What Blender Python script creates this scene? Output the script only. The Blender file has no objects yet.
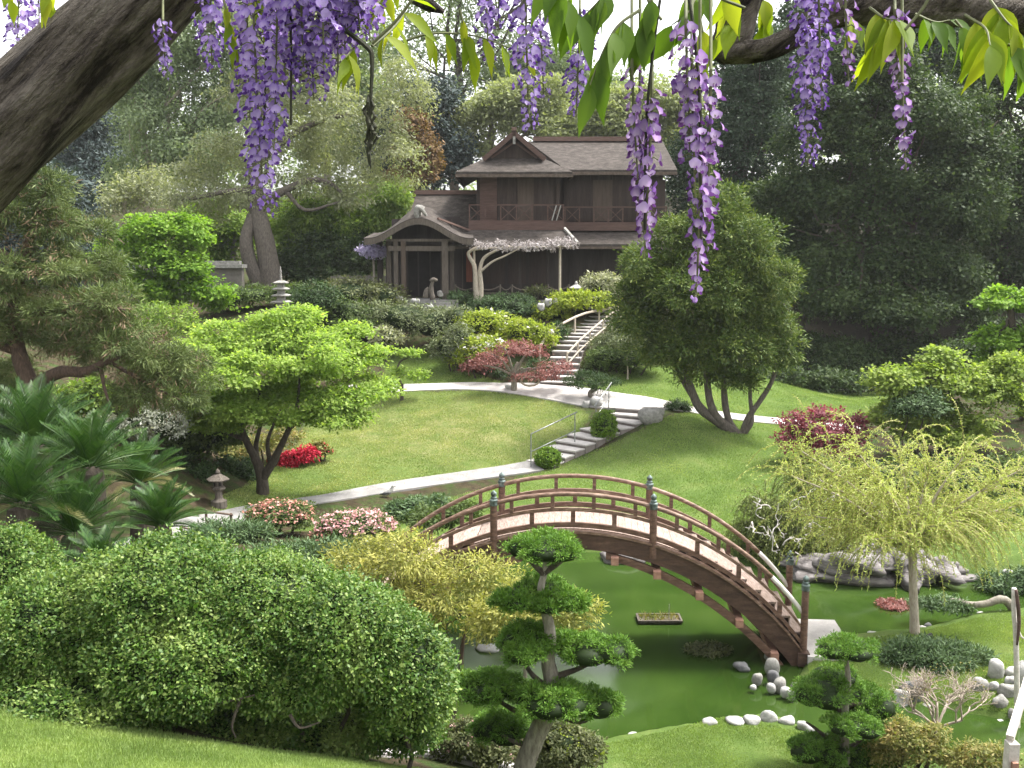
import bpy, math, random
import numpy as np

# ------------------------------------------------------------------ camera, sky, sun
sc = bpy.context.scene
COL = sc.collection
FPX, HORIZON, EYE = 1000.0, 250.0, 9.3
PITCH = math.atan((384 - HORIZON) / FPX)
cam_data = bpy.data.cameras.new('camera')
cam = bpy.data.objects.new('camera', cam_data)
COL.objects.link(cam)
cam_data.sensor_width = 36.0
cam_data.lens = FPX / 1024 * 36.0
cam_data.clip_start, cam_data.clip_end = 0.1, 3000
cam.location = (0, 0, EYE)
cam.rotation_euler = (math.pi / 2 - PITCH, 0, 0)
sc.camera = cam

SUN_EL, SUN_AZ = math.radians(60), math.radians(72)     # azimuth from +Y towards +X
world = bpy.data.worlds.new('World')
sc.world = world
world.use_nodes = True
wn = world.node_tree.nodes
wl = world.node_tree.links
wn.clear()
w_out = wn.new('ShaderNodeOutputWorld')
w_bg = wn.new('ShaderNodeBackground')
w_sky = wn.new('ShaderNodeTexSky')
w_sky.sky_type = 'NISHITA'
w_sky.sun_disc = False
w_sky.sun_elevation = SUN_EL
w_sky.sun_rotation = SUN_AZ
w_sky.air_density = 1.0
w_sky.dust_density = 4.0
w_sky.ozone_density = 1.0
w_hsv = wn.new('ShaderNodeHueSaturation')
w_hsv.inputs['Saturation'].default_value = 0.10
wl.new(w_sky.outputs[0], w_hsv.inputs['Color'])
wl.new(w_hsv.outputs[0], w_bg.inputs['Color'])
w_bg.inputs['Strength'].default_value = 0.15
wl.new(w_bg.outputs[0], w_out.inputs['Surface'])

sun_data = bpy.data.lights.new('sun', 'SUN')
sun = bpy.data.objects.new('sun', sun_data)
COL.objects.link(sun)
sun_data.energy = 2.25
sun_data.angle = math.radians(11.0)
sun_data.color = (1.0, 0.955, 0.88)
sun.rotation_euler = (math.pi / 2 - SUN_EL, 0, math.pi - SUN_AZ)
sun.location = (30, 30, 60)

sc.view_settings.view_transform = 'Standard'
sc.view_settings.look = 'None'
sc.view_settings.gamma = 1
sc.view_settings.use_curve_mapping = False
sc.view_settings.exposure = 1.85
sc.render.engine = 'CYCLES'
sc.cycles.max_bounces = 7
sc.cycles.diffuse_bounces = 3
sc.cycles.glossy_bounces = 3
sc.cycles.transmission_bounces = 4
sc.cycles.transparent_max_bounces = 6
sc.cycles.use_denoising = True
sc.cycles.sample_clamp_indirect = 6

R = math.radians
rng = np.random.default_rng(11)
random.seed(11)
CP, SP = math.cos(PITCH), math.sin(PITCH)


def P(px, py, d):
    """World point seen at photo pixel (px, py), d metres in front of the camera plane."""
    u, v = (px - 512) / FPX, (384 - py) / FPX
    y = CP + v * SP
    return np.array([u / y * d, d, EYE + (-SP + v * CP) / y * d])


# ------------------------------------------------------------------ object helpers
def link(o, parent=None):
    COL.objects.link(o)
    if parent is not None:
        o.parent = parent
    return o


def tag(o, label=None, cat=None, group=None, kind=None):
    if label: o['label'] = label
    if cat: o['category'] = cat
    if group: o['group'] = group
    if kind: o['kind'] = kind
    return o


def thing(name, label, cat, loc, group=None):
    o = bpy.data.objects.new(name, None)
    o.empty_display_size = 0.2
    link(o)
    o.location = tuple(float(c) for c in loc)
    return tag(o, label, cat, group)


def base_of(parent):
    p = np.zeros(3)
    while parent is not None:
        p = p + np.array(parent.location)
        parent = parent.parent
    return p


def mesh_obj(name, V, F, mats, parent=None, smooth=False, mi=None):
    """V (n,3) world coordinates; F list of faces or (m,k) index array."""
    V = np.asarray(V, dtype=np.float64) - base_of(parent)
    me = bpy.data.meshes.new(name)
    if isinstance(F, np.ndarray):
        m, k = F.shape
        me.vertices.add(len(V))
        me.vertices.foreach_set('co', V.astype(np.float32).ravel())
        me.loops.add(m * k)
        me.loops.foreach_set('vertex_index', F.astype(np.int32).ravel())
        me.polygons.add(m)
        me.polygons.foreach_set('loop_start', np.arange(0, m * k, k, dtype=np.int32))
        me.update(calc_edges=True)
    else:
        me.from_pydata([tuple(v) for v in V], [], F)
    if not isinstance(mats, (list, tuple)):
        mats = [mats]
    for m_ in mats:
        me.materials.append(m_)
    n = len(me.polygons)
    if smooth:
        me.polygons.foreach_set('use_smooth', np.ones(n, dtype=bool))
    if mi is not None:
        me.polygons.foreach_set('material_index', np.asarray(mi, dtype=np.int32))
    me.update()
    return link(bpy.data.objects.new(name, me), parent)


def copy_tree(o, parent=None):
    c = o.copy()
    link(c)
    if parent is not None:
        c.parent = parent
    for ch in list(o.children):
        copy_tree(ch, c)
    return c


def unit(v):
    v = np.asarray(v, float)
    return v / (np.linalg.norm(v, axis=-1, keepdims=True) + 1e-9)


class MB:
    """Collects shapes; build() links them as ONE mesh object."""
    def __init__(self):
        self.V, self.F, self.n, self.M = [], [], 0, []

    def add(self, V, F, mi=0):
        V = np.asarray(V, float)
        self.V.append(V)
        for f in F:
            self.F.append(tuple(int(i) + self.n for i in f))
            self.M.append(mi)
        self.n += len(V)
        return self

    def box(self, c, s, rz=0.0, mi=0, ax=None):
        hx, hy, hz = s[0] / 2, s[1] / 2, s[2] / 2
        v = np.array([[x, y, z] for z in (-hz, hz) for y in (-hy, hy) for x in (-hx, hx)])
        if ax is not None:
            v = v @ np.array(ax)
        elif rz:
            ca, sa = math.cos(rz), math.sin(rz)
            v = v @ np.array([[ca, sa, 0], [-sa, ca, 0], [0, 0, 1]])
        return self.add(v + np.asarray(c, float), [(0, 2, 3, 1), (4, 5, 7, 6), (0, 1, 5, 4), (2, 6, 7, 3), (0, 4, 6, 2), (1, 3, 7, 5)], mi)

    def bbox(self, a, b, mi=0):
        a, b = np.asarray(a, float), np.asarray(b, float)
        return self.box((a + b) / 2, np.abs(b - a), mi=mi)

    def bar(self, a, b, w, h, mi=0):
        """box bar from a to b, w wide sideways, h high"""
        a, b = np.asarray(a, float), np.asarray(b, float)
        d = b - a
        L = np.linalg.norm(d)
        d = d / L
        s = np.cross(d, [0, 0, 1.0])
        if np.linalg.norm(s) < 1e-4: s = np.array([1.0, 0, 0])
        s = unit(s)
        u = np.cross(s, d)
        return self.box((a + b) / 2, (L, w, h), ax=[d, s, u], mi=mi)

    def tube(self, pts, rad, seg=8, mi=0, bump=0.0, cap=True, sub=0):
        pts = np.asarray(pts, float)
        n = len(pts)
        rad = np.full(n, rad, float) if np.isscalar(rad) else np.asarray(rad, float)
        if sub:
            pts, rad = smooth_path(pts, sub, rad)
            n = len(pts)
        t = np.gradient(pts, axis=0)
        t = unit(t)
        up = np.array([0, 0, 1.0]) if abs(t[0][2]) < 0.9 else np.array([1.0, 0, 0])
        s = unit(np.cross(t[0], up))
        V = []
        for i in range(n):
            s = unit(s - t[i] * np.dot(s, t[i]))
            b = np.cross(t[i], s)
            for k in range(seg):
                a = 2 * math.pi * k / seg
                r = rad[i] * (1 + (bump * random.uniform(-1, 1) if bump else 0))
                V.append(pts[i] + (s * math.cos(a) + b * math.sin(a)) * r)
        F = []
        for i in range(n - 1):
            for k in range(seg):
                k2 = (k + 1) % seg
                F.append((i * seg + k, i * seg + k2, (i + 1) * seg + k2, (i + 1) * seg + k))
        if cap:
            F.append(tuple(range(seg - 1, -1, -1)))
            F.append(tuple((n - 1) * seg + k for k in range(seg)))
        return self.add(V, F, mi)

    def lathe(self, c, prof, seg=16, mi=0):
        V = []
        for r, z in prof:
            for k in range(seg):
                a = 2 * math.pi * k / seg
                V.append((c[0] + r * math.cos(a), c[1] + r * math.sin(a), c[2] + z))
        F = []
        for i in range(len(prof) - 1):
            for k in range(seg):
                k2 = (k + 1) % seg
                F.append((i * seg + k, i * seg + k2, (i + 1) * seg + k2, (i + 1) * seg + k))
        F.append(tuple(range(seg - 1, -1, -1)))
        F.append(tuple((len(prof) - 1) * seg + k for k in range(seg)))
        return self.add(V, F, mi)

    def slab(self, top, th, mi=0):
        """polygon (list of 3d points) given a thickness downwards"""
        n = len(top)
        t = np.asarray(top, float)
        b = t - np.array([0, 0, th])
        V = np.vstack([t, b])
        F = [tuple(range(n)), tuple(range(2 * n - 1, n - 1, -1))]
        for i in range(n):
            j = (i + 1) % n
            F.append((i, i + n, j + n, j))
        return self.add(V, F, mi)

    def build(self, name, mats, parent=None, smooth=False):
        return mesh_obj(name, np.vstack(self.V), self.F, mats, parent, smooth, self.M)


def smooth_path(pts, sub, extra=None):
    """Catmull-Rom through the points, sub steps per span."""
    pts = np.asarray(pts, float)
    n = len(pts)
    ext = np.vstack([2 * pts[0] - pts[1], pts, 2 * pts[-1] - pts[-2]])
    out, ex = [], []
    for i in range(n - 1):
        p0, p1, p2, p3 = ext[i:i + 4]
        for k in range(sub):
            t = k / sub
            out.append(0.5 * ((2 * p1) + (-p0 + p2) * t + (2 * p0 - 5 * p1 + 4 * p2 - p3) * t * t + (-p0 + 3 * p1 - 3 * p2 + p3) * t ** 3))
            if extra is not None: ex.append(extra[i] * (1 - t) + extra[i + 1] * t)
    out.append(pts[-1])
    if extra is not None:
        ex.append(extra[-1])
        return np.array(out), np.array(ex)
    return np.array(out)


# ------------------------------------------------------------------ materials
MATS = {}


def new_mat(name):
    m = bpy.data.materials.new(name)
    m.use_nodes = True
    nt = m.node_tree
    nt.nodes.clear()
    out = nt.nodes.new('ShaderNodeOutputMaterial')
    MATS[name] = m
    return m, nt, out


def ramp(nt, fac, stops):
    r = nt.nodes.new('ShaderNodeValToRGB')
    e = r.color_ramp.elements
    while len(e) < len(stops): e.new(0.5)
    for el, (p, c) in zip(e, stops):
        el.position = p
        el.color = (c[0], c[1], c[2], 1)
    nt.links.new(fac, r.inputs[0])
    return r.outputs[0]


def noise(nt, scale, detail=4, rough=0.6, vec=None, stretch=None):
    n = nt.nodes.new('ShaderNodeTexNoise')
    n.inputs['Scale'].default_value = scale
    n.inputs['Detail'].default_value = detail
    n.inputs['Roughness'].default_value = rough
    tc = nt.nodes.new('ShaderNodeTexCoord')
    src = tc.outputs['Object']
    if stretch:
        mp = nt.nodes.new('ShaderNodeMapping')
        mp.inputs['Scale'].default_value = stretch
        nt.links.new(src, mp.inputs[0])
        src = mp.outputs[0]
    nt.links.new(src, n.inputs['Vector'])
    return n.outputs['Fac']


def mixc(nt, fac, a, b, mode='MIX'):
    m = nt.nodes.new('ShaderNodeMix')
    m.data_type = 'RGBA'
    m.blend_type = mode
    for sock, val in ((m.inputs[0], fac), (m.inputs[6], a), (m.inputs[7], b)):
        if isinstance(val, (int, float)): sock.default_value = val
        elif isinstance(val, tuple): sock.default_value = (*val[:3], 1)
        else: nt.links.new(val, sock)
    return m.outputs[2]


def surf_mat(name, stops, scale=5, rough=0.8, bump=0.3, bump_scale=None, stretch=None, fine=None, metallic=0.0, spec=0.3, detail=5):
    """noise-mottled solid surface"""
    m, nt, out = new_mat(name)
    bs = nt.nodes.new('ShaderNodeBsdfPrincipled')
    n1 = noise(nt, scale, detail, 0.65, stretch=stretch)
    c = ramp(nt, n1, stops)
    if fine:
        n2 = noise(nt, fine[0], 3, 0.7, stretch=stretch)
        c = mixc(nt, fine[1], c, ramp(nt, n2, [(0.3, (0.25, 0.25, 0.25)), (0.7, (1, 1, 1))]), 'MULTIPLY')
    nt.links.new(c, bs.inputs['Base Color'])
    bs.inputs['Roughness'].default_value = rough
    bs.inputs['Metallic'].default_value = metallic
    bs.inputs['Specular IOR Level'].default_value = spec
    if bump:
        b = nt.nodes.new('ShaderNodeBump')
        b.inputs['Strength'].default_value = bump
        b.inputs['Distance'].default_value = 0.05
        nt.links.new(noise(nt, bump_scale or scale * 4, 5, 0.7, stretch=stretch), b.inputs['Height'])
        nt.links.new(b.outputs[0], bs.inputs['Normal'])
    nt.links.new(bs.outputs[0], out.inputs[0])
    return m


def leaf_mat(name, dark, mid, light, transl=0.35, tcol=None, nscale=1.2, rough=0.6, spec=0.2, namt=0.45, heart=None):
    """leaf colour differs from leaf to leaf and from clump to clump"""
    m, nt, out = new_mat(name)
    g = nt.nodes.new('ShaderNodeNewGeometry')
    c = ramp(nt, g.outputs['Random Per Island'], [(0.05, dark), (0.5, mid), (0.97, light)])
    n1 = noise(nt, nscale, 3, 0.6)
    c2 = ramp(nt, n1, [(0.35, dark), (0.55, mid), (0.72, light)])
    c = mixc(nt, namt, c, c2)
    if heart:      # pale heart of the petal
        at = nt.nodes.new('ShaderNodeAttribute'); at.attribute_name = 'petal'
        c = mixc(nt, at.outputs['Fac'], heart, c)
    bs = nt.nodes.new('ShaderNodeBsdfPrincipled')
    nt.links.new(c, bs.inputs['Base Color'])
    bs.inputs['Roughness'].default_value = rough
    bs.inputs['Specular IOR Level'].default_value = spec
    tr = nt.nodes.new('ShaderNodeBsdfTranslucent')
    tc = mixc(nt, 1.0, c, tcol or (1.5, 1.6, 0.7), 'MULTIPLY')
    nt.links.new(tc, tr.inputs[0])
    mx = nt.nodes.new('ShaderNodeMixShader')
    mx.inputs[0].default_value = transl
    nt.links.new(bs.outputs[0], mx.inputs[1])
    nt.links.new(tr.outputs[0], mx.inputs[2])
    nt.links.new(mx.outputs[0], out.inputs[0])
    return m


bark_dark = surf_mat('bark_dark', [(0.3, (0.035, 0.027, 0.02)), (0.7, (0.11, 0.09, 0.07))], 6, 0.9, 0.7, stretch=(3, 3, 0.7))
bark_grey = surf_mat('bark_grey', [(0.3, (0.13, 0.11, 0.09)), (0.7, (0.34, 0.31, 0.26))], 7, 0.9, 0.6, stretch=(3, 3, 0.8))
bark_pale = surf_mat('bark_pale', [(0.3, (0.28, 0.23, 0.18)), (0.7, (0.55, 0.49, 0.40))], 8, 0.85, 0.5, stretch=(3, 3, 0.8))
bark_red = surf_mat('bark_red', [(0.3, (0.045, 0.030, 0.022)), (0.7, (0.14, 0.095, 0.07))], 7, 0.9, 0.6, stretch=(3, 3, 0.8))
twig_white = surf_mat('twig_white', [(0.3, (0.42, 0.38, 0.34)), (0.7, (0.68, 0.64, 0.6))], 9, 0.85, 0.4)
stone_grey = surf_mat('stone_grey', [(0.3, (0.16, 0.155, 0.14)), (0.5, (0.28, 0.27, 0.25)), (0.75, (0.42, 0.41, 0.38))], 6, 0.9, 0.5, fine=(40, 0.35))
stone_dark = surf_mat('stone_dark', [(0.3, (0.07, 0.07, 0.075)), (0.7, (0.22, 0.22, 0.22))], 5, 0.75, 0.4, fine=(40, 0.3))
stone_pale = surf_mat('stone_pale', [(0.25, (0.24, 0.235, 0.225)), (0.55, (0.42, 0.41, 0.395)), (0.8, (0.55, 0.54, 0.52))], 4, 0.85, 0.35, fine=(30, 0.25))
rock_band = surf_mat('rock_band', [(0.32, (0.035, 0.031, 0.030)), (0.45, (0.15, 0.135, 0.13)), (0.58, (0.26, 0.24, 0.235)), (0.72, (0.38, 0.355, 0.35))], 2.6, 0.9, 1.0, bump_scale=6, stretch=(0.45, 0.45, 3.4), fine=(16, 0.5), detail=8)
bark_mid = surf_mat('bark_mid', [(0.3, (0.06, 0.05, 0.042)), (0.7, (0.18, 0.155, 0.13))], 7, 0.9, 0.7, stretch=(3, 3, 0.7))
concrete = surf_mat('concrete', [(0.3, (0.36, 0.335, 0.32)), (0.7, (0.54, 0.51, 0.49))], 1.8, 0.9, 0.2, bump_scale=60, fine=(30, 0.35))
concrete_riser = surf_mat('concrete_riser', [(0.3, (0.11, 0.095, 0.085)), (0.7, (0.20, 0.175, 0.16))], 3, 0.9, 0.2, bump_scale=60)  # darker copy of the concrete, shade of the upright faces in its colour
steel = surf_mat('steel', [(0.3, (0.20, 0.21, 0.21)), (0.7, (0.34, 0.35, 0.34))], 8, 0.45, 0.1, metallic=0.6)
black_metal = surf_mat('black_metal', [(0.3, (0.012, 0.012, 0.012)), (0.7, (0.03, 0.03, 0.03))], 8, 0.5, 0.1)

# ------------------------------------------------------------------ terrain
CTRL_PX = [  # photo pixel + distance of ground one can see
    (0, 768, 8.5), (300, 768, 9.6), (0, 715, 10.5), (120, 728, 10.7), (250, 748, 11.0), (380, 768, 11.5),
    (400, 752, 14.5), (460, 758, 14.6), (535, 792, 13.4), (690, 762, 16.7), (700, 790, 15.6), (790, 775, 16.4), (860, 790, 16.2),
    (700, 520, 32), (620, 530, 31), (500, 510, 32.5), (560, 490, 34.3), (530, 468, 37.2), (450, 478, 35.8), (700, 450, 38.3), (760, 500, 33.5),
    (565, 450, 39), (595, 437, 40.3), (625, 425, 41.3), (640, 407, 42.8),
    (602, 447, 39.2), (625, 437, 39.6), (650, 424, 40.4), (672, 415, 41.4), (575, 462, 37.8),
    (400, 388, 46.5), (480, 388, 46), (560, 395, 44.8), (650, 402, 43.6), (710, 412, 43.2), (790, 422, 43),
    (450, 420, 42), (400, 450, 38.5), (350, 480, 34.8), (300, 500, 32), (200, 528, 28.3), (262, 494, 33.2), (330, 440, 40), (300, 425, 43), (500, 440, 39.6), (540, 420, 42),
    (430, 360, 50), (400, 350, 51.5), (553, 382, 46.5), (567, 345, 50), (600, 318, 54),
    (620, 380, 47), (700, 375, 49), (800, 392, 48.5), (850, 400, 49), (740, 432, 40.8), (790, 460, 37.5),
    (385, 295, 57), (470, 294, 57), (560, 296, 57), (660, 297, 57),
    (280, 318, 49), (200, 330, 50), (100, 560, 20), (0, 560, 20), (200, 462, 33.5), (222, 500, 30.5), (0, 470, 27),
    (900, 640, 22.4), (980, 660, 21.2), (840, 650, 21.8),
    (300, 555, 24), (240, 540, 25.5), (350, 545, 26.5),
]
CTRL_XYZ = [(0, 0, 7.6), (-6, 0, 7.7), (6, 0, 7.3), (-8, 8, 5.3), (5, 8, 3.9), (3, 10, 2.9), (10, 8, 3.2), (8, 13, 1.2), (12, 17, 0.8), (16, 22, 0.7),
            (12, 33, 0.9), (15, 38, 1.6), (19, 45, 2.3), (15, 55, 2.6), (25, 60, 4.2), (20, 75, 8), (0, 62, 6.8), (-8, 62, 6.9), (8, 62, 6.8),
            (0, 80, 8.0), (-30, 80, 9), (-30, 55, 7.2), (-20, 40, 5.2), (-14, 28, 4.2), (-10, 15, 4.6), (-16, 18, 5), (30, 30, 2.5), (30, 12, 3),
            (-4.5, 18.5, 1.6), (-6, 14.5, 3.4), (-2.5, 17, 1.2)]
for xx in (-90, -45, 0, 45, 90):
    CTRL_XYZ.append((xx, 130, 17))
CTRL_XYZ += [(-90, 60, 11), (90, 60, 9), (-90, 10, 9), (90, 10, 7), (60, 100, 13), (-60, 100, 13)]
CT = np.array([P(*c) for c in CTRL_PX] + [list(c) for c in CTRL_XYZ], float)


def _tps(r2):
    return np.where(r2 > 1e-9, r2 * np.log(r2 + 1e-12), 0)


_n = len(CT)
_A = np.zeros((_n + 3, _n + 3))
_A[:_n, :_n] = _tps(((CT[:, None, :2] - CT[None, :, :2]) ** 2).sum(-1)) + np.eye(_n) * 0.08
_A[:_n, _n] = 1
_A[:_n, _n + 1:] = CT[:, :2]
_A[_n:, :_n] = _A[:_n, _n:].T
_W = np.linalg.solve(_A, np.concatenate([CT[:, 2], np.zeros(3)]))


def plane_px(px, py, z):
    """where the sight line of a photo pixel meets height z"""
    a = P(px, py, 1.0)
    d = (z - EYE) / (a[2] - EYE)
    return P(px, py, d)


POND_PX = [(470, 551), (530, 552), (600, 552), (690, 550), (745, 558), (800, 577), (850, 582), (905, 585), (965, 577), (1005, 586), (1060, 592), (1140, 600),
           (1140, 615), (1060, 612), (1000, 617), (960, 622), (915, 633), (870, 638), (832, 642), (812, 655), (798, 682), (806, 700), (850, 704), (890, 703), (930, 704), (965, 712), (1024, 722), (1140, 730),
           (1140, 752), (1030, 752), (960, 765), (900, 762), (850, 752), (815, 735), (770, 716), (730, 721), (680, 729), (600, 746), (520, 744), (455, 738), (410, 705), (395, 670), (400, 620), (425, 575)]
POND = np.array([plane_px(a, b, 0.0)[:2] for a, b in POND_PX])


def poly_sd(x, y, poly):
    """signed distance to a polygon, negative inside"""
    best = np.full(x.shape, 1e9)
    inside = np.zeros(x.shape, bool)
    m = len(poly)
    for i in range(m):
        ax, ay = poly[i]
        bx, by = poly[(i + 1) % m]
        ex, ey = bx - ax, by - ay
        t = np.clip(((x - ax) * ex + (y - ay) * ey) / (ex * ex + ey * ey + 1e-12), 0, 1)
        dd = (x - ax - t * ex) ** 2 + (y - ay - t * ey) ** 2
        best = np.minimum(best, dd)
        c = ((ay > y) != (by > y)) & (x < ex * (y - ay) / (ey if abs(ey) > 1e-12 else 1e-12) + ax)
        inside ^= c
    d = np.sqrt(best)
    return np.where(inside, -d, d)


def height(x, y):
    x = np.asarray(x, float)
    y = np.asarray(y, float)
    shp = x.shape
    xf, yf = np.clip(x.ravel(), -100, 100), np.clip(y.ravel(), 0, 135)
    h = np.empty(xf.shape)
    for s in range(0, len(xf), 20000):
        a, b = xf[s:s + 20000], yf[s:s + 20000]
        h[s:s + 20000] = _tps((a[:, None] - CT[None, :, 0]) ** 2 + (b[:, None] - CT[None, :, 1]) ** 2) @ _W[:_n] + _W[_n] + _W[_n + 1] * a + _W[_n + 2] * b
    near = (xf > -10) & (xf < 30) & (yf > 12) & (yf < 42)
    if near.any():
        sd = poly_sd(xf[near], yf[near], POND)
        hn = np.maximum(h[near], 0.13)
        out = np.minimum(hn, 0.07 + np.maximum(sd, 0) * 0.75)
        ins = 0.07 + sd * 1.6
        h[near] = np.where(sd > 0, out, np.maximum(ins, -0.9))
    return h.reshape(shp)


def hz(x, y):
    return float(height(np.array([x]), np.array([y]))[0])


_DD = np.arange(2.5, 125, 0.06)


def G(px, py):
    """ground point seen at a photo pixel"""
    a = P(px, py, 1.0)
    X, Y, Z = a[0] * _DD, _DD, EYE + (a[2] - EYE) * _DD
    below = np.nonzero(Z < height(X, Y))[0]
    i = below[0] if len(below) else len(_DD) - 1
    return np.array([X[i], Y[i], hz(X[i], Y[i])])


def ground_at(px, d):
    """ground point at distance d in the column of photo pixel px"""
    x = (px - 512) / FPX * d
    for _ in range(3):
        z = hz(x, d)
        r = (z - EYE) / d
        v = (r * CP + SP) / (CP - r * SP)
        x = (px - 512) / FPX / (CP + v * SP) * d
    return np.array([x, d, hz(x, d)])


def Gpoly(pts):
    return np.array([G(*p)[:2] for p in pts])


LAWN_POLYS = [Gpoly(p) for p in (
    [(212, 508), (262, 470), (300, 445), (305, 428), (340, 415), (400, 391), (480, 391), (520, 396), (560, 400), (588, 415), (577, 437), (535, 468), (400, 485), (300, 500), (225, 520)],
    [(385, 387), (388, 352), (430, 345), (447, 366), (500, 383), (480, 388), (400, 388)],
    [(290, 532), (400, 508), (530, 476), (600, 450), (640, 432), (700, 413), (760, 422), (800, 428), (830, 470), (770, 545), (690, 551), (600, 552), (470, 552), (400, 545)],
    [(575, 384), (620, 368), (680, 366), (760, 372), (900, 390), (860, 420), (790, 420), (700, 410), (640, 400)],
    [(930, 565), (1100, 600), (1150, 470), (960, 490), (890, 520), (780, 560), (760, 540)],
    [(590, 748), (730, 718), (800, 735), (860, 760), (870, 830), (560, 830)],
)]
LAWN_POLYS.append(np.array([plane_px(a, b, 0.2)[:2] for a, b in [(812, 662), (832, 646), (870, 642), (915, 637), (1000, 620), (1100, 612), (1100, 720), (1024, 716), (965, 708), (890, 698), (815, 694)]]))
NEAR_LAWN = np.vstack([Gpoly([(-200, 703), (0, 712), (100, 726), (250, 750), (380, 767), (480, 764), (520, 768)]), [[0.6, 11], [1.2, 6], [2.5, 1.0], [-9, 1.0]]])
LAWN_POLYS.append(NEAR_LAWN)


def axis_lines(lo, hi, step, far, grow=1.35):
    a = list(np.arange(lo, hi + 1e-6, step))
    s = step
    while a[-1] < far[1]:
        s *= grow
        a.append(a[-1] + s)
    s = step
    while a[0] > far[0]:
        s *= grow
        a.insert(0, a[0] - s)
    return np.array(a)


gx = axis_lines(-24, 24, 0.2, (-900, 900))
gy = axis_lines(3, 58, 0.2, (-60, 1500))
GX, GY = np.meshgrid(gx, gy)
GZ = height(GX, GY)
small = 0.025 * np.sin(GX * 1.9 + GY * 0.7) * np.sin(GY * 1.3 - GX * 0.4)
TV = np.stack([GX.ravel(), GY.ravel(), (GZ + small).ravel()], 1)
nx_, ny_ = len(gx), len(gy)
ii = (np.arange(ny_ - 1)[:, None] * nx_ + np.arange(nx_ - 1)[None, :]).ravel()
TF = np.stack([ii, ii + 1, ii + 1 + nx_, ii + nx_], 1)

lawn_w = np.zeros(len(TV))
sel = (np.abs(TV[:, 0]) < 26) & (TV[:, 1] < 62)
wob = 0.07 * np.sin(TV[sel, 0] * 5 + TV[sel, 1] * 3.3) + 0.05 * np.sin(TV[sel, 1] * 9 - TV[sel, 0] * 4)
acc = np.zeros(sel.sum())
for poly in LAWN_POLYS:
    acc = np.maximum(acc, np.clip(0.5 - (poly_sd(TV[sel, 0], TV[sel, 1], poly) + wob) / 0.3, 0, 1))
_sd = poly_sd(TV[sel, 0], TV[sel, 1], POND)
_band = (_sd < 0.9) & (TV[sel, 0] > 1.4) & (TV[sel, 1] < 31.5)
acc = np.where(_band, 1.0, acc)
lawn_w[sel] = acc
dry_w = np.zeros(len(TV))
dry_c = G(440, 430)
dry_w[sel] = np.exp(-(((TV[sel, 0] - dry_c[0]) / 6.5) ** 2 + ((TV[sel, 1] - dry_c[1]) / 4.0) ** 2))


def ground_material():
    m, nt, out = new_mat('lawn_and_soil')
    bs = nt.nodes.new('ShaderNodeBsdfPrincipled')
    at = nt.nodes.new('ShaderNodeAttribute'); at.attribute_name = 'lawn'
    dr = nt.nodes.new('ShaderNodeAttribute'); dr.attribute_name = 'dry'
    green = ramp(nt, noise(nt, 0.9, 6, 0.7), [(0.3, (0.060, 0.105, 0.022)), (0.5, (0.095, 0.150, 0.037)), (0.72, (0.145, 0.185, 0.060))])
    tan = ramp(nt, noise(nt, 1.4, 6, 0.75), [(0.36, (0.085, 0.132, 0.034)), (0.5, (0.17, 0.18, 0.07)), (0.66, (0.255, 0.235, 0.12))])
    mm = nt.nodes.new('ShaderNodeMath'); mm.operation = 'MULTIPLY'; mm.inputs[1].default_value = 0.95
    nt.links.new(dr.outputs['Fac'], mm.inputs[0])
    g = mixc(nt, mm.outputs[0], green, tan)
    g = mixc(nt, 0.55, g, ramp(nt, noise(nt, 26, 4, 0.8), [(0.3, (0.42, 0.45, 0.4)), (0.7, (1.25, 1.2, 1.1))]), 'MULTIPLY')
    g = mixc(nt, 0.35, g, ramp(nt, noise(nt, 7, 4, 0.8), [(0.35, (0.55, 0.6, 0.5)), (0.65, (1.2, 1.15, 1.1))]), 'MULTIPLY')
    soil = ramp(nt, noise(nt, 3.5, 6, 0.75), [(0.3, (0.022, 0.017, 0.010)), (0.5, (0.045, 0.035, 0.020)), (0.7, (0.085, 0.060, 0.040))])
    weeds = ramp(nt, noise(nt, 1.3, 5, 0.7), [(0.45, (0, 0, 0)), (0.6, (1, 1, 1))])
    soil = mixc(nt, weeds, soil, ramp(nt, noise(nt, 14, 4, 0.8), [(0.35, (0.018, 0.035, 0.008)), (0.65, (0.055, 0.08, 0.022))]))
    hu = nt.nodes.new('ShaderNodeAttribute'); hu.attribute_name = 'oak_shade'
    soil = mixc(nt, hu.outputs['Fac'], soil, ramp(nt, noise(nt, 6, 6, .75), [(0.35, (0.008, 0.007, 0.004)), (0.65, (0.028, 0.024, 0.014))]))  # deep shade below the oaks painted in as darker soil
    c = mixc(nt, at.outputs['Fac'], soil, g)
    nt.links.new(c, bs.inputs['Base Color'])
    bs.inputs['Roughness'].default_value = 0.95
    bs.inputs['Specular IOR Level'].default_value = 0.1
    b = nt.nodes.new('ShaderNodeBump')
    b.inputs['Strength'].default_value = 0.7
    b.inputs['Distance'].default_value = 0.06
    nt.links.new(noise(nt, 22, 6, 0.8), b.inputs['Height'])
    nt.links.new(b.outputs[0], bs.inputs['Normal'])
    nt.links.new(bs.outputs[0], out.inputs[0])
    return m


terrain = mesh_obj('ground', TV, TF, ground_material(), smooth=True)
for nm, arr in (('lawn', lawn_w), ('dry', dry_w), ('oak_shade', np.clip((TV[:, 1] - 47) / 4, 0, 1) * np.clip((TV[:, 0] - 9) / 3, 0, 1))):  # last mask: where the oaks' shade is painted into the soil
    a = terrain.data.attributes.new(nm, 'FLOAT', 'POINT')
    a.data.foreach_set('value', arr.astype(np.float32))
tag(terrain, kind='structure')


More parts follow.
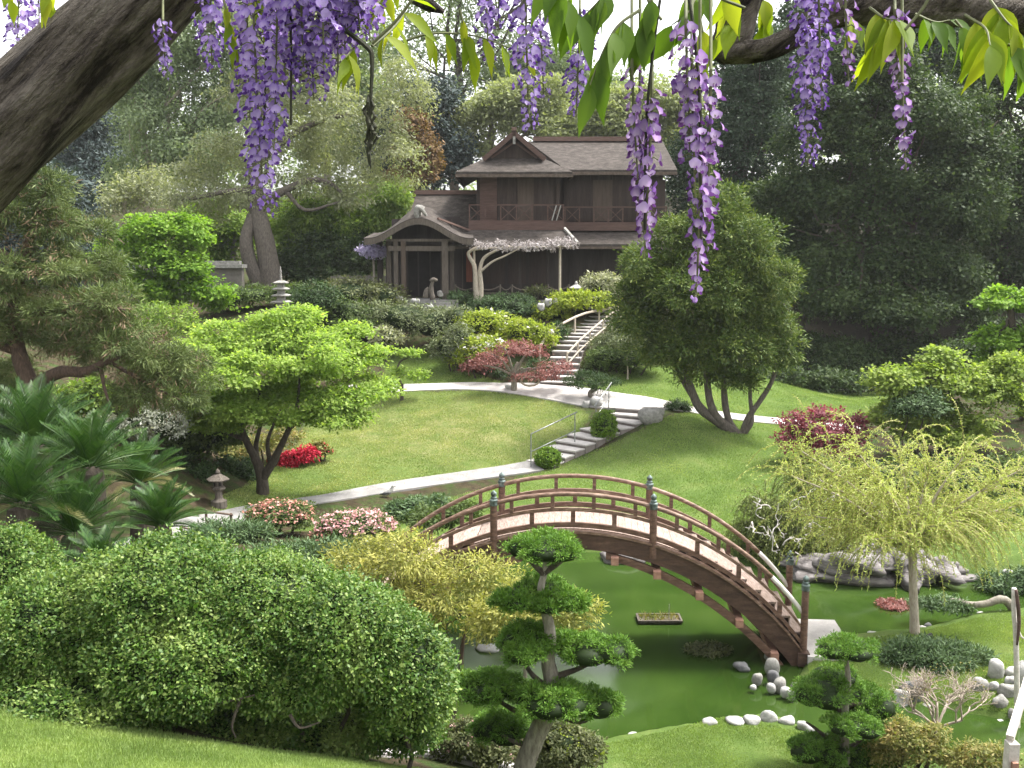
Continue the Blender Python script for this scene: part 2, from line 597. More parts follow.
def water_material():
    m, nt, out = new_mat('pond_water')
    bs = nt.nodes.new('ShaderNodeBsdfPrincipled')
    c = ramp(nt, noise(nt, 0.35, 4, 0.6), [(0.35, (0.017, 0.037, 0.0055)), (0.5, (0.025, 0.050, 0.008)), (0.65, (0.036, 0.064, 0.012))])
    nt.links.new(c, bs.inputs['Base Color'])
    bs.inputs['Roughness'].default_value = 0.10
    bs.inputs['IOR'].default_value = 1.4
    bs.inputs['Specular IOR Level'].default_value = 0.5
    b = nt.nodes.new('ShaderNodeBump')
    b.inputs['Strength'].default_value = 0.10
    b.inputs['Distance'].default_value = 0.02
    nt.links.new(noise(nt, 3.0, 3, 0.5, stretch=(1, 0.6, 1)), b.inputs['Height'])
    nt.links.new(b.outputs[0], bs.inputs['Normal'])
    nt.links.new(bs.outputs[0], out.inputs[0])
    return m


wx = np.arange(-9, 26.1, 1.0)
wy = np.arange(13, 42.1, 1.0)
WX, WY = np.meshgrid(wx, wy)
# the pond surface: cells of the plane that reach under the banks only as far as the bank covers them
cells, wv = [], np.stack([WX.ravel(), WY.ravel(), np.zeros(WX.size)], 1)
wsd = poly_sd(WX.ravel(), WY.ravel(), POND)
for j in range(len(wy) - 1):
    for i in range(len(wx) - 1):
        q = [j * len(wx) + i, j * len(wx) + i + 1, (j + 1) * len(wx) + i + 1, (j + 1) * len(wx) + i]
        if min(wsd[k] for k in q) < 0.9:
            cells.append(q)
pond = mesh_obj('pond_water', wv, np.array(cells), water_material())
tag(pond, kind='structure')


# ------------------------------------------------------------------ paths and stairs
def ribbon(name, pts, widths, mat, lift=0.045, sub=10, depth=0.25):
    pts = np.asarray(pts, float)[:, :2]
    c, w = smooth_path(np.c_[pts, np.zeros(len(pts))], sub, np.asarray(widths, float))
    t = unit(np.gradient(c, axis=0))
    s = np.c_[-t[:, 1], t[:, 0]]
    K = 6
    V, F = [], []
    for i in range(len(c)):
        zs = []
        row = []
        for k in range(K + 1):
            q = c[i, :2] + s[i] * w[i] * (k / K - 0.5)
            row.append(q)
        zz = height(np.array([r[0] for r in row]), np.array([r[1] for r in row]))
        zm = np.convolve(np.pad(zz, 1, mode='edge'), [0.25, 0.5, 0.25], 'valid')
        zm = np.maximum(zm, zz) + lift
        V.append((row[0][0], row[0][1], zm[0] - depth))
        for k in range(K + 1): V.append((row[k][0], row[k][1], zm[k]))
        V.append((row[K][0], row[K][1], zm[K] - depth))
    n = K + 3
    for i in range(len(c) - 1):
        for k in range(n - 1):
            F.append((i * n + k, (i + 1) * n + k, (i + 1) * n + k + 1, i * n + k + 1))
    o = mesh_obj(name, V, F, mat)
    return tag(o, kind='structure')


path_mat = surf_mat('path_concrete', [(0.3, (0.19, 0.18, 0.175)), (0.7, (0.32, 0.31, 0.30))], 1.6, 0.9, 0.25, bump_scale=60, fine=(30, 0.4))
ribbon('pond_path', [G(x, y) for x, y in [(120, 548), (185, 531), (240, 517), (300, 503), (380, 490), (440, 481), (505, 472), (537, 467)]], [1.0, 1.0, 1.0, 1.0, .95, .95, 1.0, 1.1], path_mat)
ribbon('garden_path', [G(x, y) for x, y in [(340, 392), (400, 389), (450, 387), (500, 388), (545, 392), (590, 398), (640, 402), (690, 410), (740, 418), (800, 424), (860, 430)]], [.8, .8, .8, 1.0, 1.9, 2.2, 1.9, 1.2, 1.0, 1.0, 1.0], concrete)
ribbon('bank_path', [G(x, y) for x, y in [(350, 748), (400, 751), (440, 755), (470, 760)]] + [np.array([1.4, 14.0, 0])], [1.0, 0.9, 0.8, 0.8, 0.8], concrete, lift=0.06)
ribbon('porch_walk', [P(404, 303, 54.2), P(440, 297, 55.4), P(520, 294, 56.2), P(575, 298, 56.0), P(606, 312, 54.8)], [1.2, 1.2, 1.2, 1.2, 1.2], path_mat)


def staircase(name, label, line, width, nstep, tread_mat, riser_mat):
    """flight of concrete steps along a line of ground points; each step is a part (tread slab on a riser)"""
    c = smooth_path(np.asarray(line, float), 12)
    seglen = np.r_[0, np.cumsum(np.linalg.norm(np.diff(c[:, :2], axis=0), axis=1))]
    tot = seglen[-1]
    z0, z1 = c[0, 2], c[-1, 2]
    root = thing(name, label, 'stairs', c[0])
    zprev = [z0]
    at = lambda s: np.array([np.interp(s, seglen, c[:, k]) for k in range(3)])
    w = width if callable(width) else (lambda t: width)
    for i in range(nstep):
        a, b = at(tot * i / nstep), at(tot * (i + 1) / nstep)
        za = max(z0 + (z1 - z0) * (i + 1) / nstep, zprev[0] + .06, hz(*b[:2]) + .03, hz(*a[:2]) + .03)
        zprev[0] = za
        d = unit((b - a)[:2])
        s = np.array([-d[1], d[0]])
        ww = w((i + 0.5) / nstep) / 2
        b2 = b[:2] + d * 0.12
        quad = [(*(a[:2] - s * ww), za), (*(a[:2] + s * ww), za), (*(b2 + s * ww), za - 0.001 * i), (*(b2 - s * ww), za - 0.001 * i)]
        m = MB().slab(quad, 0.055)
        st = m.build('step', tread_mat, root)
        a2 = a[:2] + d * 0.03
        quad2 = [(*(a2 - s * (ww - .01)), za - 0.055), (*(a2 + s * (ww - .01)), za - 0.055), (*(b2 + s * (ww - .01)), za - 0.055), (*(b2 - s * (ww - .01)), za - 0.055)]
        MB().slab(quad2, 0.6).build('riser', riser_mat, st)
    return root


low_line = [G(540, 466), G(566, 451), G(590, 440), G(612, 431), G(632, 421), G(642, 408)]
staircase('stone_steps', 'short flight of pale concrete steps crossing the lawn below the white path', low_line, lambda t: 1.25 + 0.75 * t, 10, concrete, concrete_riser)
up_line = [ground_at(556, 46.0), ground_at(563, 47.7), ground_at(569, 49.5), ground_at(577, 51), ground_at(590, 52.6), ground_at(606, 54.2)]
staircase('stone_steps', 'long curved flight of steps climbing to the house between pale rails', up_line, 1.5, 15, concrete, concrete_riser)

# ------------------------------------------------------------------ the arched bridge
wood_bridge = surf_mat('bridge_timber', [(0.3, (0.085, 0.046, 0.031)), (0.55, (0.19, 0.108, 0.076)), (0.75, (0.33, 0.215, 0.165))], 4, 0.6, 0.35, bump_scale=18, stretch=(0.7, 3, 3), fine=(9, 0.65), detail=8)
wood_rail = surf_mat('rail_timber', [(0.3, (0.13, 0.075, 0.050)), (0.55, (0.25, 0.155, 0.11)), (0.75, (0.42, 0.32, 0.26))], 4, 0.5, 0.35, bump_scale=18, stretch=(0.7, 3, 3), fine=(8, 0.6), detail=8)
wood_beam = surf_mat('beam_timber', [(0.3, (0.05, 0.028, 0.020)), (0.6, (0.11, 0.063, 0.044)), (0.8, (0.18, 0.11, 0.08))], 3, 0.7, 0.35, bump_scale=16, stretch=(0.7, 3, 3), fine=(20, 0.5))
wood_endgrain = surf_mat('end_grain', [(0.3, (0.24, 0.12, 0.085)), (0.7, (0.42, 0.25, 0.18))], 9, 0.8, 0.3)
wood_deck = surf_mat('deck_timber', [(0.3, (0.21, 0.15, 0.12)), (0.7, (0.48, 0.37, 0.32))], 5, 0.8, 0.25, stretch=(7, 0.8, 1), fine=(6, 0.55), detail=8)
wood_pale = surf_mat('pale_rail', [(0.3, (0.55, 0.50, 0.47)), (0.7, (0.74, 0.70, 0.67))], 5, 0.6, 0.2)
bronze = surf_mat('bronze_patina', [(0.35, (0.05, 0.055, 0.052)), (0.5, (0.11, 0.145, 0.135)), (0.7, (0.21, 0.26, 0.25))], 9, 0.55, 0.2, metallic=0.35)

B_C, B_R, B_Z, B_H, B_W = np.array([1.38, 22.0]), 6.4, 3.03, 5.2, 1.85
B_A = R(5.0)
B_AX = np.array([math.cos(B_A), -math.sin(B_A)])
B_PX = np.array([math.sin(B_A), math.cos(B_A)])


def bz(x): return B_Z - (B_R - math.sqrt(B_R ** 2 - x * x))


def bp(x, w, z): return np.array([*(B_C + B_AX * x + B_PX * w), z])


bridge = thing('arched_bridge', 'steeply arched red brown timber footbridge over the green pond', 'bridge', bp(0, B_W / 2, 0))
NB = 44
xs = np.linspace(-B_H - 0.12, B_H + 0.12, NB)


def arc_strip(name, mat, w0, w1, lo, hi, x0=-9, x1=9, parent=bridge, lofn=None, hifn=None, n=NB):
    """curved timber: section w0..w1 across, lo..hi relative to the deck line"""
    xx = np.linspace(max(xs[0], x0), min(xs[-1], x1), n)
    V, F = [], []
    for x in xx:
        a = bz(x) + (lofn(x) if lofn else lo)
        b = bz(x) + (hifn(x) if hifn else hi)
        V += [bp(x, w0, a), bp(x, w1, a), bp(x, w1, b), bp(x, w0, b)]
    for i in range(n - 1):
        for k in range(4):
            k2 = (k + 1) % 4
            F.append((i * 4 + k, i * 4 + k2, i * 4 + 4 + k2, i * 4 + 4 + k))
    F += [(0, 1, 2, 3), tuple(4 * (n - 1) + k for k in (3, 2, 1, 0))]
    return mesh_obj(name, V, F, mat, parent)


# deck: planks over the crown, stepped treads towards both ends
deck = arc_strip('deck', wood_beam, 0.10, B_W - 0.10, -0.10, -0.03)
m = MB()
x = -2.25
while x < 2.25:
    a, b = x, x + 0.145
    za, zb = bz(a), bz(b)
    m.add([bp(a, .06, za - .028), bp(b, .06, zb - .028), bp(b, B_W - .06, zb - .028), bp(a, B_W - .06, za - .028),
           bp(a, .06, za + .012), bp(b, .06, zb + .012), bp(b, B_W - .06, zb + .012), bp(a, B_W - .06, za + .012)],
          [(0, 3, 2, 1), (4, 5, 6, 7), (0, 1, 5, 4), (1, 2, 6, 5), (2, 3, 7, 6), (3, 0, 4, 7)])
    x += 0.15
m.build('deck_planking', wood_deck, deck)
for sgn in (-1, 1):
    x = 2.27
    while x < B_H:
        x2 = x + 0.33
        zt = bz(x) + 0.02
        m = MB()
        for (xa, xb, z0, z1, w) in ((x, x2, zt - .05, zt, 0.09), (x, x + .03, max(bz(min(x, B_H)), 0) - .3, zt - .05, 0.11), (x2 - .04, x2 - .01, bz(min(x2, B_H + .1)) - 0.05, zt - .05, 0.11)):
            pts = [bp(sgn * xx, ww, z) for z in (z0, z1) for ww in (w, B_W - w) for xx in (xa, xb)]
            m.add(pts, [(0, 2, 3, 1), (4, 5, 7, 6), (0, 1, 5, 4), (2, 6, 7, 3), (0, 4, 6, 2), (1, 3, 7, 5)])
        m.build('step', wood_deck, deck)
        x = x2
for w, out in ((0.0, -1), (B_W, 1)):
    o = lambda a, b: (min(w + out * a, w + out * b), max(w + out * a, w + out * b))
    arc_strip('girder', wood_beam, *o(-.07, .05), 0, 0, lofn=lambda x: -.44 - 0.01 * x * x, hifn=lambda x: -.075)
    arc_strip('deck_edge', wood_rail, *o(-.10, .095), -.07, -.015)
    # lower strut arches left and right, held off the girder by cross beams
    for sg in (-1, 1):
        a, b = (0.75, 4.95)
        arc_strip('lower_strut', wood_bridge, *o(-.06, .04), 0, 0, x0=min(sg * a, sg * b), x1=max(sg * a, sg * b), n=16,
                  lofn=lambda x: -.62 - .125 * (abs(x) - .75), hifn=lambda x: -.46 - .105 * (abs(x) - .75) if abs(x) > 0.8 else -.46)
    # rails
    arc_strip('bottom_rail', wood_bridge, *o(-.045, .045), .06, .17, x0=-B_H, x1=B_H)
    arc_strip('middle_rail', wood_rail, *o(-.035, .035), .43, .51, x0=-B_H, x1=B_H)
    for a, b, mt, nm in ((-4.45, 4.45, wood_rail, 'top_rail'), (4.45, B_H, wood_pale, 'rail_end'), (-B_H, -4.45, wood_pale, 'rail_end')):
        xx = np.linspace(a, b, 40 if nm == 'top_rail' else 5)
        MB().tube([bp(x, w, bz(x) + .82) for x in xx], .052, 10).build(nm, mt, bridge, True)
    for k in range(-5, 6):
        x = k * 0.93
        if abs(x) < B_H - .2 and abs(abs(x) - 1.8) > .12:
            mm = MB().box(bp(x, w, bz(x) + .30), (.10, .07, .28), -B_A)
            mm.build('baluster', wood_bridge, bridge)
    for k in range(-6, 6):
        x = (k + 0.5) * 0.93
        if abs(x) < B_H - .2:
            MB().box(bp(x, w, bz(x) + .645), (.085, .06, .28), -B_A).build('baluster', wood_bridge, bridge)
    # posts with bronze caps
    for x, lo, hi in ((-1.8, -.36, .88), (1.8, -.36, .88), (-B_H, -.5, 1.50), (B_H, -.5, 1.50)):
        z = bz(x)
        ww = w + out * 0.02
        post = MB().lathe(bp(x, ww, 0), [(.082, z + lo), (.082, z + hi)], 14).build('post', wood_bridge, bridge)
        c = bp(x, ww, z + hi)
        MB().lathe(c, [(.092, -.10), (.097, -.09), (.092, -.06), (.090, .0), (.098, .01), (.098, .035), (.075, .045), (.062, .06), (.075, .075), (.075, .095), (.05, .105), (.045, .12),
                       (.064, .14), (.072, .17), (.062, .20), (.035, .225), (.012, .25)], 16).build('post_cap', bronze, post, True)
    for x in (-B_H, B_H):
        MB().box(bp(x, w + out * .02, bz(x) - .18), (.26, .26, .3), -B_A).build('post_foot', wood_beam, bridge)
for x in (0.95, 1.9, 2.85, 3.75, 4.55, -0.95, -1.9, -2.85, -3.75, -4.55, 0.0):
    z = bz(x) - .52 - .08 * abs(x)
    MB().box(bp(x, B_W / 2, z), (.17, B_W + .42, .17), -B_A).build('cross_beam', wood_endgrain, bridge)
for sg in (1, -1):
    MB().box(bp(sg * (B_H + .62), B_W / 2, bz(B_H) - .30), (1.1, B_W + .5, .5), -B_A).build('landing_slab', concrete, bridge)

# ------------------------------------------------------------------ the house
roof_mat = surf_mat('roof_shingle', [(0.3, (0.032, 0.025, 0.021)), (0.5, (0.062, 0.051, 0.044)), (0.75, (0.115, 0.098, 0.087))], 2.2, 0.9, 0.6, bump_scale=14, stretch=(1.2, 1, 3.5), fine=(9, 0.55))
roof_edge = surf_mat('roof_edge', [(0.3, (0.06, 0.045, 0.036)), (0.7, (0.13, 0.10, 0.08))], 6, 0.9, 0.3)
ridge_mat = surf_mat('ridge_board', [(0.3, (0.10, 0.06, 0.05)), (0.7, (0.17, 0.11, 0.09))], 5, 0.8, 0.3, stretch=(.5, 1, 3))
wall_mat = surf_mat('wall_boards', [(0.25, (0.034, 0.024, 0.020)), (0.5, (0.052, 0.037, 0.031)), (0.75, (0.075, 0.055, 0.046))], 0.9, 0.85, 0.3, bump_scale=8, stretch=(4, 1, 0.35), fine=(6, 0.4))
wall_low = surf_mat('wall_boards_low', [(0.25, (0.030, 0.024, 0.022)), (0.5, (0.046, 0.037, 0.033)), (0.75, (0.065, 0.053, 0.048))], 0.8, 0.85, 0.3, bump_scale=8, stretch=(4, 1, 0.35), fine=(6, 0.3))
trim_mat = surf_mat('red_trim', [(0.3, (0.075, 0.044, 0.036)), (0.7, (0.12, 0.074, 0.060))], 3, 0.8, 0.3, stretch=(.5, 1, 4), fine=(10, .3))
panel_tan = surf_mat('shutter_tan', [(0.3, (0.062, 0.045, 0.035)), (0.7, (0.09, 0.067, 0.052))], 2, 0.85, 0.2, stretch=(4, 1, .5))
panel_red = surf_mat('panel_red', [(0.3, (0.16, 0.045, 0.025)), (0.7, (0.24, 0.08, 0.045))], 2, 0.8, 0.2, stretch=(4, 1, .5))
post_mat = surf_mat('house_post', [(0.3, (0.065, 0.052, 0.043)), (0.7, (0.12, 0.10, 0.082))], 5, 0.85, 0.3, stretch=(3, 3, .5))
dark_opening = surf_mat('dark_interior', [(0.3, (0.012, 0.010, 0.009)), (0.7, (0.022, 0.019, 0.017))], 3, 0.9, 0.0)
stone_step = surf_mat('step_stone', [(0.3, (0.17, 0.165, 0.155)), (0.7, (0.30, 0.29, 0.275))], 4, 0.9, 0.3)

HB = P(512, 296, 58)
house = thing('japanese_house', 'dark brown two storey wooden house with shingled roofs on the hill', 'house', HB)


def hx(px, d): return P(px, 250, d)[0]
def hzz(py, d): return P(512, py, d)[2]


# walls
m = MB()
m.bbox((-2.0, 58, 10.3), (2.72, 67, 14.1))
m.bbox((2.722, 60, 10.3), (8.9, 67, 14.3))
m.build('upper_wall', wall_mat, house)
m = MB()
m.bbox((-3.0, 57.6, 6.2), (2.9, 66, 10.6))
m.bbox((2.902, 59.6, 6.2), (9.0, 66, 10.6))
m.bbox((-6.2, 58.2, 6.2), (-3.002, 66, 11.2))
m.build('ground_floor_wall', wall_low, house)
# shutters / wall panels: each its own part
for px0, px1, py0, py1, d, mt in ((478, 497, 177, 221, 57.9, trim_mat), (500, 516, 178, 221, 57.93, wall_mat), (517.5, 534, 178, 221, 57.93, panel_tan), (536, 553, 178, 221, 57.93, wall_mat),
                                  (566, 590, 180, 221, 59.93, wall_mat), (592, 612, 180, 221, 59.93, panel_tan), (614, 640, 180, 221, 59.93, wall_mat), (642, 664, 180, 221, 59.93, wall_mat)):
    mt2 = {'shutter_tan': 'shutter', 'red_trim': 'corner_panel'}.get(mt.name, 'shutter')
    MB().bbox((hx(px0, d), d - .02, hzz(py1, d)), (hx(px1, d), d + .09, hzz(py0, d))).build(mt2, mt, house)
for px0, px1 in ((486, 505), (508, 526), (529, 546)):
    MB().bbox((hx(px0, 57.5), 57.53, hzz(284, 57.5)), (hx(px1, 57.5), 57.62, hzz(250, 57.5))).build('sliding_panel', wall_mat, house)
for px0, px1 in ((570, 596), (599, 630)):
    MB().bbox((hx(px0, 59.5), 59.53, hzz(284, 59.5)), (hx(px1, 59.5), 59.62, hzz(252, 59.5))).build('sliding_panel', wall_low, house)
tag(MB().bbox((hx(466, 57.4), 57.45, hzz(282, 57.4)), (hx(472, 57.4), 57.62, hzz(252, 57.4))).build('door_panel', panel_red, house), 'orange red panel')
for px in (478.5, 499, 535, 557.5):
    MB().bbox((hx(px, 57.9) - .09, 57.85, 10.9), (hx(px, 57.9) + .09, 57.99, 13.7)).build('wall_post', wall_mat, house)
for px in (565, 591, 613, 641):
    MB().bbox((hx(px, 59.9) - .08, 59.85, 10.9), (hx(px, 59.9) + .08, 59.99, 13.8)).build('wall_post', wall_mat, house)


def roof_poly(mb, pts, th=.16):
    mb.slab(pts, th)


# upper roof, front wing: hip-and-gable facing the garden
gx0, ez = 0.12, 13.62
A = MB()
apexF, apexB = (gx0, 57.75, 15.95), (gx0, 67.3, 15.95)
for s in (-1, 1):
    gm, em = gx0 + s * 1.65, gx0 + s * 3.25
    q1 = [apexF, (gm, 57.75, 14.52), (gm, 67.3, 14.52), apexB]
    q2 = [(gm, 58.25, 14.50), (em, 56.75, ez), (em, 67.6, ez), (gm, 67.3, 14.50)]
    roof_poly(A, q1 if s > 0 else q1[::-1])
    roof_poly(A, q2 if s > 0 else q2[::-1])
fs = [(gx0 - 1.65, 58.25, 14.505), (gx0 - 3.25, 56.75, ez + .004), (gx0 + 3.25, 56.75, ez + .004), (gx0 + 1.65, 58.25, 14.505)]
roof_poly(A, fs)
ur = A.build('upper_roof', roof_mat, house)
m = MB()   # gable face and barge boards
m.add([(gx0 - 1.55, 58.2, 14.40), (gx0 + 1.55, 58.2, 14.40), (gx0, 58.2, 15.72)], [(0, 1, 2)])
m.build('gable_face', wall_mat, ur)
for s in (-1, 1):
    m = MB()
    m.bar((gx0, 57.70, 15.83), (gx0 + s * 1.75, 57.70, 14.36), .10, .26)
    m.bar((gx0, 57.95, 15.35), (gx0 + s * 1.3, 57.95, 14.48), .08, .10)
    m.build('barge_board', trim_mat, ur)
MB().bbox((gx0 - .14, 57.55, 15.95), (gx0 + .14, 67.3, 16.14)).build('ridge_cap', ridge_mat, ur)
MB().box((gx0, 57.62, 15.42), (.14, .08, .42)).build('gable_pendant', stone_grey, ur)
m = MB()   # eave fascia
m.bbox((gx0 - 3.27, 56.72, ez - .30), (gx0 + 3.27, 56.80, ez - .13))
m.bbox((gx0 - 3.30, 56.80, ez - .30), (gx0 - 3.22, 67, ez - .13))
m.bbox((gx0 + 3.22, 56.81, ez - .30), (gx0 + 3.30, 60, ez - .13))
m.build('eave', roof_edge, ur)
# upper roof, rear wing
A = MB()
roof_poly(A, [(1.0, 63.2, 15.95), (3.1, 58.9, 13.90), (9.55, 58.9, 13.90), (9.3, 63.2, 15.95)])
roof_poly(A, [(1.0, 63.21, 15.95), (9.3, 63.21, 15.95), (9.55, 68, 13.9), (1.0, 68, 13.9)])
rr = A.build('rear_roof', roof_mat, house)
MB().bbox((1.3, 63.0, 15.95), (9.25, 63.45, 16.22)).build('ridge_cap', ridge_mat, rr)
MB().bbox((3.42, 58.86, 13.6), (9.55, 58.94, 13.78)).build('eave', roof_edge, rr)
# soffits are the undersides of the slabs; balcony
zb0, zb1 = 10.42, 10.90
bal = MB().bbox((-2.45, 57.1, zb0), (2.95, 58.02, zb1)).bbox((2.952, 59.1, zb0), (9.1, 60.02, zb1 - .04)).build('balcony', trim_mat, house)


def x_rail(name, xa, xb, y, z0, z1, nb, parent):
    r = MB()
    r.bar((xa, y, z1), (xb, y, z1), .07, .07)
    r.bar((xa, y, z0), (xb, y, z0), .06, .05)
    step = (xb - xa) / nb
    for i in range(nb + 1):
        r.bbox((xa + i * step - .035, y - .035, z0), (xa + i * step + .035, y + .035, z1 + .04))
    for i in range(nb):
        if i % 3 == 1 and nb > 4:
            continue
        a, b = xa + i * step, xa + (i + 1) * step
        r.bar((a, y, z0 + .04), (b, y, z1 - .04), .035, .045)
        r.bar((a, y + .05, z1 - .04), (b, y + .05, z0 + .04), .035, .045)
    return r.build(name, trim_mat, parent)


x_rail('balcony_rail', -2.4, 2.9, 57.16, zb1 + .03, zb1 + .92, 6, bal)
x_rail('balcony_rail', 3.1, 9.0, 59.16, zb1 - .01, zb1 + .88, 7, bal)
tag(MB().bar((2.25, 57.1, zb1 + .05), (2.5, 57.12, zb1 + .9), .06, .06).bar((2.5, 57.08, zb1 + .05), (2.75, 57.1, zb1 + .9), .06, .06).build('balcony_gate', stone_grey, bal), 'pale bracing bars')
# lower roofs
A = MB()
roof_poly(A, [(-3.6, 57.2, 10.46), (-3.6, 55.75, 9.62), (3.55, 55.75, 9.62), (2.95, 57.2, 10.46)], .14)
roof_poly(A, [(2.951, 57.2, 10.46), (3.551, 55.75, 9.62), (3.551, 59.2, 9.62), (2.951, 59.2, 10.46)], .14)
roof_poly(A, [(3.553, 59.3, 10.36), (3.553, 57.75, 9.63), (9.75, 57.75, 9.63), (9.2, 59.3, 10.36)], .14)
lr = A.build('lower_roof', roof_mat, house)
MB().bar((2.95, 57.2, 10.53), (3.6, 55.7, 9.70), .16, .12).build('hip_cap', stone_grey, lr)
MB().bbox((-3.6, 55.71, 9.36), (3.58, 55.80, 9.49)).bbox((3.6, 57.7, 9.36), (9.75, 57.79, 9.49)).build('eave', roof_edge, lr)
# middle wing roof
A = MB()
roof_poly(A, [(-5.75, 61, 12.62), (-6.3, 57.0, 9.75), (-2.05, 57.0, 9.95), (-2.05, 61, 12.62)], .16)
roof_poly(A, [(-5.75, 61.01, 12.62), (-2.05, 61.01, 12.62), (-2.05, 66, 9.8), (-6.3, 66, 9.8)], .16)
mr = A.build('middle_roof', roof_mat, house)
MB().bbox((-5.8, 60.85, 12.60), (-2.04, 61.2, 12.86)).build('ridge_cap', ridge_mat, mr)
# porch with undulating gable
pc, pw = hx(419, 54.5), 2.95


def kara(t): return 0.5 * (1 + math.cos(math.pi * min(1, abs(t) * 1.04))) ** 1.0


n = 30
tops, V, F = [], [], []
for i in range(n + 1):
    t = -1 + 2 * i / n
    for (yy, tip, crest) in ((54.3, 9.92, 11.02), (55.6, 10.06, 11.35), (57.4, 10.25, 11.75)):
        V.append((pc + t * pw * (1 - .05 * (yy - 54.3) / 3), yy, tip + (crest - tip) * kara(t) + .10 * max(0, abs(t) - .8)))
k = 3
for i in range(n):
    for j in range(k - 1):
        F.append((i * k + j, (i + 1) * k + j, (i + 1) * k + j + 1, i * k + j + 1))
nv = len(V)
V += [(x, y, z - .30) for x, y, z in V]
F += [tuple(reversed([a + nv for a in f])) for f in list(F)]
for i in range(n):
    F.append((i * k, i * k + nv, (i + 1) * k + nv, (i + 1) * k))
    F.append((i * k + 2, (i + 1) * k + 2, (i + 1) * k + 2 + nv, i * k + 2 + nv))
for i in (0, n):
    for j in range(k - 1):
        F.append((i * k + j, i * k + j + 1, i * k + j + 1 + nv, i * k + j + nv) if i == 0 else (i * k + j, i * k + j + nv, i * k + j + 1 + nv, i * k + j + 1))
roofp = mesh_obj('porch_roof', V, F, roof_mat, house)
V, F = [], []
for i in range(n + 1):   # thick curved front board
    t = -1 + 2 * i / n
    z = 9.92 + 1.10 * kara(t) + .10 * max(0, abs(t) - .8)
    x = pc + t * pw * .985
    V += [(x, 54.22, z - .04), (x, 54.22, z - .36), (x, 54.40, z - .36), (x, 54.40, z - .04)]
for i in range(n):
    for q in range(4):
        q2 = (q + 1) % 4
        F.append((i * 4 + q, i * 4 + q2, i * 4 + 4 + q2, i * 4 + 4 + q))
F += [(0, 1, 2, 3), tuple(4 * n + q for q in (3, 2, 1, 0))]
mesh_obj('curved_gable_board', V, F, post_mat, roofp)
m = MB()
m.tube([(pc - .05, 54.4, 11.0), (pc - .12, 54.35, 11.30), (pc - .02, 54.35, 11.55), (pc + .18, 54.4, 11.45), (pc + .42, 54.5, 11.12)], [.10, .14, .16, .13, .07], 8, sub=4)
m.bbox((pc - .1, 54.6, 11.15), (pc + .12, 57.3, 11.72))
m.build('ridge_ornament', stone_grey, roofp)
m = MB().bar((pc + 1.0, 55.0, 11.0), (pc + 2.75, 57.3, 10.35), .14, .10)
m.build('hip_cap', ridge_mat, roofp)
for px, d, w, mt in ((389, 55.4, .26, post_mat), (396, 54.9, .24, post_mat), (403.5, 54.8, .25, panel_tan), (445, 54.8, .34, post_mat), (452, 56, .22, post_mat), (461, 57.2, .2, post_mat), (380, 56.8, .3, wall_low)):
    x = hx(px, d)
    MB().bbox((x - w / 2, d - w / 2, 6.3), (x + w / 2, d + w / 2, 9.78)).build('porch_post', mt, house)
m = MB()
m.bbox((hx(388, 54.8), 54.7, hzz(251, 54.8)), (hx(455, 54.8), 54.92, hzz(246, 54.8)))
m.bbox((hx(386, 54.8), 54.72, hzz(241.5, 54.8)), (hx(458, 54.8), 54.9, hzz(239, 54.8)))
m.build('porch_beam', post_mat, house)
MB().bbox((hx(392, 56.2), 56.2, 9.55), (hx(452, 56.2), 56.4, 11.0)).build('porch_gable_wall', wall_low, house)
dw = MB().bbox((hx(386, 57.2), 57.0, 6.3), (hx(462, 57.2), 57.3, 9.9)).build('porch_back_wall', wall_low, house)
dr_ = MB().bbox((hx(407, 57), 56.93, 6.72), (hx(441, 57), 57.04, 9.2)).build('door', dark_opening, house)
m = MB()
for px in (407, 418, 430, 441):
    x = hx(px, 56.9)
    m.bbox((x - .04, 56.88, 6.72), (x + .04, 56.97, 9.2))
m.build('door_frame', wall_low, dr_)
MB().bbox((hx(388, 54.6), 54.3, 6.2), (hx(458, 54.6), 57.2, 6.62)).build('porch_floor', stone_step, house)
for i in range(3):
    MB().bbox((hx(398 + 3 * i, 54), 53.95 - .32 * i, 6.0), (hx(450 + 4 * i, 54), 54.28 - .32 * i, 6.48 - .15 * i)).build('porch_step', stone_step, house)
for px in (478, 520, 548):
    d = 56.4
    MB().bbox((hx(px, d) - .07, d - .07, 6.4), (hx(px, d) + .07, d + .07, 9.5)).build('veranda_post', wall_low, house)
MB().bbox((-3.0, 56.0, 6.55), (2.9, 57.55, 6.85)).build('veranda_floor', wall_low, house)

# low drooping rail fence in front of the veranda
f = thing('rail_fence', 'low dark rustic rail fence with drooping rails before the house veranda', 'fence', P(512, 292, 55.3))
xs_f = [hx(p, 55.3) for p in (455, 476, 500, 512, 535, 548, 569)]
for x in xs_f:
    MB().lathe((x, 55.3, 0), [(.05, 6.5), (.05, 7.42)], 8).build('post', post_mat, f)
for a, b in zip(xs_f[:-1], xs_f[1:]):
    MB().tube([(a + (b - a) * t, 55.3, 7.33 - .22 * math.sin(math.pi * t)) for t in np.linspace(0, 1, 7)], .035, 6).build('rail', post_mat, f)
    MB().tube([(a, 55.3, 6.95), (b, 55.3, 6.93)], .03, 6).build('rail', post_mat, f)

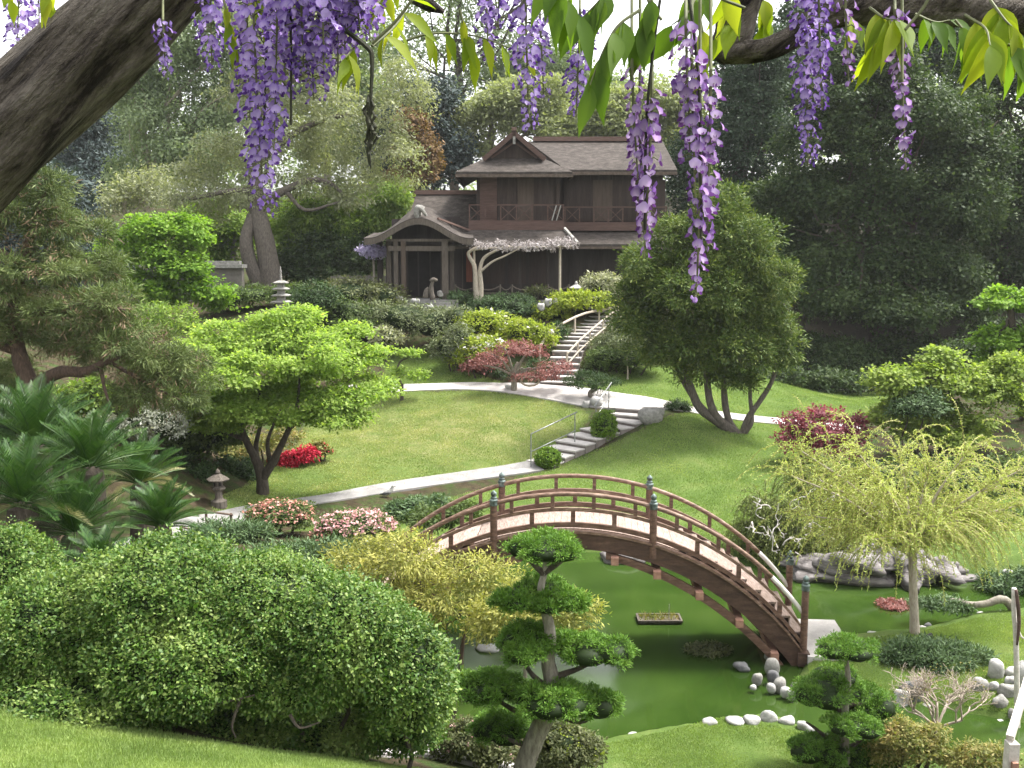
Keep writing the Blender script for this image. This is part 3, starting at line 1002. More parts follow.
# garden shed wall seen between the maples
sh = thing('garden_wall', 'grey plastered garden wall with a flat tiled coping behind the maples', 'wall', P(205, 300, 57))
plaster = surf_mat('grey_plaster', [(0.3, (0.12, 0.11, 0.10)), (0.7, (0.22, 0.20, 0.18))], 1.5, 0.9, 0.2, fine=(10, .3))
MB().bbox((hx(150, 57), 57, 5.5), (hx(241, 57), 57.5, hzz(268, 57))).build('wall_body', plaster, sh)
MB().bbox((hx(146, 57), 56.7, hzz(268, 57) + .002), (hx(243, 57), 57.8, hzz(264.5, 57))).bbox((hx(150, 57), 57, hzz(264.5, 57) + .002), (hx(239, 57), 57.5, hzz(261, 57))).build('coping', stone_grey, sh)
wf = thing('plank_fence', 'grey board fence between the bamboo and the porch', 'fence', P(360, 290, 60))
m = MB()
for i in range(18):
    x = hx(330, 60) + i * .2
    m.bbox((x, 60, 6.2), (x + .18, 60.05, 7.75 + .03 * (i % 3)))
m.build('boards', plaster, wf)
MB().bbox((hx(330, 60), 60.05, 7.45), (hx(392, 60), 60.11, 7.57)).build('rail', post_mat, wf)

# ------------------------------------------------------------------ foliage
def rand_unit(n):
    v = rng.normal(size=(n, 3))
    return unit(v)


def leaf_cards(pos, nrm, axis, L, W, fold=0.0):
    """rhombic leaves: pos = stalk end, axis = pointing direction, nrm = upper side"""
    n = len(pos)
    axis = unit(axis - nrm * (axis * nrm).sum(1, keepdims=True) * 0.6)
    b = unit(np.cross(nrm, axis))
    L = np.broadcast_to(np.asarray(L, float).reshape(-1, 1) if np.ndim(L) else L, (n, 1))
    W = np.broadcast_to(np.asarray(W, float).reshape(-1, 1) if np.ndim(W) else W, (n, 1))
    lift = nrm * fold * W
    mid = pos + axis * L * 0.45
    V = np.stack([pos, mid - b * W * 0.5 + lift, pos + axis * L, mid + b * W * 0.5 + lift], 1).reshape(-1, 3)
    F = np.arange(4 * n).reshape(n, 4)
    return V, F


def lump3(p, wl, ph=0.0):
    q = p * (2 * math.pi / wl)
    x, y, z = q[:, 0], q[:, 1], q[:, 2]
    return (np.sin(x + 1.3 * np.sin(y * .7 + ph)) + np.sin(y * 1.1 + 1.7 * np.sin(z * .8 + 1 + ph)) + np.sin(z * 1.2 + 1.5 * np.sin(x * .9 + 2 + ph))) / 3


def blob_points(blobs, n, inner=0.72, low_cut=-0.75, lump=0.0, hole=-9.0, wl=1.0):
    """random points near the outside of a union of ellipsoids + outward directions"""
    bl = np.asarray(blobs, float)
    wts = (bl[:, 3] * bl[:, 4] + bl[:, 4] * bl[:, 5] + bl[:, 3] * bl[:, 5])
    out_p, out_d = [], []
    need = n
    for _ in range(12):
        if need <= 0: break
        k = int(need * 1.6) + 20
        idx = rng.choice(len(bl), size=k, p=wts / wts.sum())
        d = rand_unit(k)
        d = d[(d[:, 2] > low_cut)]
        idx = idx[:len(d)]
        r = inner + (1.0 - inner) * rng.random(len(d)) ** 0.6
        r *= 1 + 0.06 * rng.normal(size=len(d))
        p = bl[idx, :3] + d * bl[idx, 3:6] * r[:, None]
        if lump or hole > -2:
            ln = lump3(p, wl, bl[0, 0])
            p = bl[idx, :3] + (p - bl[idx, :3]) * (1 + lump * ln)[:, None]
        ok = np.ones(len(p), bool) if hole <= -2 else (ln + .12 * rng.normal(size=len(p)) > hole)
        for j in range(len(bl)):
            q = ((p - bl[j, :3]) / bl[j, 3:6])
            ok &= ((q ** 2).sum(1) > 0.5) | (idx == j)
        nd = unit(d / bl[idx, 3:6])
        out_p.append(p[ok]); out_d.append(nd[ok])
        need -= ok.sum()
    return np.vstack(out_p)[:n], np.vstack(out_d)[:n]


def clump_leaves(cent, cdir, lpc, cr, L, W, up=0.5, flat=0.6, droop=0.0, rnd=0.7, lvar=0.35, out_ax=0.4):
    n = len(cent)
    c = np.repeat(cent, lpc, 0)
    d = np.repeat(cdir, lpc, 0)
    off = rng.normal(size=(n * lpc, 3)) * np.array([cr, cr, cr * flat]) * 0.55
    pos = c + off
    nrm = unit(d * 0.55 + np.array([0, 0, up]) + rng.normal(size=pos.shape) * rnd * 0.6)
    ax = unit(rand_unit(len(pos)) + d * out_ax + off / (cr + 1e-6) * 0.5 - np.array([0, 0, droop]))
    s = 1 + lvar * rng.normal(size=len(pos))
    s = np.clip(s, 0.45, 1.7)
    return leaf_cards(pos, nrm, ax, L * s, W * s)


def sublobes(blobs, n, scale=.45, flat=.8, r0=.55, r1=.85):
    """break every big lobe into smaller tufts with gaps between them"""
    out = []
    for (x, y, z, a, b, c) in blobs:
        for d in rand_unit(n):
            if d[2] < -.6: d[2] *= -.6
            q = random.uniform(r0, r1)
            s = scale * random.uniform(.7, 1.25)
            m = max(a, c)
            out.append((x + a * q * d[0], y + b * q * d[1], z + c * q * d[2], a * s, b * s, min(c, m) * s * flat + .15 * m * s))
    return out


def crown_mesh(name, parent, mat, blobs, nclump, lpc, cr, L, W, inner=0.7, low_cut=-0.75, lump=.16, hole=-.22, wl=None, tufts=None, **kw):
    if tufts: blobs = sublobes(blobs, *tufts)
    c, d = blob_points(blobs, nclump, inner, low_cut, lump, hole, wl or cr * 3.6)
    V, F = clump_leaves(c, d, lpc, cr, L, W, **kw)
    return mesh_obj(name, V, F, mat, parent)


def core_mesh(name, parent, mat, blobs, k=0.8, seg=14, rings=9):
    """rough inner body of dense clipped growth; its dark colour stands in for the shade inside"""
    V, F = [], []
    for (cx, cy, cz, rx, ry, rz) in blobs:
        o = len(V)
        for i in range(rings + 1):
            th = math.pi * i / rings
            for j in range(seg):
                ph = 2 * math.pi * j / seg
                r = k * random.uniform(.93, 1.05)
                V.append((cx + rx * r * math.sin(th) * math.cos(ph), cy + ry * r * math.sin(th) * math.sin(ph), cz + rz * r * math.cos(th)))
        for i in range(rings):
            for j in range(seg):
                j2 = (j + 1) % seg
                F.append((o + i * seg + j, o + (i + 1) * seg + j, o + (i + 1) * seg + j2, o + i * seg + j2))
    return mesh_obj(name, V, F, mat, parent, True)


def limb(p0, p1, n=6, wob=0.12, sag=0.0):
    p0, p1 = np.asarray(p0, float), np.asarray(p1, float)
    L = np.linalg.norm(p1 - p0)
    pts = []
    for i in range(n + 1):
        t = i / n
        q = p0 * (1 - t) + p1 * t
        q = q + np.array([random.gauss(0, 1), random.gauss(0, 1), random.gauss(0, .6)]) * wob * L * math.sin(math.pi * t) * .5
        q[2] -= sag * L * math.sin(math.pi * t)
        pts.append(q)
    return np.array(pts)


def make_tree(name, label, base, trunk_top, blobs, leaf, bark, trunk_r, nclump, lpc, cr, L, W, group=None, cat='tree', nlimb=None, limbs=True, core=0.5, **kw):
    """tapered trunk and limbs that reach into every lobe of a leafy crown"""
    root = thing(name, label, cat, base, group)
    m = MB()
    base = np.asarray(base, float)
    tt = np.asarray(trunk_top, float)
    tp = limb(base - np.array([0, 0, .3]), tt, 7, .06)
    m.tube(tp, np.linspace(trunk_r * 1.25, trunk_r * .7, len(tp)), 9, bump=.06)
    if limbs:
        for b in blobs[:nlimb]:
            c = np.array(b[:3])
            st = tp[random.randint(4, 7)]
            q = limb(st, c + np.array([0, 0, b[5] * .3]), 6, .10)
            m.tube(q, np.linspace(trunk_r * .5, trunk_r * .12, len(q)), 6)
            for _ in range(4):
                e = c + rand_unit(1)[0] * np.array(b[3:6]) * .85
                q2 = limb(q[random.randint(2, 5)], e, 5, .10)
                m.tube(q2, np.linspace(trunk_r * .22, trunk_r * .05, len(q2)), 5)
    m.build('trunk', bark, root, True)
    crown_mesh('crown', root, leaf, blobs, nclump, lpc, cr, L, W, **kw)
    if core:
        inn = [(a, b, c, d * .82, e * .82, f * .82) for a, b, c, d, e, f in blobs]
        crown_mesh('inner_leaves', root, leaf, inn, int(nclump * .45), lpc, cr * 1.2, L * 1.15, W * 1.15, inner=.2, lump=.1, hole=-9)
    return root


def px_blobs(specs, d, depth=0.8, dd=0.0):
    """lobes given as (px, py, rx, ry[, distance offset]) in photo pixels at distance d -> ellipsoids in metres"""
    out = []
    for s in specs:
        q = d + (s[4] if len(s) > 4 else 0)
        c = P(s[0], s[1], q)
        k = q / FPX
        rx, rz = s[2] * k, s[3] * k
        out.append((c[0], c[1], c[2], rx, max(rx, rz) * depth, rz))
    return out


# leaf materials: dark / mid / light of each kind
lf = {}
def LM(key, d, m, l, **kw): lf[key] = leaf_mat('leaf_' + key, d, m, l, **kw)
LM('hedge', (0.018, 0.055, 0.006), (0.080, 0.16, 0.024), (0.28, 0.34, 0.10), transl=.25, spec=.3, rough=.5, nscale=1.1, namt=.42)
LM('hedge_core', (0.010, 0.018, 0.005), (0.014, 0.026, 0.007), (0.02, 0.034, 0.009), transl=.0, spec=.1)  # near-black: shade inside dense growth put into the colour
LM('pine_pad', (0.045, 0.110, 0.012), (0.088, 0.185, 0.022), (0.17, 0.27, 0.045), transl=.2, spec=.2, nscale=3)
LM('maple', (0.13, 0.21, 0.04), (0.24, 0.34, 0.075), (0.40, 0.48, 0.14), transl=.5, nscale=.7)
LM('maple_bright', (0.08, 0.17, 0.018), (0.145, 0.25, 0.03), (0.23, 0.34, 0.055), transl=.42, nscale=.6)
LM('maple_pale', (0.12, 0.19, 0.03), (0.21, 0.28, 0.06), (0.33, 0.38, 0.11), transl=.4, nscale=.7)
LM('maple_red', (0.13, 0.05, 0.045), (0.23, 0.10, 0.09), (0.33, 0.18, 0.15), transl=.3, tcol=(1.4, .9, .8))
LM('maple_crimson', (0.11, 0.025, 0.035), (0.22, 0.06, 0.08), (0.33, 0.12, 0.14), transl=.3, tcol=(1.4, .8, .8))
LM('conifer', (0.034, 0.066, 0.014), (0.080, 0.125, 0.026), (0.20, 0.23, 0.055), transl=.22, nscale=1.0)
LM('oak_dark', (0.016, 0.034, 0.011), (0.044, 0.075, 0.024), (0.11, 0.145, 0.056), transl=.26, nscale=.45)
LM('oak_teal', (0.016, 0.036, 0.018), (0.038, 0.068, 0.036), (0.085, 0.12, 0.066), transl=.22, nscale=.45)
LM('olive', (0.14, 0.165, 0.075), (0.24, 0.27, 0.135), (0.35, 0.375, 0.21), transl=.35, nscale=.35)  # olive leaf with distance haze mixed into its colour
LM('hazy_grey_olive', (0.15, 0.17, 0.10), (0.25, 0.27, 0.165), (0.38, 0.385, 0.26), transl=.35, nscale=.35)  # grey leaf, paled further by haze put into the colour
LM('hazy_eucalypt', (0.13, 0.18, 0.095), (0.225, 0.285, 0.16), (0.35, 0.405, 0.25), transl=.35, nscale=.35)  # pale leaf, milky haze of the far trees painted in
LM('hazy_conifer', (0.024, 0.040, 0.040), (0.048, 0.070, 0.068), (0.09, 0.115, 0.11), transl=.1, nscale=.5)  # dark conifer, its blue cast is distance haze put into the colour
LM('rust', (0.10, 0.055, 0.025), (0.17, 0.10, 0.045), (0.23, 0.17, 0.075), transl=.2, nscale=.5)
LM('rust_green', (0.03, 0.045, 0.022), (0.06, 0.075, 0.038), (0.15, 0.105, 0.05), transl=.2, nscale=.3)
LM('bamboo', (0.06, 0.115, 0.02), (0.145, 0.22, 0.04), (0.27, 0.35, 0.08), transl=.38, nscale=.5)
LM('needle', (0.045, 0.070, 0.022), (0.105, 0.145, 0.045), (0.22, 0.255, 0.095), transl=.15, nscale=1.1, namt=.6)
LM('needle_brown', (0.09, 0.06, 0.035), (0.14, 0.095, 0.055), (0.19, 0.14, 0.085), transl=.1)
LM('cycad', (0.011, 0.040, 0.008), (0.030, 0.080, 0.014), (0.085, 0.15, 0.030), transl=.15, spec=.25, rough=.45)
LM('cycad_old', (0.09, 0.10, 0.03), (0.16, 0.16, 0.05), (0.24, 0.22, 0.09), transl=.12, spec=.5, rough=.35)
LM('yellow_shrub', (0.13, 0.155, 0.045), (0.26, 0.265, 0.07), (0.47, 0.43, 0.12), transl=.3, nscale=1.4)
LM('willow', (0.24, 0.30, 0.08), (0.36, 0.41, 0.13), (0.50, 0.53, 0.21), transl=.35, nscale=.8)
LM('weeping', (0.10, 0.13, 0.04), (0.18, 0.22, 0.07), (0.29, 0.32, 0.13), transl=.25)
LM('juniper', (0.040, 0.075, 0.030), (0.078, 0.13, 0.055), (0.145, 0.20, 0.095), transl=.15, nscale=1.5)
LM('shrub', (0.035, 0.062, 0.014), (0.068, 0.105, 0.026), (0.125, 0.165, 0.05), transl=.25, nscale=1.0)
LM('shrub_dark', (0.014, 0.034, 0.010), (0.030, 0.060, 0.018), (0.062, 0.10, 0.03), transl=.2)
LM('shrub_grey', (0.065, 0.085, 0.040), (0.115, 0.14, 0.065), (0.20, 0.22, 0.12), transl=.2)
LM('shrub_olive', (0.05, 0.065, 0.025), (0.095, 0.11, 0.045), (0.17, 0.175, 0.08), transl=.25)
LM('lime', (0.13, 0.18, 0.015), (0.225, 0.285, 0.03), (0.36, 0.38, 0.06), transl=.35)
LM('silver', (0.14, 0.155, 0.12), (0.26, 0.275, 0.225), (0.46, 0.46, 0.42), transl=.2)
LM('variegated', (0.15, 0.17, 0.09), (0.26, 0.27, 0.16), (0.44, 0.43, 0.32), transl=.25)
LM('ball', (0.055, 0.12, 0.008), (0.10, 0.185, 0.014), (0.19, 0.27, 0.03), transl=.2, nscale=3)
LM('nandina', (0.10, 0.13, 0.035), (0.20, 0.20, 0.06), (0.36, 0.24, 0.10), transl=.3, nscale=3, namt=.65)
LM('red_flower', (0.26, 0.008, 0.022), (0.44, 0.018, 0.045), (0.58, 0.045, 0.09), transl=.25, tcol=(1.2, .8, .8))
LM('pink_flower', (0.46, 0.20, 0.20), (0.62, 0.36, 0.36), (0.74, 0.56, 0.53), transl=.25, tcol=(1, 1, 1))
LM('peach_flower', (0.42, 0.15, 0.115), (0.55, 0.26, 0.21), (0.66, 0.43, 0.37), transl=.25, tcol=(1, 1, 1))
LM('white_flower', (0.52, 0.50, 0.46), (0.66, 0.64, 0.60), (0.78, 0.75, 0.72), transl=.25, tcol=(1, 1, 1))
LM('mauve_flower', (0.30, 0.26, 0.42), (0.42, 0.37, 0.55), (0.58, 0.54, 0.68), transl=.25, tcol=(1, 1, 1))
LM('pale_wisteria', (0.22, 0.195, 0.18), (0.33, 0.295, 0.29), (0.48, 0.45, 0.455), transl=.25, tcol=(1, 1, 1))


def shrub(name, label, leaf, d, lobes, L=.09, W=.05, nclump=260, lpc=14, cr=.16, cat='shrub', flower=None, fn=0, fl=.07, core=True, low_cut=-.55, group=None, inner=.86, up=.5, stem=bark_dark, **kw):
    """bush standing on the ground: leafy lobes (photo pixels at distance d), short stems, optional blossom"""
    bl = px_blobs(lobes, d, .85)
    cx = np.mean([b[0] for b in bl])
    g = np.array([cx, d, hz(cx, d)])
    root = thing(name, label, cat, g, group)
    crown_mesh('foliage', root, lf[leaf], bl, nclump, lpc, cr, L, W, inner=inner, low_cut=low_cut, up=up, **kw)
    m = MB()
    m.tube([g - [0, 0, .15], g + [0, 0, .06]], [.09, .05], 7)
    for b in bl:
        q = limb(np.array([g[0] * .5 + b[0] * .5, b[1], hz(g[0] * .5 + b[0] * .5, b[1]) - .1]), np.array(b[:3]) + np.array([0, 0, b[5] * .3]), 4, .1)
        m.tube(q, np.linspace(.05, .015, len(q)), 5)
    m.build('stem', stem, root)
    if core:
        core_mesh('shade_core', root, lf['hedge_core'], bl, .74, 10, 6)
    if flower:
        c, dd = blob_points(bl, fn, .98, 0.0)
        V, F = clump_leaves(c, dd, 4, fl * .8, fl, fl * .9, up=.8)
        mesh_obj('blossom', V, F, lf[flower], root)
    return root

# ------------------------------------------------------------------ background trees
BG = 'trees on the hillside behind the house'
def bg(name, label, px_base, d, lobes, leaf, bark, tr, nclump, lpc=22, cr=.75, L=.30, W=.15, top=None, dense=1.45, **kw):
    nclump, L, W = int(nclump * dense), L * .92, W * 1.2
    lpc = int(lpc * 1.35)
    kw.setdefault('tufts', (7, .46, .8))
    bl = px_blobs(lobes, d)
    b = ground_at(px_base, d)
    tp = P(*(top or (lobes[0][0], lobes[0][1])), d)
    kw.setdefault('inner', .55)
    return make_tree(name, label, b, tp, bl, lf[leaf], bark, tr, nclump, lpc, cr, L, W, group=kw.pop('group', None), **kw)


# left of the house
r = bg('conifer', 'dark blue green conifer far back, left of the pale eucalyptus', 85, 92, [(85, 130, 22, 40), (80, 190, 34, 40), (88, 245, 40, 40), (100, 165, 24, 30)], 'hazy_conifer', bark_dark, .35, 520, 24, .7, .34, .10, up=.1, droop=.5)
bg('eucalyptus', 'tall pale grey green eucalyptus with a light trunk', 140, 80, [(185, 60, 50, 42), (150, 120, 42, 42), (225, 110, 48, 45), (185, 165, 60, 40), (255, 60, 40, 45), (130, 190, 28, 26), (215, 15, 60, 35), (128, 70, 26, 35)], 'hazy_eucalypt', bark_pale, .38, 1000, 24, .8, .30, .10, droop=.5, up=.3, top=(148, 170))
# leaning oak with bare dark limbs
ob = ground_at(268, 60)
oak = thing('leaning_oak', 'big leaning oak with bare forking trunk and thin grey olive crown', 'tree', ob)
m = MB()
otr = [P(272, 300, 60), P(270, 270, 60), P(262, 230, 60), P(256, 200, 60.2), P(257, 150, 60.5), P(268, 90, 61)]
m.tube(otr, [.75, .62, .55, .45, .36, .2], 10, bump=.05, sub=4)
m.tube([P(262, 290, 60), P(250, 262, 59.8), P(246, 240, 59.7), P(252, 215, 60)], [.5, .42, .38, .3], 9, bump=.05, sub=4)
for pts, r0 in (([P(257, 205, 60), P(285, 190, 60), P(310, 180, 60.3), P(330, 183, 60.5), P(345, 196, 60.6)], .28), ([P(259, 160, 60.4), P(300, 130, 60.6), P(345, 115, 61), P(390, 120, 61)], .25),
                ([P(256, 190, 60.1), P(225, 192, 60), P(195, 198, 60), P(170, 200, 60)], .2), ([P(262, 120, 60.6), P(240, 80, 61), P(228, 50, 61)], .2), ([P(285, 190, 60), P(305, 210, 60), P(335, 203, 60), P(348, 200, 60)], .14),
                ([P(266, 100, 61), P(310, 70, 61), P(350, 60, 61.5)], .18)):
    m.tube(pts, np.linspace(r0, r0 * .3, len(pts)), 7, bump=.05, sub=4)
m.build('trunk', bark_mid, oak, True)
ol = px_blobs([(300, 75, 50, 42), (350, 120, 48, 48), (300, 145, 50, 40), (400, 105, 30, 42), (385, 165, 38, 34), (330, 190, 45, 26), (240, 160, 40, 36), (235, 205, 42, 22), (190, 190, 40, 28), (265, 110, 45, 40), (290, 25, 60, 35)], 61)
crown_mesh('crown', oak, lf['hazy_grey_olive'], ol, 1900, 30, .50, .20, .075, tufts=(8, .45, .8), inner=.4, droop=.5, up=.3)
bg('mixed_conifer', 'dark conifer with rust coloured dead boughs left of the house roof', 418, 82, [(418, 130, 40, 35), (400, 170, 34, 35), (440, 165, 32, 32), (430, 95, 34, 26)], 'hazy_conifer', bark_red, .35, 520, 24, .7, .32, .12, droop=.3)
bg('rust_cypress', 'rust brown dying cypress beside the dark conifer', 415, 78, [(412, 128, 20, 16), (405, 152, 20, 14), (425, 160, 14, 22), (408, 178, 20, 12)], 'rust', bark_red, .25, 210, 22, .45, .28, .1, droop=.3)
bg('tall_pine', 'tall hazy grey green pine rising highest behind the conifers', 455, 108, [(455, 40, 45, 40), (430, 20, 55, 35), (500, 55, 42, 40), (480, 90, 55, 30), (400, 60, 40, 40), (480, -50, 80, 50), (560, -120, 90, 55), (620, -90, 70, 40), (420, -120, 90, 60), (690, -150, 80, 55)], 'hazy_eucalypt', bark_dark, .45, 700, 24, 1.0, .42, .14)
bg('olive_tree', 'rounded pale olive tree rising behind the house gable', 500, 84, [(490, 115, 42, 28), (530, 105, 40, 26), (470, 140, 30, 26), (555, 125, 34, 24)], 'olive', bark_grey, .3, 560, 24, .7, .28, .11)
bg('oak_tree', 'light green round oak behind the ridge of the house', 630, 84, [(610, 110, 44, 30), (655, 115, 42, 32), (690, 130, 34, 34), (580, 130, 34, 20), (640, 150, 60, 22)], 'olive', bark_grey, .35, 640, 24, .7, .28, .12)
bg('hazy_oak', 'hazy grey green oak top seen between hanging wisteria clusters', 560, 108, [(545, 75, 48, 30), (590, 95, 50, 26), (520, 95, 30, 26)], 'hazy_eucalypt', bark_grey, .4, 430, 24, 1.0, .40, .15)
for i, (px, py, s, lab) in enumerate(((30, 120, 60, 'far grey green tree behind the thick leaning trunk'), (110, 40, 55, 'far pale tree top just right of the thick leaning trunk'), (330, 40, 50, 'far pale tree top behind the leaning oak'))):
    bg('far_tree', lab, px, 115, [(px, py, s, s * .7), (px - s * .6, py + 50, s * .8, s * .7), (px + s * .6, py + 55, s * .8, s * .7), (px, py + 100, s, s * .6)], 'hazy_eucalypt', bark_grey, .4, 480, 24, 1.1, .45, .17)

wv_bl = [(x, 124 + 6 * math.sin(x * .7), 15 + 5 * math.sin(x * .37) + (6 if x > 12 else 2 if x < -12 else -4), 8, 4, 9 + 3 * math.sin(x * .9)) for x in np.arange(-78, 82, 5.5)]
cw, dw_ = blob_points(wv_bl, 3600, .6, -.9)
V, F = clump_leaves(cw, dw_, 20, 1.1, .55, .26)
fw = mesh_obj('far_woods', V, F, lf['hazy_eucalypt'])
tag(fw, 'hazy far woods closing the view between the hillside trees', 'woods', kind='stuff')

# bamboo and bright growth between the oak and the porch
bg('bamboo_clump', 'tall yellow green bamboo clump between the oak trunk and the porch', 330, 64, [(330, 215, 42, 26), (300, 235, 32, 30), (365, 220, 30, 28), (395, 205, 20, 30), (345, 245, 38, 26)], 'bamboo', bark_grey, .14, 520, 24, .5, .26, .07, droop=.6, up=.2)
bg('dark_laurel', 'dark laurel bush under the bamboo beside the porch', 330, 62.5, [(325, 262, 40, 24), (360, 255, 26, 26), (300, 268, 26, 20), (345, 275, 40, 16)], 'oak_dark', bark_dark, .12, 330, 22, .4, .2, .08)
bg('leafy_oak', 'yellow green leafy tree behind the bright maple', 230, 66, [(235, 235, 30, 28), (200, 225, 30, 22), (215, 260, 35, 26)], 'bamboo', bark_grey, .2, 300, 22, .5, .24, .09)
bg('dry_tree', 'thin brown twiggy tree below the eucalyptus', 128, 72, [(125, 200, 22, 26), (150, 190, 20, 24)], 'hazy_grey_olive', bark_pale, .2, 120, 16, .6, .22, .08)
bg('cedar', 'dark cedar standing behind the needle pine', 60, 60, [(40, 200, 40, 50), (20, 250, 50, 50), (75, 270, 45, 40), (110, 290, 40, 30)], 'hazy_conifer', bark_dark, .3, 420, 22, .7, .3, .1)

# right of the house: dark oaks
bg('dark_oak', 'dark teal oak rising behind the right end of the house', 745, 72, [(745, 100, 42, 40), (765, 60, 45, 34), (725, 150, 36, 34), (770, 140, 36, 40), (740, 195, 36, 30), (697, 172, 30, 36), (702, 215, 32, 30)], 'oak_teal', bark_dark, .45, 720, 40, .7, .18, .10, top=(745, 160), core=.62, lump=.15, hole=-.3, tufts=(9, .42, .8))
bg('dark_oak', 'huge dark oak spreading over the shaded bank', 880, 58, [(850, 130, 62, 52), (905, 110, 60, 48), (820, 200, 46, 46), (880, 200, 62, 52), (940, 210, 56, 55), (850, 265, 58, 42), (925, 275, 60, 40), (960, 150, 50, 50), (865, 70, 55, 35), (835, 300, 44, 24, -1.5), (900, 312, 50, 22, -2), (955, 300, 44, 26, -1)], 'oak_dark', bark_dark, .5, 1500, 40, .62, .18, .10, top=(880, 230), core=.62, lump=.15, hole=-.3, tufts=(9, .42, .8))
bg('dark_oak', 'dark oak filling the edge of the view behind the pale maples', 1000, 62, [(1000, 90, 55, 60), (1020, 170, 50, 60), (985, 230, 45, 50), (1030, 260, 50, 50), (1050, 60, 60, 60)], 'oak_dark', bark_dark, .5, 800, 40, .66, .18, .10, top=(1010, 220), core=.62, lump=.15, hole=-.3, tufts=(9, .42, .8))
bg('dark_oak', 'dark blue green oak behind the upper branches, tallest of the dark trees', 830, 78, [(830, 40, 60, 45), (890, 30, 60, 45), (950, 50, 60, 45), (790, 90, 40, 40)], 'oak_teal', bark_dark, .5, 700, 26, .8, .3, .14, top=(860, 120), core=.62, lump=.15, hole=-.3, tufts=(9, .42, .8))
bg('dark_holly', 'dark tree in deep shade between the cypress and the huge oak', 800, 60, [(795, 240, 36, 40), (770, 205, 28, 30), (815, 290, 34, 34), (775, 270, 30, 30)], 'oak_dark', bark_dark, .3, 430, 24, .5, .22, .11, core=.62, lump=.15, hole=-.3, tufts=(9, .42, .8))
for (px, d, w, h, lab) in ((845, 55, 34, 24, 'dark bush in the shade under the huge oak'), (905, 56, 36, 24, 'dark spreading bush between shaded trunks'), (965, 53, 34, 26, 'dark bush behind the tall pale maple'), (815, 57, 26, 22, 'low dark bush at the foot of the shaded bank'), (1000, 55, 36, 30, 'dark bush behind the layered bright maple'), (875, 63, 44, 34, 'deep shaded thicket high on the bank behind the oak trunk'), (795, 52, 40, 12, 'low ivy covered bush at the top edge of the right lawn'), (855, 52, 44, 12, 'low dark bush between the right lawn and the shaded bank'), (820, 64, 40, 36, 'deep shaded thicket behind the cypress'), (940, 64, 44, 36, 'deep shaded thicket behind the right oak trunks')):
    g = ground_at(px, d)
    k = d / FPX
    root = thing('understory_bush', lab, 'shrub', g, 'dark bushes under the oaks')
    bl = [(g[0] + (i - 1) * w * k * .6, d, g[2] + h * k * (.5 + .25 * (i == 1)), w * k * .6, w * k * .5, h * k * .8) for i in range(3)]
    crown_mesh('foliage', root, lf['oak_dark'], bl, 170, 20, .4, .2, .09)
    m = MB()
    for b in bl:
        m.tube(limb(g - np.array([0, 0, .1]), np.array(b[:3]), 4, .1), [.08, .07, .06, .05, .03], 5)
    m.build('stem', bark_dark, root)

# ------------------------------------------------------------------ the tall cypress with many stems
cb = G(735, 432)
cyp = thing('cypress', 'tall broad green cypress with several curved bare stems, standing on the lawn by the house', 'tree', cb)
cd = cb[1]
m = MB()
for pts, r0 in (([P(738, 438, cd), P(722, 424, cd), P(700, 408, cd), P(690, 385, cd), P(680, 350, cd)], .26), ([P(740, 436, cd), P(716, 416, cd - .1), P(708, 390, cd - .1), P(706, 350, cd), P(705, 290, cd)], .2),
                ([P(738, 436, cd), P(728, 418, cd + .1), P(724, 390, cd + .1), P(727, 360, cd), P(735, 300, cd)], .17), ([P(742, 436, cd), P(748, 418, cd), P(762, 398, cd), P(774, 375, cd), P(780, 330, cd)], .15),
                ([P(700, 408, cd), P(682, 380, cd + .2), P(665, 340, cd)], .12), ([P(744, 434, cd), P(752, 420, cd), P(750, 390, cd + .2), P(755, 340, cd)], .12)):
    m.tube(pts, np.linspace(r0, r0 * .45, len(pts)), 8, bump=.06, sub=4)
m.build('trunk', bark_mid, cyp, True)
cl = px_blobs([(722, 215, 26, 34), (700, 250, 48, 40, .3), (745, 255, 42, 42, -.3), (665, 280, 42, 38), (715, 300, 50, 40, -.9), (770, 300, 38, 42), (655, 320, 36, 32), (690, 345, 42, 32, -.6), (745, 345, 44, 36, -.6), (780, 345, 28, 30), (715, 372, 34, 18), (665, 350, 32, 22), (758, 378, 18, 20), (645, 295, 24, 26, .3)], cd, .8)
cl = [(P(708, 300, cd)[0] + (a - P(715, 300, cd)[0]) * .94, b, c, d * .95, e, f) for a, b, c, d, e, f in cl]
crown_mesh('crown', cyp, lf['conifer'], cl, 2300, 40, .26, .15, .045, inner=.7, up=.5, out_ax=1.1, flat=.8, tufts=(12, .36, 1.0, .62, 1.0))
crown_mesh('inner_leaves', cyp, lf['conifer'], [(a, b, c, d * .72, e * .72, f * .72) for a, b, c, d, e, f in cl], 1000, 36, .34, .17, .055, inner=.3, up=.5, out_ax=1.1, flat=.8, lump=.1, hole=-9)

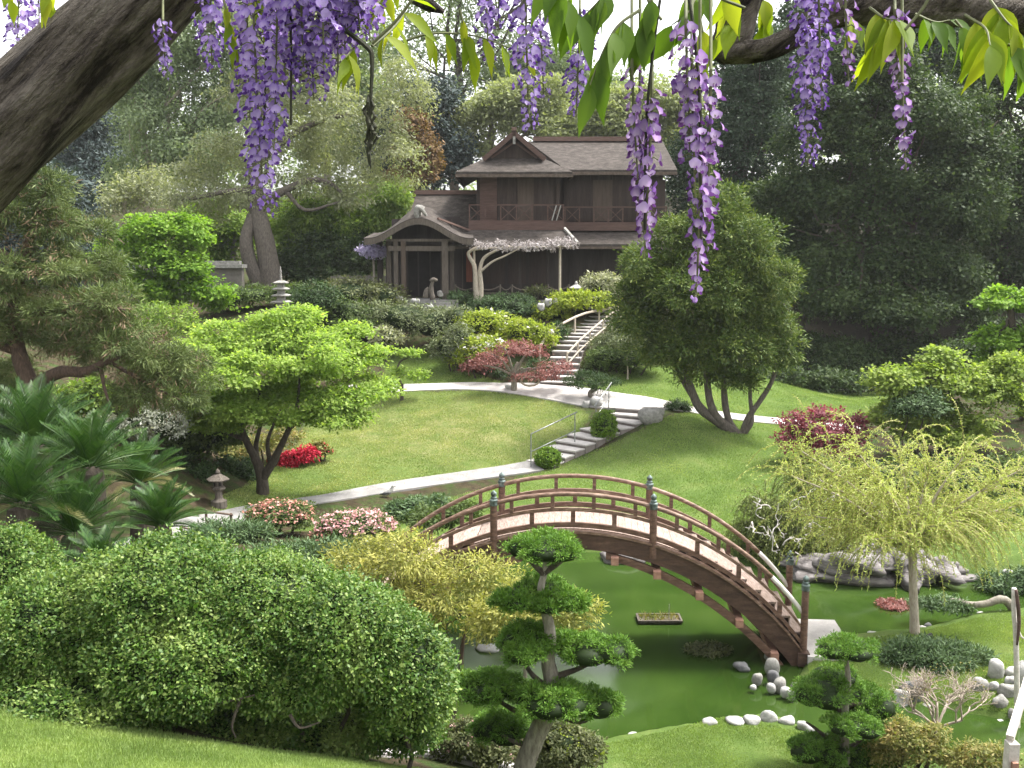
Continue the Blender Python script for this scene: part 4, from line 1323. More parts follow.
# ------------------------------------------------------------------ maples and other middle trees
mb_ = G(262, 495)
md = mb_[1]
mp = thing('maple', 'spreading bright green maple with forked dark trunk at the edge of the lawn', 'tree', mb_)
m = MB()
m.tube([P(263, 500, md), P(262, 478, md), P(256, 460, md), P(246, 440, md), P(238, 415, md), P(232, 385, md)], [.24, .19, .15, .115, .08, .045], 10, bump=.05, sub=4)
m.tube([P(262, 480, md), P(275, 458, md - .2), P(284, 440, md - .4), P(293, 425, md - .5), P(320, 415, md - .6), P(350, 400, md - .6)], [.16, .13, .10, .085, .06, .03], 9, bump=.05, sub=4)
for pts, r0 in (([P(258, 465, md), P(256, 445, md + .4), P(262, 420, md + .6), P(270, 390, md + .8)], .11), ([P(246, 440, md), P(228, 432, md), P(212, 418, md - .3), P(195, 400, md - .4)], .09), ([P(242, 428, md), P(255, 410, md), P(262, 385, md)], .07),
                ([P(293, 425, md - .5), P(298, 400, md - .5), P(300, 370, md - .3)], .08), ([P(270, 462, md), P(268, 440, md - 1), P(280, 410, md - 1.6)], .09), ([P(310, 418, md - .6), P(335, 392, md - .3), P(360, 372, md)], .05), ([P(238, 415, md), P(215, 385, md), P(200, 360, md)], .05)):
    m.tube(pts, np.linspace(r0, r0 * .35, len(pts)), 7, sub=4)
m.build('trunk', bark_dark, mp, True)
ml = px_blobs([(290, 345, 52, 26), (240, 344, 48, 28, .5), (200, 365, 48, 28), (255, 370, 50, 26, -1.4), (310, 370, 50, 28, -1), (345, 360, 42, 26, .3), (365, 390, 34, 20), (330, 400, 40, 18, -.8), (235, 405, 38, 22, -1), (185, 400, 38, 24), (290, 390, 44, 20, 1), (262, 328, 32, 15, .8), (215, 425, 32, 14), (290, 418, 26, 10, -1.5), (350, 330, 20, 12, .5), (165, 375, 22, 20), (180, 412, 36, 16), (335, 418, 38, 12, -1), (240, 418, 40, 16, -.6), (290, 322, 40, 14, .4)], md, .85)
ml = [(a, b, c, d * .9, e * .9, f * .86) for a, b, c, d, e, f in ml]
crown_mesh('crown', mp, lf['maple'], ml, 4600, 22, .34, .11, .065, inner=.4, flat=.26, up=.9, tufts=(9, .47, .75, .35, .85))

bg('maple', 'vivid green maple behind the great maple, in front of the grey wall', 165, 50, [(150, 235, 34, 22), (180, 240, 34, 22), (125, 250, 26, 18), (160, 262, 36, 20), (195, 245, 16, 12), (182, 288, 34, 20), (205, 300, 28, 18), (150, 290, 30, 24)], 'maple_bright', bark_dark, .14, 560, 22, .45, .17, .10, flat=.3, up=.9, inner=.45, core=0)
# right side maples
r2 = bg('maple', 'pale lime maple on the far bank behind the willow', 945, 37, [(935, 365, 34, 16), (905, 385, 26, 18), (965, 390, 38, 26), (1000, 400, 34, 30), (925, 410, 38, 24), (960, 425, 44, 24), (895, 425, 26, 20), (1010, 370, 26, 16), (880, 378, 14, 12)], 'maple_pale', bark_dark, .14, 800, 20, .36, .14, .08, flat=.28, up=.9, inner=.5, core=0)
bg('maple', 'bright green maple with layered flat boughs in front of the dark oaks', 1025, 41, [(1010, 300, 26, 12), (1030, 335, 42, 12), (995, 342, 22, 10), (1040, 310, 30, 14), (1015, 360, 34, 12)], 'maple_bright', bark_dark, .16, 330, 22, .36, .16, .10, flat=.22, up=1, inner=.5, core=0)

# small red maple by the stairs
rb = G(514, 391)
rd = rb[1]
rm = thing('red_maple', 'small weeping dusky red maple on a short pale trunk beside the path', 'tree', rb)
m = MB()
m.tube([rb - [0, 0, .1], P(514, 382, rd), P(513, 374, rd), P(518, 362, rd)], [.16, .13, .12, .06], 9, sub=3)
for e in ((485, 352), (500, 346), (535, 350), (556, 366), (545, 375), (530, 378), (480, 365)):
    m.tube([P(514, 376, rd), P((514 + e[0]) / 2, min(368, e[1] + 6), rd - .1), P(*e, rd)], [.07, .05, .02], 6, sub=3)
m.build('trunk', bark_grey, rm, True)
crown_mesh('crown', rm, lf['maple_red'], px_blobs([(515, 348, 24, 8), (535, 351, 16, 7), (552, 368, 20, 7, -.3), (530, 376, 18, 5, -.5), (563, 366, 10, 6), (488, 358, 14, 7, -.3), (545, 375, 16, 5, -.6)], rd), 340, 16, .17, .11, .04, inner=.3, up=.8, droop=.6, flat=.4)
m = MB().tube([P(530 + 9 * math.cos(a), 381 + 5 * math.sin(a), rd - .25) for a in np.linspace(math.pi, 2.1 * math.pi + math.pi, 12)], .05, 6)
m.build('bent_bough', bark_pale, rm, True)
shrub('crimson_maple', 'wide crimson leaved maple bush behind the willow twigs', 'maple_crimson', 37, [(825, 428, 32, 20), (795, 440, 18, 14), (850, 432, 20, 18), (790, 418, 12, 9), (830, 448, 26, 12)], .14, .07, 330, 16, .22, 'shrub', core=False, inner=.6, up=.7)

# little sapling beside the upper path
sb = ground_at(402, 45.2)
sp = thing('sapling', 'thin sapling with two flat lime leaf tiers on a dark post beside the path', 'tree', sb)
MB().bbox((sb[0] - .08, sb[1] - .08, sb[2] - .1), (sb[0] + .08, sb[1] + .08, sb[2] + .75)).build('post', bark_dark, sp)
d_ = sb[1]
m = MB().tube([P(402, 395, d_), P(400, 380, d_), P(397, 372, d_), P(400, 362, d_), P(408, 358, d_)], [.06, .055, .05, .04, .02], 7, sub=4)
m.tube([P(398, 376, d_), P(408, 374, d_), P(418, 374, d_)], [.035, .03, .015], 6)
m.build('trunk', bark_dark, sp, True)
crown_mesh('crown', sp, lf['maple'], px_blobs([(412, 353, 14, 3.5), (398, 372, 8, 4), (418, 375, 10, 4), (392, 385, 10, 4)], d_), 110, 16, .16, .13, .08, inner=.3, up=.9)

# small dwarf pine by the steps
pb = G(592, 398)
pd_ = pb[1]
dp = thing('dwarf_pine', 'dark dwarf pine with flat tiers leaning over pale rocks by the path', 'tree', pb)
m = MB().tube([pb, P(590, 393, pd_), P(594, 388, pd_), P(590, 381, pd_)], [.13, .11, .09, .05], 8, sub=3)
for e in ((570, 383), (605, 382), (580, 376), (598, 390)):
    m.tube([P(591, 386, pd_), P(*e, pd_)], [.05, .025], 6)
m.build('trunk', bark_grey, dp, True)
crown_mesh('crown', dp, lf['shrub_dark'], px_blobs([(572, 381, 12, 5), (588, 376, 16, 5), (608, 382, 14, 5), (585, 384, 15, 4, -.4), (598, 391, 7, 4)], pd_), 260, 18, .14, .10, .03, inner=.5)

# ------------------------------------------------------------------ needle pine at the left
nb = ground_at(15, 26.5)
npn = thing('needle_pine', 'large soft needled brown green pine with twisting reddish boughs above the cycads', 'tree', nb)
m = MB()
D = 26.5
m.tube([nb - [0, 0, .2], P(22, 450, D), P(35, 420, D), P(30, 385, D), P(18, 350, D), P(15, 300, D), P(30, 240, D), P(45, 190, D)], [.34, .30, .26, .24, .2, .16, .12, .05], 10, bump=.06, sub=4)
for pts, r0 in (([P(35, 385, D), P(60, 372, D - .3), P(85, 372, D - .4), P(105, 362, D - .4), P(130, 350, D - .4)], .2), ([P(18, 350, D), P(-20, 340, D), P(-60, 330, D)], .15), ([P(15, 310, D), P(50, 312, D - .5), P(90, 305, D - .7), P(125, 310, D - .8)], .13),
                ([P(16, 290, D), P(25, 262, D), P(40, 240, D + .4), P(70, 215, D + .6)], .11), ([P(100, 365, D - .4), P(105, 390, D - .5), P(112, 410, D - .6)], .06), ([P(110, 362, D - .4), P(150, 385, D), P(180, 400, D)], .06), ([P(30, 270, D), P(-10, 245, D), P(-50, 230, D)], .1)):
    m.tube(pts, np.linspace(r0, r0 * .35, len(pts)), 7, bump=.05, sub=4)
m.build('trunk', bark_red, npn, True)
nl = px_blobs([(40, 190, 30, 22), (25, 215, 45, 26), (70, 230, 36, 22, .4), (-20, 240, 50, 36), (85, 270, 34, 20, .4), (40, 265, 42, 24, -.5), (10, 290, 46, 26), (100, 305, 36, 22, -.6), (60, 315, 42, 22, -.8), (15, 340, 46, 24), (115, 335, 38, 22, -.4), (75, 350, 40, 20), (-30, 320, 50, 40), (150, 350, 40, 24, .2), (160, 385, 40, 24, .4), (130, 370, 36, 22, .3), (185, 372, 30, 22, .6), (140, 400, 34, 18, .5), (20, 385, 40, 22, .6), (185, 405, 22, 16, .6)], D, .8)
crown_mesh('crown', npn, lf['needle'], nl, 3600, 34, .17, .15, .016, inner=.5, out_ax=1.3, up=.5, rnd=1.0, tufts=(8, .42, .8))
crown_mesh('dry_needles', npn, lf['needle_brown'], nl, 700, 14, .22, .15, .018, inner=.3, out_ax=.8, droop=.5)

# ------------------------------------------------------------------ cycads
def frond(base, az, el, L, curl, width, npair, col_old=False):
    """one stiff arching feather leaf: midrib points and two rows of narrow leaflets"""
    dirh = np.array([math.cos(az), math.sin(az), 0])
    pts, e, p = [], el, np.asarray(base, float)
    nseg = 12
    for i in range(nseg + 1):
        pts.append(p.copy())
        p = p + (dirh * math.cos(e) + np.array([0, 0, math.sin(e)])) * L / nseg
        e -= curl / nseg * (0.5 + i / nseg)
    pts = np.array(pts)
    t = np.linspace(.14, 1, npair)
    f = t * nseg
    i0 = np.minimum(f.astype(int), nseg - 1)
    q = pts[i0] + (pts[i0 + 1] - pts[i0]) * (f - i0)[:, None]
    tg = unit(pts[i0 + 1] - pts[i0])
    side = unit(np.cross(tg, [0, 0, 1.0]))
    upv = np.cross(side, tg)
    prof = width * np.sin(np.clip(t * 1.06, 0, 1) * math.pi * .93 + .12) ** .6 + .02
    Vs, n0 = [], 0
    for s in (-1, 1):
        ax = unit(side * s * .62 + tg * .62 + upv * .55 + rng.normal(size=q.shape) * .05)
        nr = unit(upv - side * s * .3)
        V, F = leaf_cards(q, nr, ax, prof, np.full(npair, .015))
        Vs.append(V)
    return pts, np.vstack(Vs)


def cycad(label, px, py, d, scale, nf, seed, el0=-.25, el1=1.45, trunk=1.0, old=0):
    random.seed(seed)
    c = P(px, py, d)
    g = np.array([c[0], d, hz(c[0], d)])
    root = thing('cycad', label, 'cycad', g, 'cycads behind the clipped hedge')
    if c[2] > g[2] + .1:
        MB().lathe((c[0], d, 0), [(.24 * scale, g[2] - .1), (.26 * scale, g[2] + .2), (.2 * scale, c[2] - .05), (.1 * scale, c[2] + .08)], 12).build('trunk', bark_dark, root)
    ribs, Vn, Vo = MB(), [], []
    for i in range(nf):
        az = i * 2.39996 + random.uniform(-.2, .2)
        el = el0 + .02 + (el1 - el0) * (i / nf) ** .75
        pts, V = frond(c + [0, 0, .02], az, el, scale * random.uniform(.95, 1.15), random.uniform(.40, .85), .21 * scale, 46)
        ribs.tube(pts[::3], np.linspace(.016, .006, len(pts[::3])), 4)
        (Vo if i < old else Vn).append(V)
    for nm, arr, mt in (('fronds', Vn, lf['cycad']), ('old_fronds', Vo, lf['cycad_old'])):
        if arr:
            V = np.vstack(arr)
            mesh_obj(nm, V, np.arange(len(V)).reshape(-1, 4), mt, root)
    ribs.build('rib', lf['cycad'], root)


cycad('tallest cycad with upright dark fronds under the needle pine', 35, 448, 20.5, 1.45, 44, 1, .1)
cycad('middle cycad leaning over the right shoulder of the tallest one', 90, 470, 19.8, 1.3, 40, 2, .0)
cycad('low dark cycad just above the small clipped mound, cut by the photo edge', 22, 505, 18.2, 1.3, 42, 3, -.1, old=3)
cycad('dark cycad in the shade between the clipped mounds', 75, 535, 18.6, 1.25, 40, 4, -.2)
cycad('cycad with a few yellowing outer fronds behind the small free standing one', 140, 485, 21, 1.05, 34, 5, .0, old=7)
cycad('small free standing cycad with glossy spreading fronds by the path railing', 162, 528, 18.8, .92, 40, 6, .05)
cycad('short cycad peeping up directly behind the crest of the big hedge', 100, 575, 16.6, .8, 26, 7, .0)
random.seed(5)

# ------------------------------------------------------------------ clipped hedges
def hedge(label, lobes, d, ncl, lpc, L, W, twigs=None):
    bl = px_blobs(lobes, d, .8)
    cx = np.mean([b[0] for b in bl])
    root = thing('clipped_hedge', label, 'hedge', (cx, d, hz(cx, d)))
    crown_mesh('foliage', root, lf['hedge'], bl, ncl, lpc, .075, L, W, lump=.07, hole=-.55, wl=.8, inner=.94, low_cut=-.7, up=.55, out_ax=.7, rnd=.9, flat=.9, lvar=.3)
    core_mesh('shade_core', root, lf['hedge_core'], bl, .86, 20, 14)
    crown_mesh('inner_leaves', root, lf['hedge'], [(q[0], q[1], q[2], q[3] * .93, q[4] * .93, q[5] * .93) for q in bl], int(ncl * .5), lpc, .1, L * 1.3, W * 1.3, inner=.9, lump=.07, hole=-9, wl=.8)
    for b in bl[:7]:
        q = limb(np.array([b[0], d, hz(b[0], d) - .1]), np.array(b[:3]), 4, .1)
        MB().tube(q, np.linspace(.035, .02, len(q)), 6, bump=.15).build('stem', bark_dark, root)
    for pts in (twigs or []):
        MB().tube(np.array([P(*p) for p in pts]), np.linspace(.022, .008, len(pts)), 5, sub=3).build('stem', bark_dark, root)
    return root


hedge('huge clipped dome hedge of small glossy leaves filling the lower left corner',
      [(168, 602, 98, 64), (72, 632, 84, 62), (262, 612, 88, 58), (340, 640, 74, 64, -.25), (404, 678, 50, 64, -.05), (186, 656, 100, 52, -.45), (296, 672, 70, 46, -.25), (88, 690, 120, 42, -.35), (15, 662, 64, 56, -.1), (230, 716, 100, 27, .35), (340, 722, 66, 26, .4), (400, 728, 46, 20, .4)], 11.9, 15500, 13, .042, .024,
      [[(195, 705, 10.9), (225, 702, 10.8), (255, 695, 10.9)], [(240, 700, 10.9), (232, 725, 10.8), (236, 738, 10.8)], [(290, 715, 10.9), (300, 728, 10.8), (320, 722, 10.9)]])
hedge('smaller clipped mound hedge partly out of view behind the big one', [(5, 585, 56, 60), (-45, 600, 70, 75), (25, 620, 45, 50)], 13.6, 3000, 13, .042, .024)

# ------------------------------------------------------------------ cloud pruned pines
def cloud_pine(label, d, trunk_px, trunk_r, pads, branches, bark, seedv):
    random.seed(seedv)
    b = P(*trunk_px[0][:2], d)
    g = np.array([b[0], d, hz(b[0], d)])
    root = thing('cloud_pruned_pine', label, 'tree', g)
    pts = [g - [0, 0, .15]] + [P(p[0], p[1], d + (p[2] if len(p) > 2 else 0)) for p in trunk_px]
    MB().tube(pts, np.array([trunk_r[0] * 1.1] + list(trunk_r)), 12, bump=.07, sub=5).build('trunk', bark, root, True)
    for br in branches:
        pp = [P(p[0], p[1], d + (p[2] if len(p) > 2 else 0)) for p in br]
        MB().tube(pp, np.linspace(.05, .018, len(pp)), 7, bump=.06, sub=4).build('branch', bark_dark, root, True)
    for (px, py, rx, ry, dd) in pads:
        k = (d + dd) / FPX
        rx, ry = rx + 2, ry * .72
        c = P(px, py + ry * .1, d + dd)
        bl = []
        # a pad: several overlapping flattened domes
        nn = max(3, int(rx / 8))
        for i in range(nn):
            a = 2 * math.pi * i / nn + random.random()
            rr = .42
            bl.append((c[0] + rx * k * rr * math.cos(a), c[1] + rx * k * .8 * rr * math.sin(a), c[2] + random.uniform(-.12, .08) * ry * k, rx * k * .60, rx * k * .52, ry * k * .86))
        bl.append((c[0], c[1], c[2] + .08 * ry * k, rx * k * .72, rx * k * .62, ry * k * .98))
        pad = crown_mesh('needle_pad', root, lf['pine_pad'], bl, int(rx * ry * 1.7) + 260, 13, .04, .046, .012, lump=.05, hole=-9, wl=.16, inner=.80, low_cut=-.25, out_ax=1.6, up=.7, rnd=.9, flat=.8, tufts=(12, .27, .9, .7, .98))
        core_mesh('pad_shade_core', pad, lf['hedge_core'], [(q[0], q[1], q[2] + q[5] * .05, q[3], q[4], q[5] * .82) for q in bl], .86, 12, 7)
    return root


cloud_pine('large cloud pruned pine with tiered needle pads and twisted pale trunk before the bridge', 13.3,
           [(522, 775), (532, 745), (546, 715), (553, 690), (548, 662), (550, 640, .0), (549, 625), (544, 605), (541, 588), (545, 570), (545, 555)], [.15, .14, .135, .12, .10, .085, .075, .06, .05, .04, .03],
           [(546, 547, 41, 20, 0), (513, 600, 22, 16, -.1), (543, 592, 36, 20, .2), (569, 601, 22, 17, -.05), (543, 605, 20, 12, -.14), (527, 637, 30, 22, .1), (528, 653, 26, 15, -.25), (597, 650, 38, 23, .05), (560, 642, 20, 14, .2), (487, 686, 34, 24, .1), (550, 700, 42, 25, -.3), (594, 704, 28, 25, .0), (515, 690, 22, 16, .2), (500, 729, 30, 24, .3)],
           [[(551, 678), (580, 668), (605, 655)], [(550, 690), (530, 672), (524, 655)], [(540, 720), (510, 708), (490, 692)], [(545, 600), (525, 608), (514, 604)], [(546, 612), (560, 610), (572, 604)], [(552, 712), (580, 722), (598, 712)], [(530, 745), (515, 742), (502, 735)], [(545, 575), (530, 560), (522, 552)], [(545, 572), (560, 562), (570, 552)]], bark_grey, 3)
cloud_pine('smaller cloud pruned pine with round pads beside the foot of the bridge', 16.6,
           [(842, 785), (845, 755), (843, 725), (846, 700), (848, 680), (846, 655)], [.10, .09, .08, .065, .05, .035],
           [(846, 648, 33, 16, 0), (835, 676, 26, 13, .35), (823, 692, 32, 22, 0), (868, 703, 30, 26, .25), (855, 726, 30, 15, -.35), (818, 750, 33, 24, 0), (874, 757, 30, 24, .1), (846, 762, 26, 18, .2), (845, 690, 22, 16, .3)],
           [[(845, 715), (832, 705), (822, 698)], [(846, 705), (858, 704), (868, 706)], [(844, 745), (830, 740), (815, 728), (806, 722)], [(845, 750), (858, 742), (866, 735)], [(845, 760), (862, 762), (874, 760)]], bark_grey, 4)
random.seed(8)

# ------------------------------------------------------------------ yellow shrubs by the water
def twiggy(name, label, leaf, d, lobes, stems, L, W, ncl, lpc, cr, cat='shrub', **kw):
    bl = px_blobs(lobes, d, .8)
    g = ground_at(stems[0][0][0], d)
    root = thing(name, label, cat, g)
    m = MB()
    for st in stems:
        pp = [P(p[0], p[1], d) for p in st]
        x, y = pp[0][0], pp[0][1]
        pp[0] = np.array([x, y, hz(x, y) - .1])
        m.tube(pp, np.linspace(.07, .02, len(pp)), 7, bump=.05, sub=4)
        for b in bl:
            if random.random() < .5:
                q = limb(pp[-1], np.array(b[:3]) + rand_unit(1)[0] * np.array(b[3:6]) * .5, 4, .1)
                m.tube(q, np.linspace(.02, .006, len(q)), 5)
    m.build('stem', kw.pop('bark', bark_grey), root, True)
    crown_mesh('foliage', root, lf[leaf], bl, ncl, lpc, cr, L, W, **kw)
    return root


twiggy('golden_shrub', 'tall airy golden yellow shrub with bare stems hiding the end of the bridge', 'yellow_shrub', 20.3,
       [(365, 565, 40, 26), (400, 555, 42, 24), (350, 590, 26, 22), (430, 590, 46, 26), (470, 575, 36, 24), (455, 605, 40, 24), (500, 585, 32, 20), (410, 610, 30, 22), (385, 590, 40, 22)],
       [[(440, 690), (448, 660), (446, 625)], [(458, 690), (462, 650), (470, 615)], [(452, 690), (440, 650), (425, 610)], [(400, 690), (395, 640), (385, 600)]], .085, .026, 1000, 24, .22, inner=.35, out_ax=.9, droop=.2, up=.4, bark=bark_red)
twiggy('golden_shrub', 'lower yellow green shrub just behind the large cloud pine', 'yellow_shrub', 18.5, [(520, 608, 34, 26), (560, 622, 28, 22), (495, 620, 26, 24), (580, 612, 18, 16)], [[(520, 745), (525, 690), (525, 630)], [(540, 745), (545, 690), (555, 640)]], .09, .026, 420, 22, .2, inner=.35, out_ax=.9, up=.4)

# ------------------------------------------------------------------ willow and weeping bush
wb = ground_at(915, 22.8)
wd = wb[1]
wil = thing('young_willow', 'young willow with yellow green hanging twigs and one straight pale trunk on the island lawn', 'tree', wb)
m = MB()
fork = P(912, 555, wd)
m.tube([wb - [0, 0, .1], P(914, 610, wd), P(913, 580, wd), fork, P(910, 540, wd), P(908, 505, wd)], [.125, .10, .095, .09, .06, .03], 10, bump=.04, sub=3)
tips = []
for e, dd in (((850, 510), .5), ((880, 480), -.8), ((835, 535), -.2), ((955, 500), .6), ((985, 515), -.5), ((930, 470), .2), ((1000, 485), .8), ((870, 540), -1.2), ((900, 455), .9), ((940, 525), -1.3), ((820, 480), .4), ((965, 455), -.2), ((1015, 530), .2), ((790, 475), -.3), ((805, 515), .3), ((1045, 500), .1), ((800, 450), .8), ((1030, 465), -.6), ((895, 500), 1.4), ((860, 455), -.4)):
    q = np.array([fork + [0, 0, random.uniform(-.05, .2)], P((912 * .55 + e[0] * .45), 0.5 * 545 + 0.5 * e[1] - 4, wd + dd * .5), P(*e, wd + dd)])
    q = smooth_path(q, 5)
    m.tube(q, np.linspace(.05, .014, len(q)), 6)
    tips.append(q)
m.build('trunk', bark_pale, wil, True)


def strands(tips, n, Lr, droop, leafL, leafW, spread=.6, step=.045, tw=.0055):
    """long thin arching twigs set with narrow leaves"""
    pos, ax, nr, stems = [], [], [], MB()
    for _ in range(n):
        q = tips[random.randrange(len(tips))]
        p = q[random.randint(1, len(q) - 1)].copy()
        outd = unit((q[-1] - q[0]) * [1, 1, .3])
        v = unit(outd * random.uniform(.3, 1.0) + np.array([random.gauss(0, spread), random.gauss(0, spread), random.uniform(.1, 1.0)]))
        L = random.uniform(*Lr)
        k = int(L / step)
        path = [p.copy()]
        for i in range(k):
            v = unit(v + np.array([0, 0, -droop * (0.4 + i / k)]) * step * 3)
            p = p + v * step
            path.append(p.copy())
            for s in (0, 1):
                pos.append(p + rng.normal(size=3) * .006)
                ax.append(v * .55 + rng.normal(size=3) * .55 + [0, 0, -.25])
                nr.append(unit(rng.normal(size=3) + [0, 0, .7]))
        stems.tube(path[::4] if len(path) > 8 else path, tw, 3, cap=False)
    V, F = leaf_cards(np.array(pos), np.array(nr), np.array(ax), leafL * (0.6 + .8 * rng.random(len(pos))), leafW * (0.7 + .6 * rng.random(len(pos))))
    return V, F, stems


V, F, st = strands(tips, 1150, (.6, 1.9), .52, .070, .023, step=.050, tw=.007)
mesh_obj('foliage', V, F, lf['willow'], wil)
st.build('twigs', surf_mat('twig_green', [(0.3, (0.22, 0.20, 0.06)), (0.7, (0.36, 0.32, 0.12))], 5, .7, 0), wil)

jb = ground_at(800, 29.5)
jd = 29.5
wj = thing('weeping_bush', 'grey green weeping bush with white gnarled dead twigs overhanging the far bank', 'shrub', jb)
m = MB()
jt = []
root_p = np.array([jb[0], jd + .6, max(.1, jb[2] - .1)])
for e, dd in (((760, 500), 0), ((800, 478), .4), ((840, 500), .2), ((775, 535), -.5), ((820, 535), -.6), ((860, 525), -.2), ((750, 525), .3), ((795, 510), -.4), ((875, 545), -.2), ((830, 470), .8)):
    q = smooth_path(np.array([root_p, P((800 + e[0]) / 2, e[1] + 14, jd + dd * .5), P(*e, jd + dd)]), 5)
    m.tube(q, np.linspace(.06, .02, len(q)), 6)
    jt.append(q)
m.build('trunk', bark_grey, wj, True)
V, F, st = strands(jt, 1900, (.5, 1.6), 1.2, .11, .034, .8, .06)
mesh_obj('foliage', V, F, lf['weeping'], wj)
st.build('twigs', bark_dark, wj)
m = MB()
random.seed(21)


def gnarl(p, v, r, L, depth):
    pts = [p]
    for i in range(5):
        v = unit(v + np.array([random.gauss(0, .55), random.gauss(0, .4), random.gauss(0, .5)]))
        p = p + v * L / 5
        pts.append(p)
    m.tube(pts, np.linspace(r, r * .5, len(pts)), 5, sub=2)
    if depth:
        for k in range(2):
            gnarl(pts[random.randint(2, 5)], unit(v + np.array([random.gauss(0, .8), random.gauss(0, .5), random.gauss(0, .8)])), r * .7, L * .7, depth - 1)


for px, py, sg in ((778, 548, -1), (783, 545, .2), (795, 552, 1), (770, 540, -1), (790, 505, 1), (770, 508, -.5), (825, 502, 1), (752, 522, 0), (840, 535, 1), (805, 535, .4)):
    m = MB()
    gnarl(P(px, py, jd - 1.3), np.array([sg * .6, -.2, .8]), .024, .62, 2)
    m.build('dead_twig', twig_white, wj)

# bare small tree near the inlet
bb = ground_at(934, 17.2)
bt = thing('bare_tree', 'small leafless grey tree with fine spreading twigs beside the white boulders', 'tree', bb)
m = MB()
random.seed(31)


def branch(p, v, r, L, depth):
    pts = [p]
    for i in range(4):
        v = unit(v + np.array([random.gauss(0, .16), random.gauss(0, .16), random.gauss(0, .10)]))
        p = p + v * L / 4
        pts.append(p)
    m.tube(pts, np.linspace(r, r * .65, len(pts)), 6 if r > .01 else 4)
    if depth:
        for k in range(3 if depth > 1 else 4):
            a = random.uniform(0, 2 * math.pi)
            nv = unit(v * .8 + np.array([math.cos(a), math.sin(a) * .8, random.uniform(-.1, .45)]) * .75)
            branch(pts[random.randint(2, 4)] if k else pts[-1], nv, r * .62, L * random.uniform(.62, .82), depth - 1)


m.tube([bb - [0, 0, .1], P(935, 745, 17.2), P(937, 728, 17.2)], [.055, .048, .042], 8, bump=.05)
for v in ((-.7, .1, .75), (.75, -.1, .7), (.1, .5, .9), (-.2, -.5, .9), (.4, .3, 1)):
    branch(P(937, 729, 17.2), unit(np.array(v)), .03, .5, 4)
m.build('trunk', surf_mat('twig_grey', [(0.3, (0.27, 0.22, 0.18)), (0.7, (0.46, 0.39, 0.33))], 9, 0.9, 0.3), bt, True)
pl, _d = blob_points(px_blobs([(930, 685, 40, 22), (960, 682, 30, 20), (905, 690, 24, 18)], 17.2), 160, .2)
V, F = clump_leaves(pl, _d, 3, .06, .03, .018)
mesh_obj('bud_leaves', V, F, lf['nandina'], bt)
random.seed(8)

# ------------------------------------------------------------------ shrubs
# slope below the house
shrub('shrub', 'olive brown loose shrub left of the porch steps', 'shrub_olive', 54, [(350, 295, 30, 16), (380, 298, 26, 14), (325, 300, 20, 14)], .17, .07, 300, 16, .3)
shrub('shrub', 'broad mid green shrub on the slope below the porch steps', 'shrub_grey', 51, [(400, 318, 34, 16), (435, 325, 30, 16), (370, 318, 24, 16), (455, 318, 20, 12)], .15, .055, 420, 18, .28)
shrub('shrub', 'small pale striped shrub at the edge of the upper lawn', 'variegated', 49.3, [(386, 337, 14, 9)], .16, .06, 110, 14, .2)
shrub('shrub', 'dark green shrub filling the bank beneath the olive brown one', 'shrub', 50.5, [(360, 322, 22, 14), (345, 312, 18, 14), (335, 322, 16, 12)], .15, .06, 240, 16, .26)
shrub('shrub', 'rounded dark shrub at the end of the upper lawn beside the white azalea', 'shrub_grey', 48.3, [(448, 347, 16, 14), (460, 340, 14, 14)], .14, .045, 230, 18, .22)
shrub('juniper', 'small dark juniper beside the trellis trunk', 'juniper', 55, [(458, 302, 16, 9)], .16, .045, 130, 16, .22)
shrub('juniper', 'wide mounded dark green juniper before the trellis', 'juniper', 54.3, [(505, 306, 28, 11), (488, 308, 16, 10), (525, 306, 14, 9)], .16, .045, 300, 16, .22)
shrub('azalea', 'yellow green azalea with scattered white flowers, upper one beside the bare earth', 'lime', 50.3, [(485, 324, 24, 12), (505, 330, 18, 12), (468, 330, 14, 12)], .15, .07, 300, 15, .24, flower='white_flower', fn=22, fl=.13)
shrub('azalea', 'yellow green azalea covered with white blossom at the corner of the upper lawn', 'lime', 48.2, [(474, 350, 20, 14), (462, 355, 14, 12), (490, 348, 14, 12)], .15, .07, 280, 15, .22, flower='white_flower', fn=100, fl=.14)
shrub('azalea', 'lime green azalea with white flowers above the red maple', 'lime', 49.4, [(520, 332, 18, 12), (540, 338, 14, 12)], .15, .07, 220, 15, .22, flower='white_flower', fn=18, fl=.13)
shrub('shrub', 'bright lime green shrub spilling along the top of the stair rail', 'lime', 53.8, [(575, 301, 24, 9), (600, 302, 18, 8), (553, 313, 16, 10), (541, 326, 10, 9)], .16, .08, 420, 16, .26)
shrub('shrub', 'grey variegated round shrub against the house wall', 'variegated', 56, [(600, 286, 20, 11), (615, 288, 14, 10)], .18, .07, 210, 15, .28)
shrub('shrub', 'dark low hedge growing along the curved stair rail', 'shrub_dark', 50.5, [(551, 337, 9, 8), (559, 330, 8, 7), (545, 345, 7, 7)], .13, .05, 190, 14, .2)
shrub('shrub', 'grey green bush with fine leaves to the right of the stairs', 'shrub_grey', 49, [(628, 334, 24, 13), (644, 330, 18, 13), (610, 344, 16, 11)], .14, .035, 420, 18, .26, droop=.4)
shrub('shrub', 'low mid green bush at the top corner of the right lawn', 'shrub', 47.8, [(612, 358, 20, 11), (598, 362, 12, 9), (635, 357, 22, 12), (655, 354, 16, 12)], .13, .045, 420, 16, .24)
shrub('shrub', 'small bare stemmed grey shrub with pale trunk near the cypress', 'shrub_grey', 47.2, [(628, 342, 18, 9)], .13, .04, 120, 14, .2, core=False, stem=bark_pale)
shrub('shrub', 'tiny brown shrub beside the white stone lantern', 'shrub_olive', 55, [(562, 302, 10, 8)], .14, .06, 70, 12, .2)
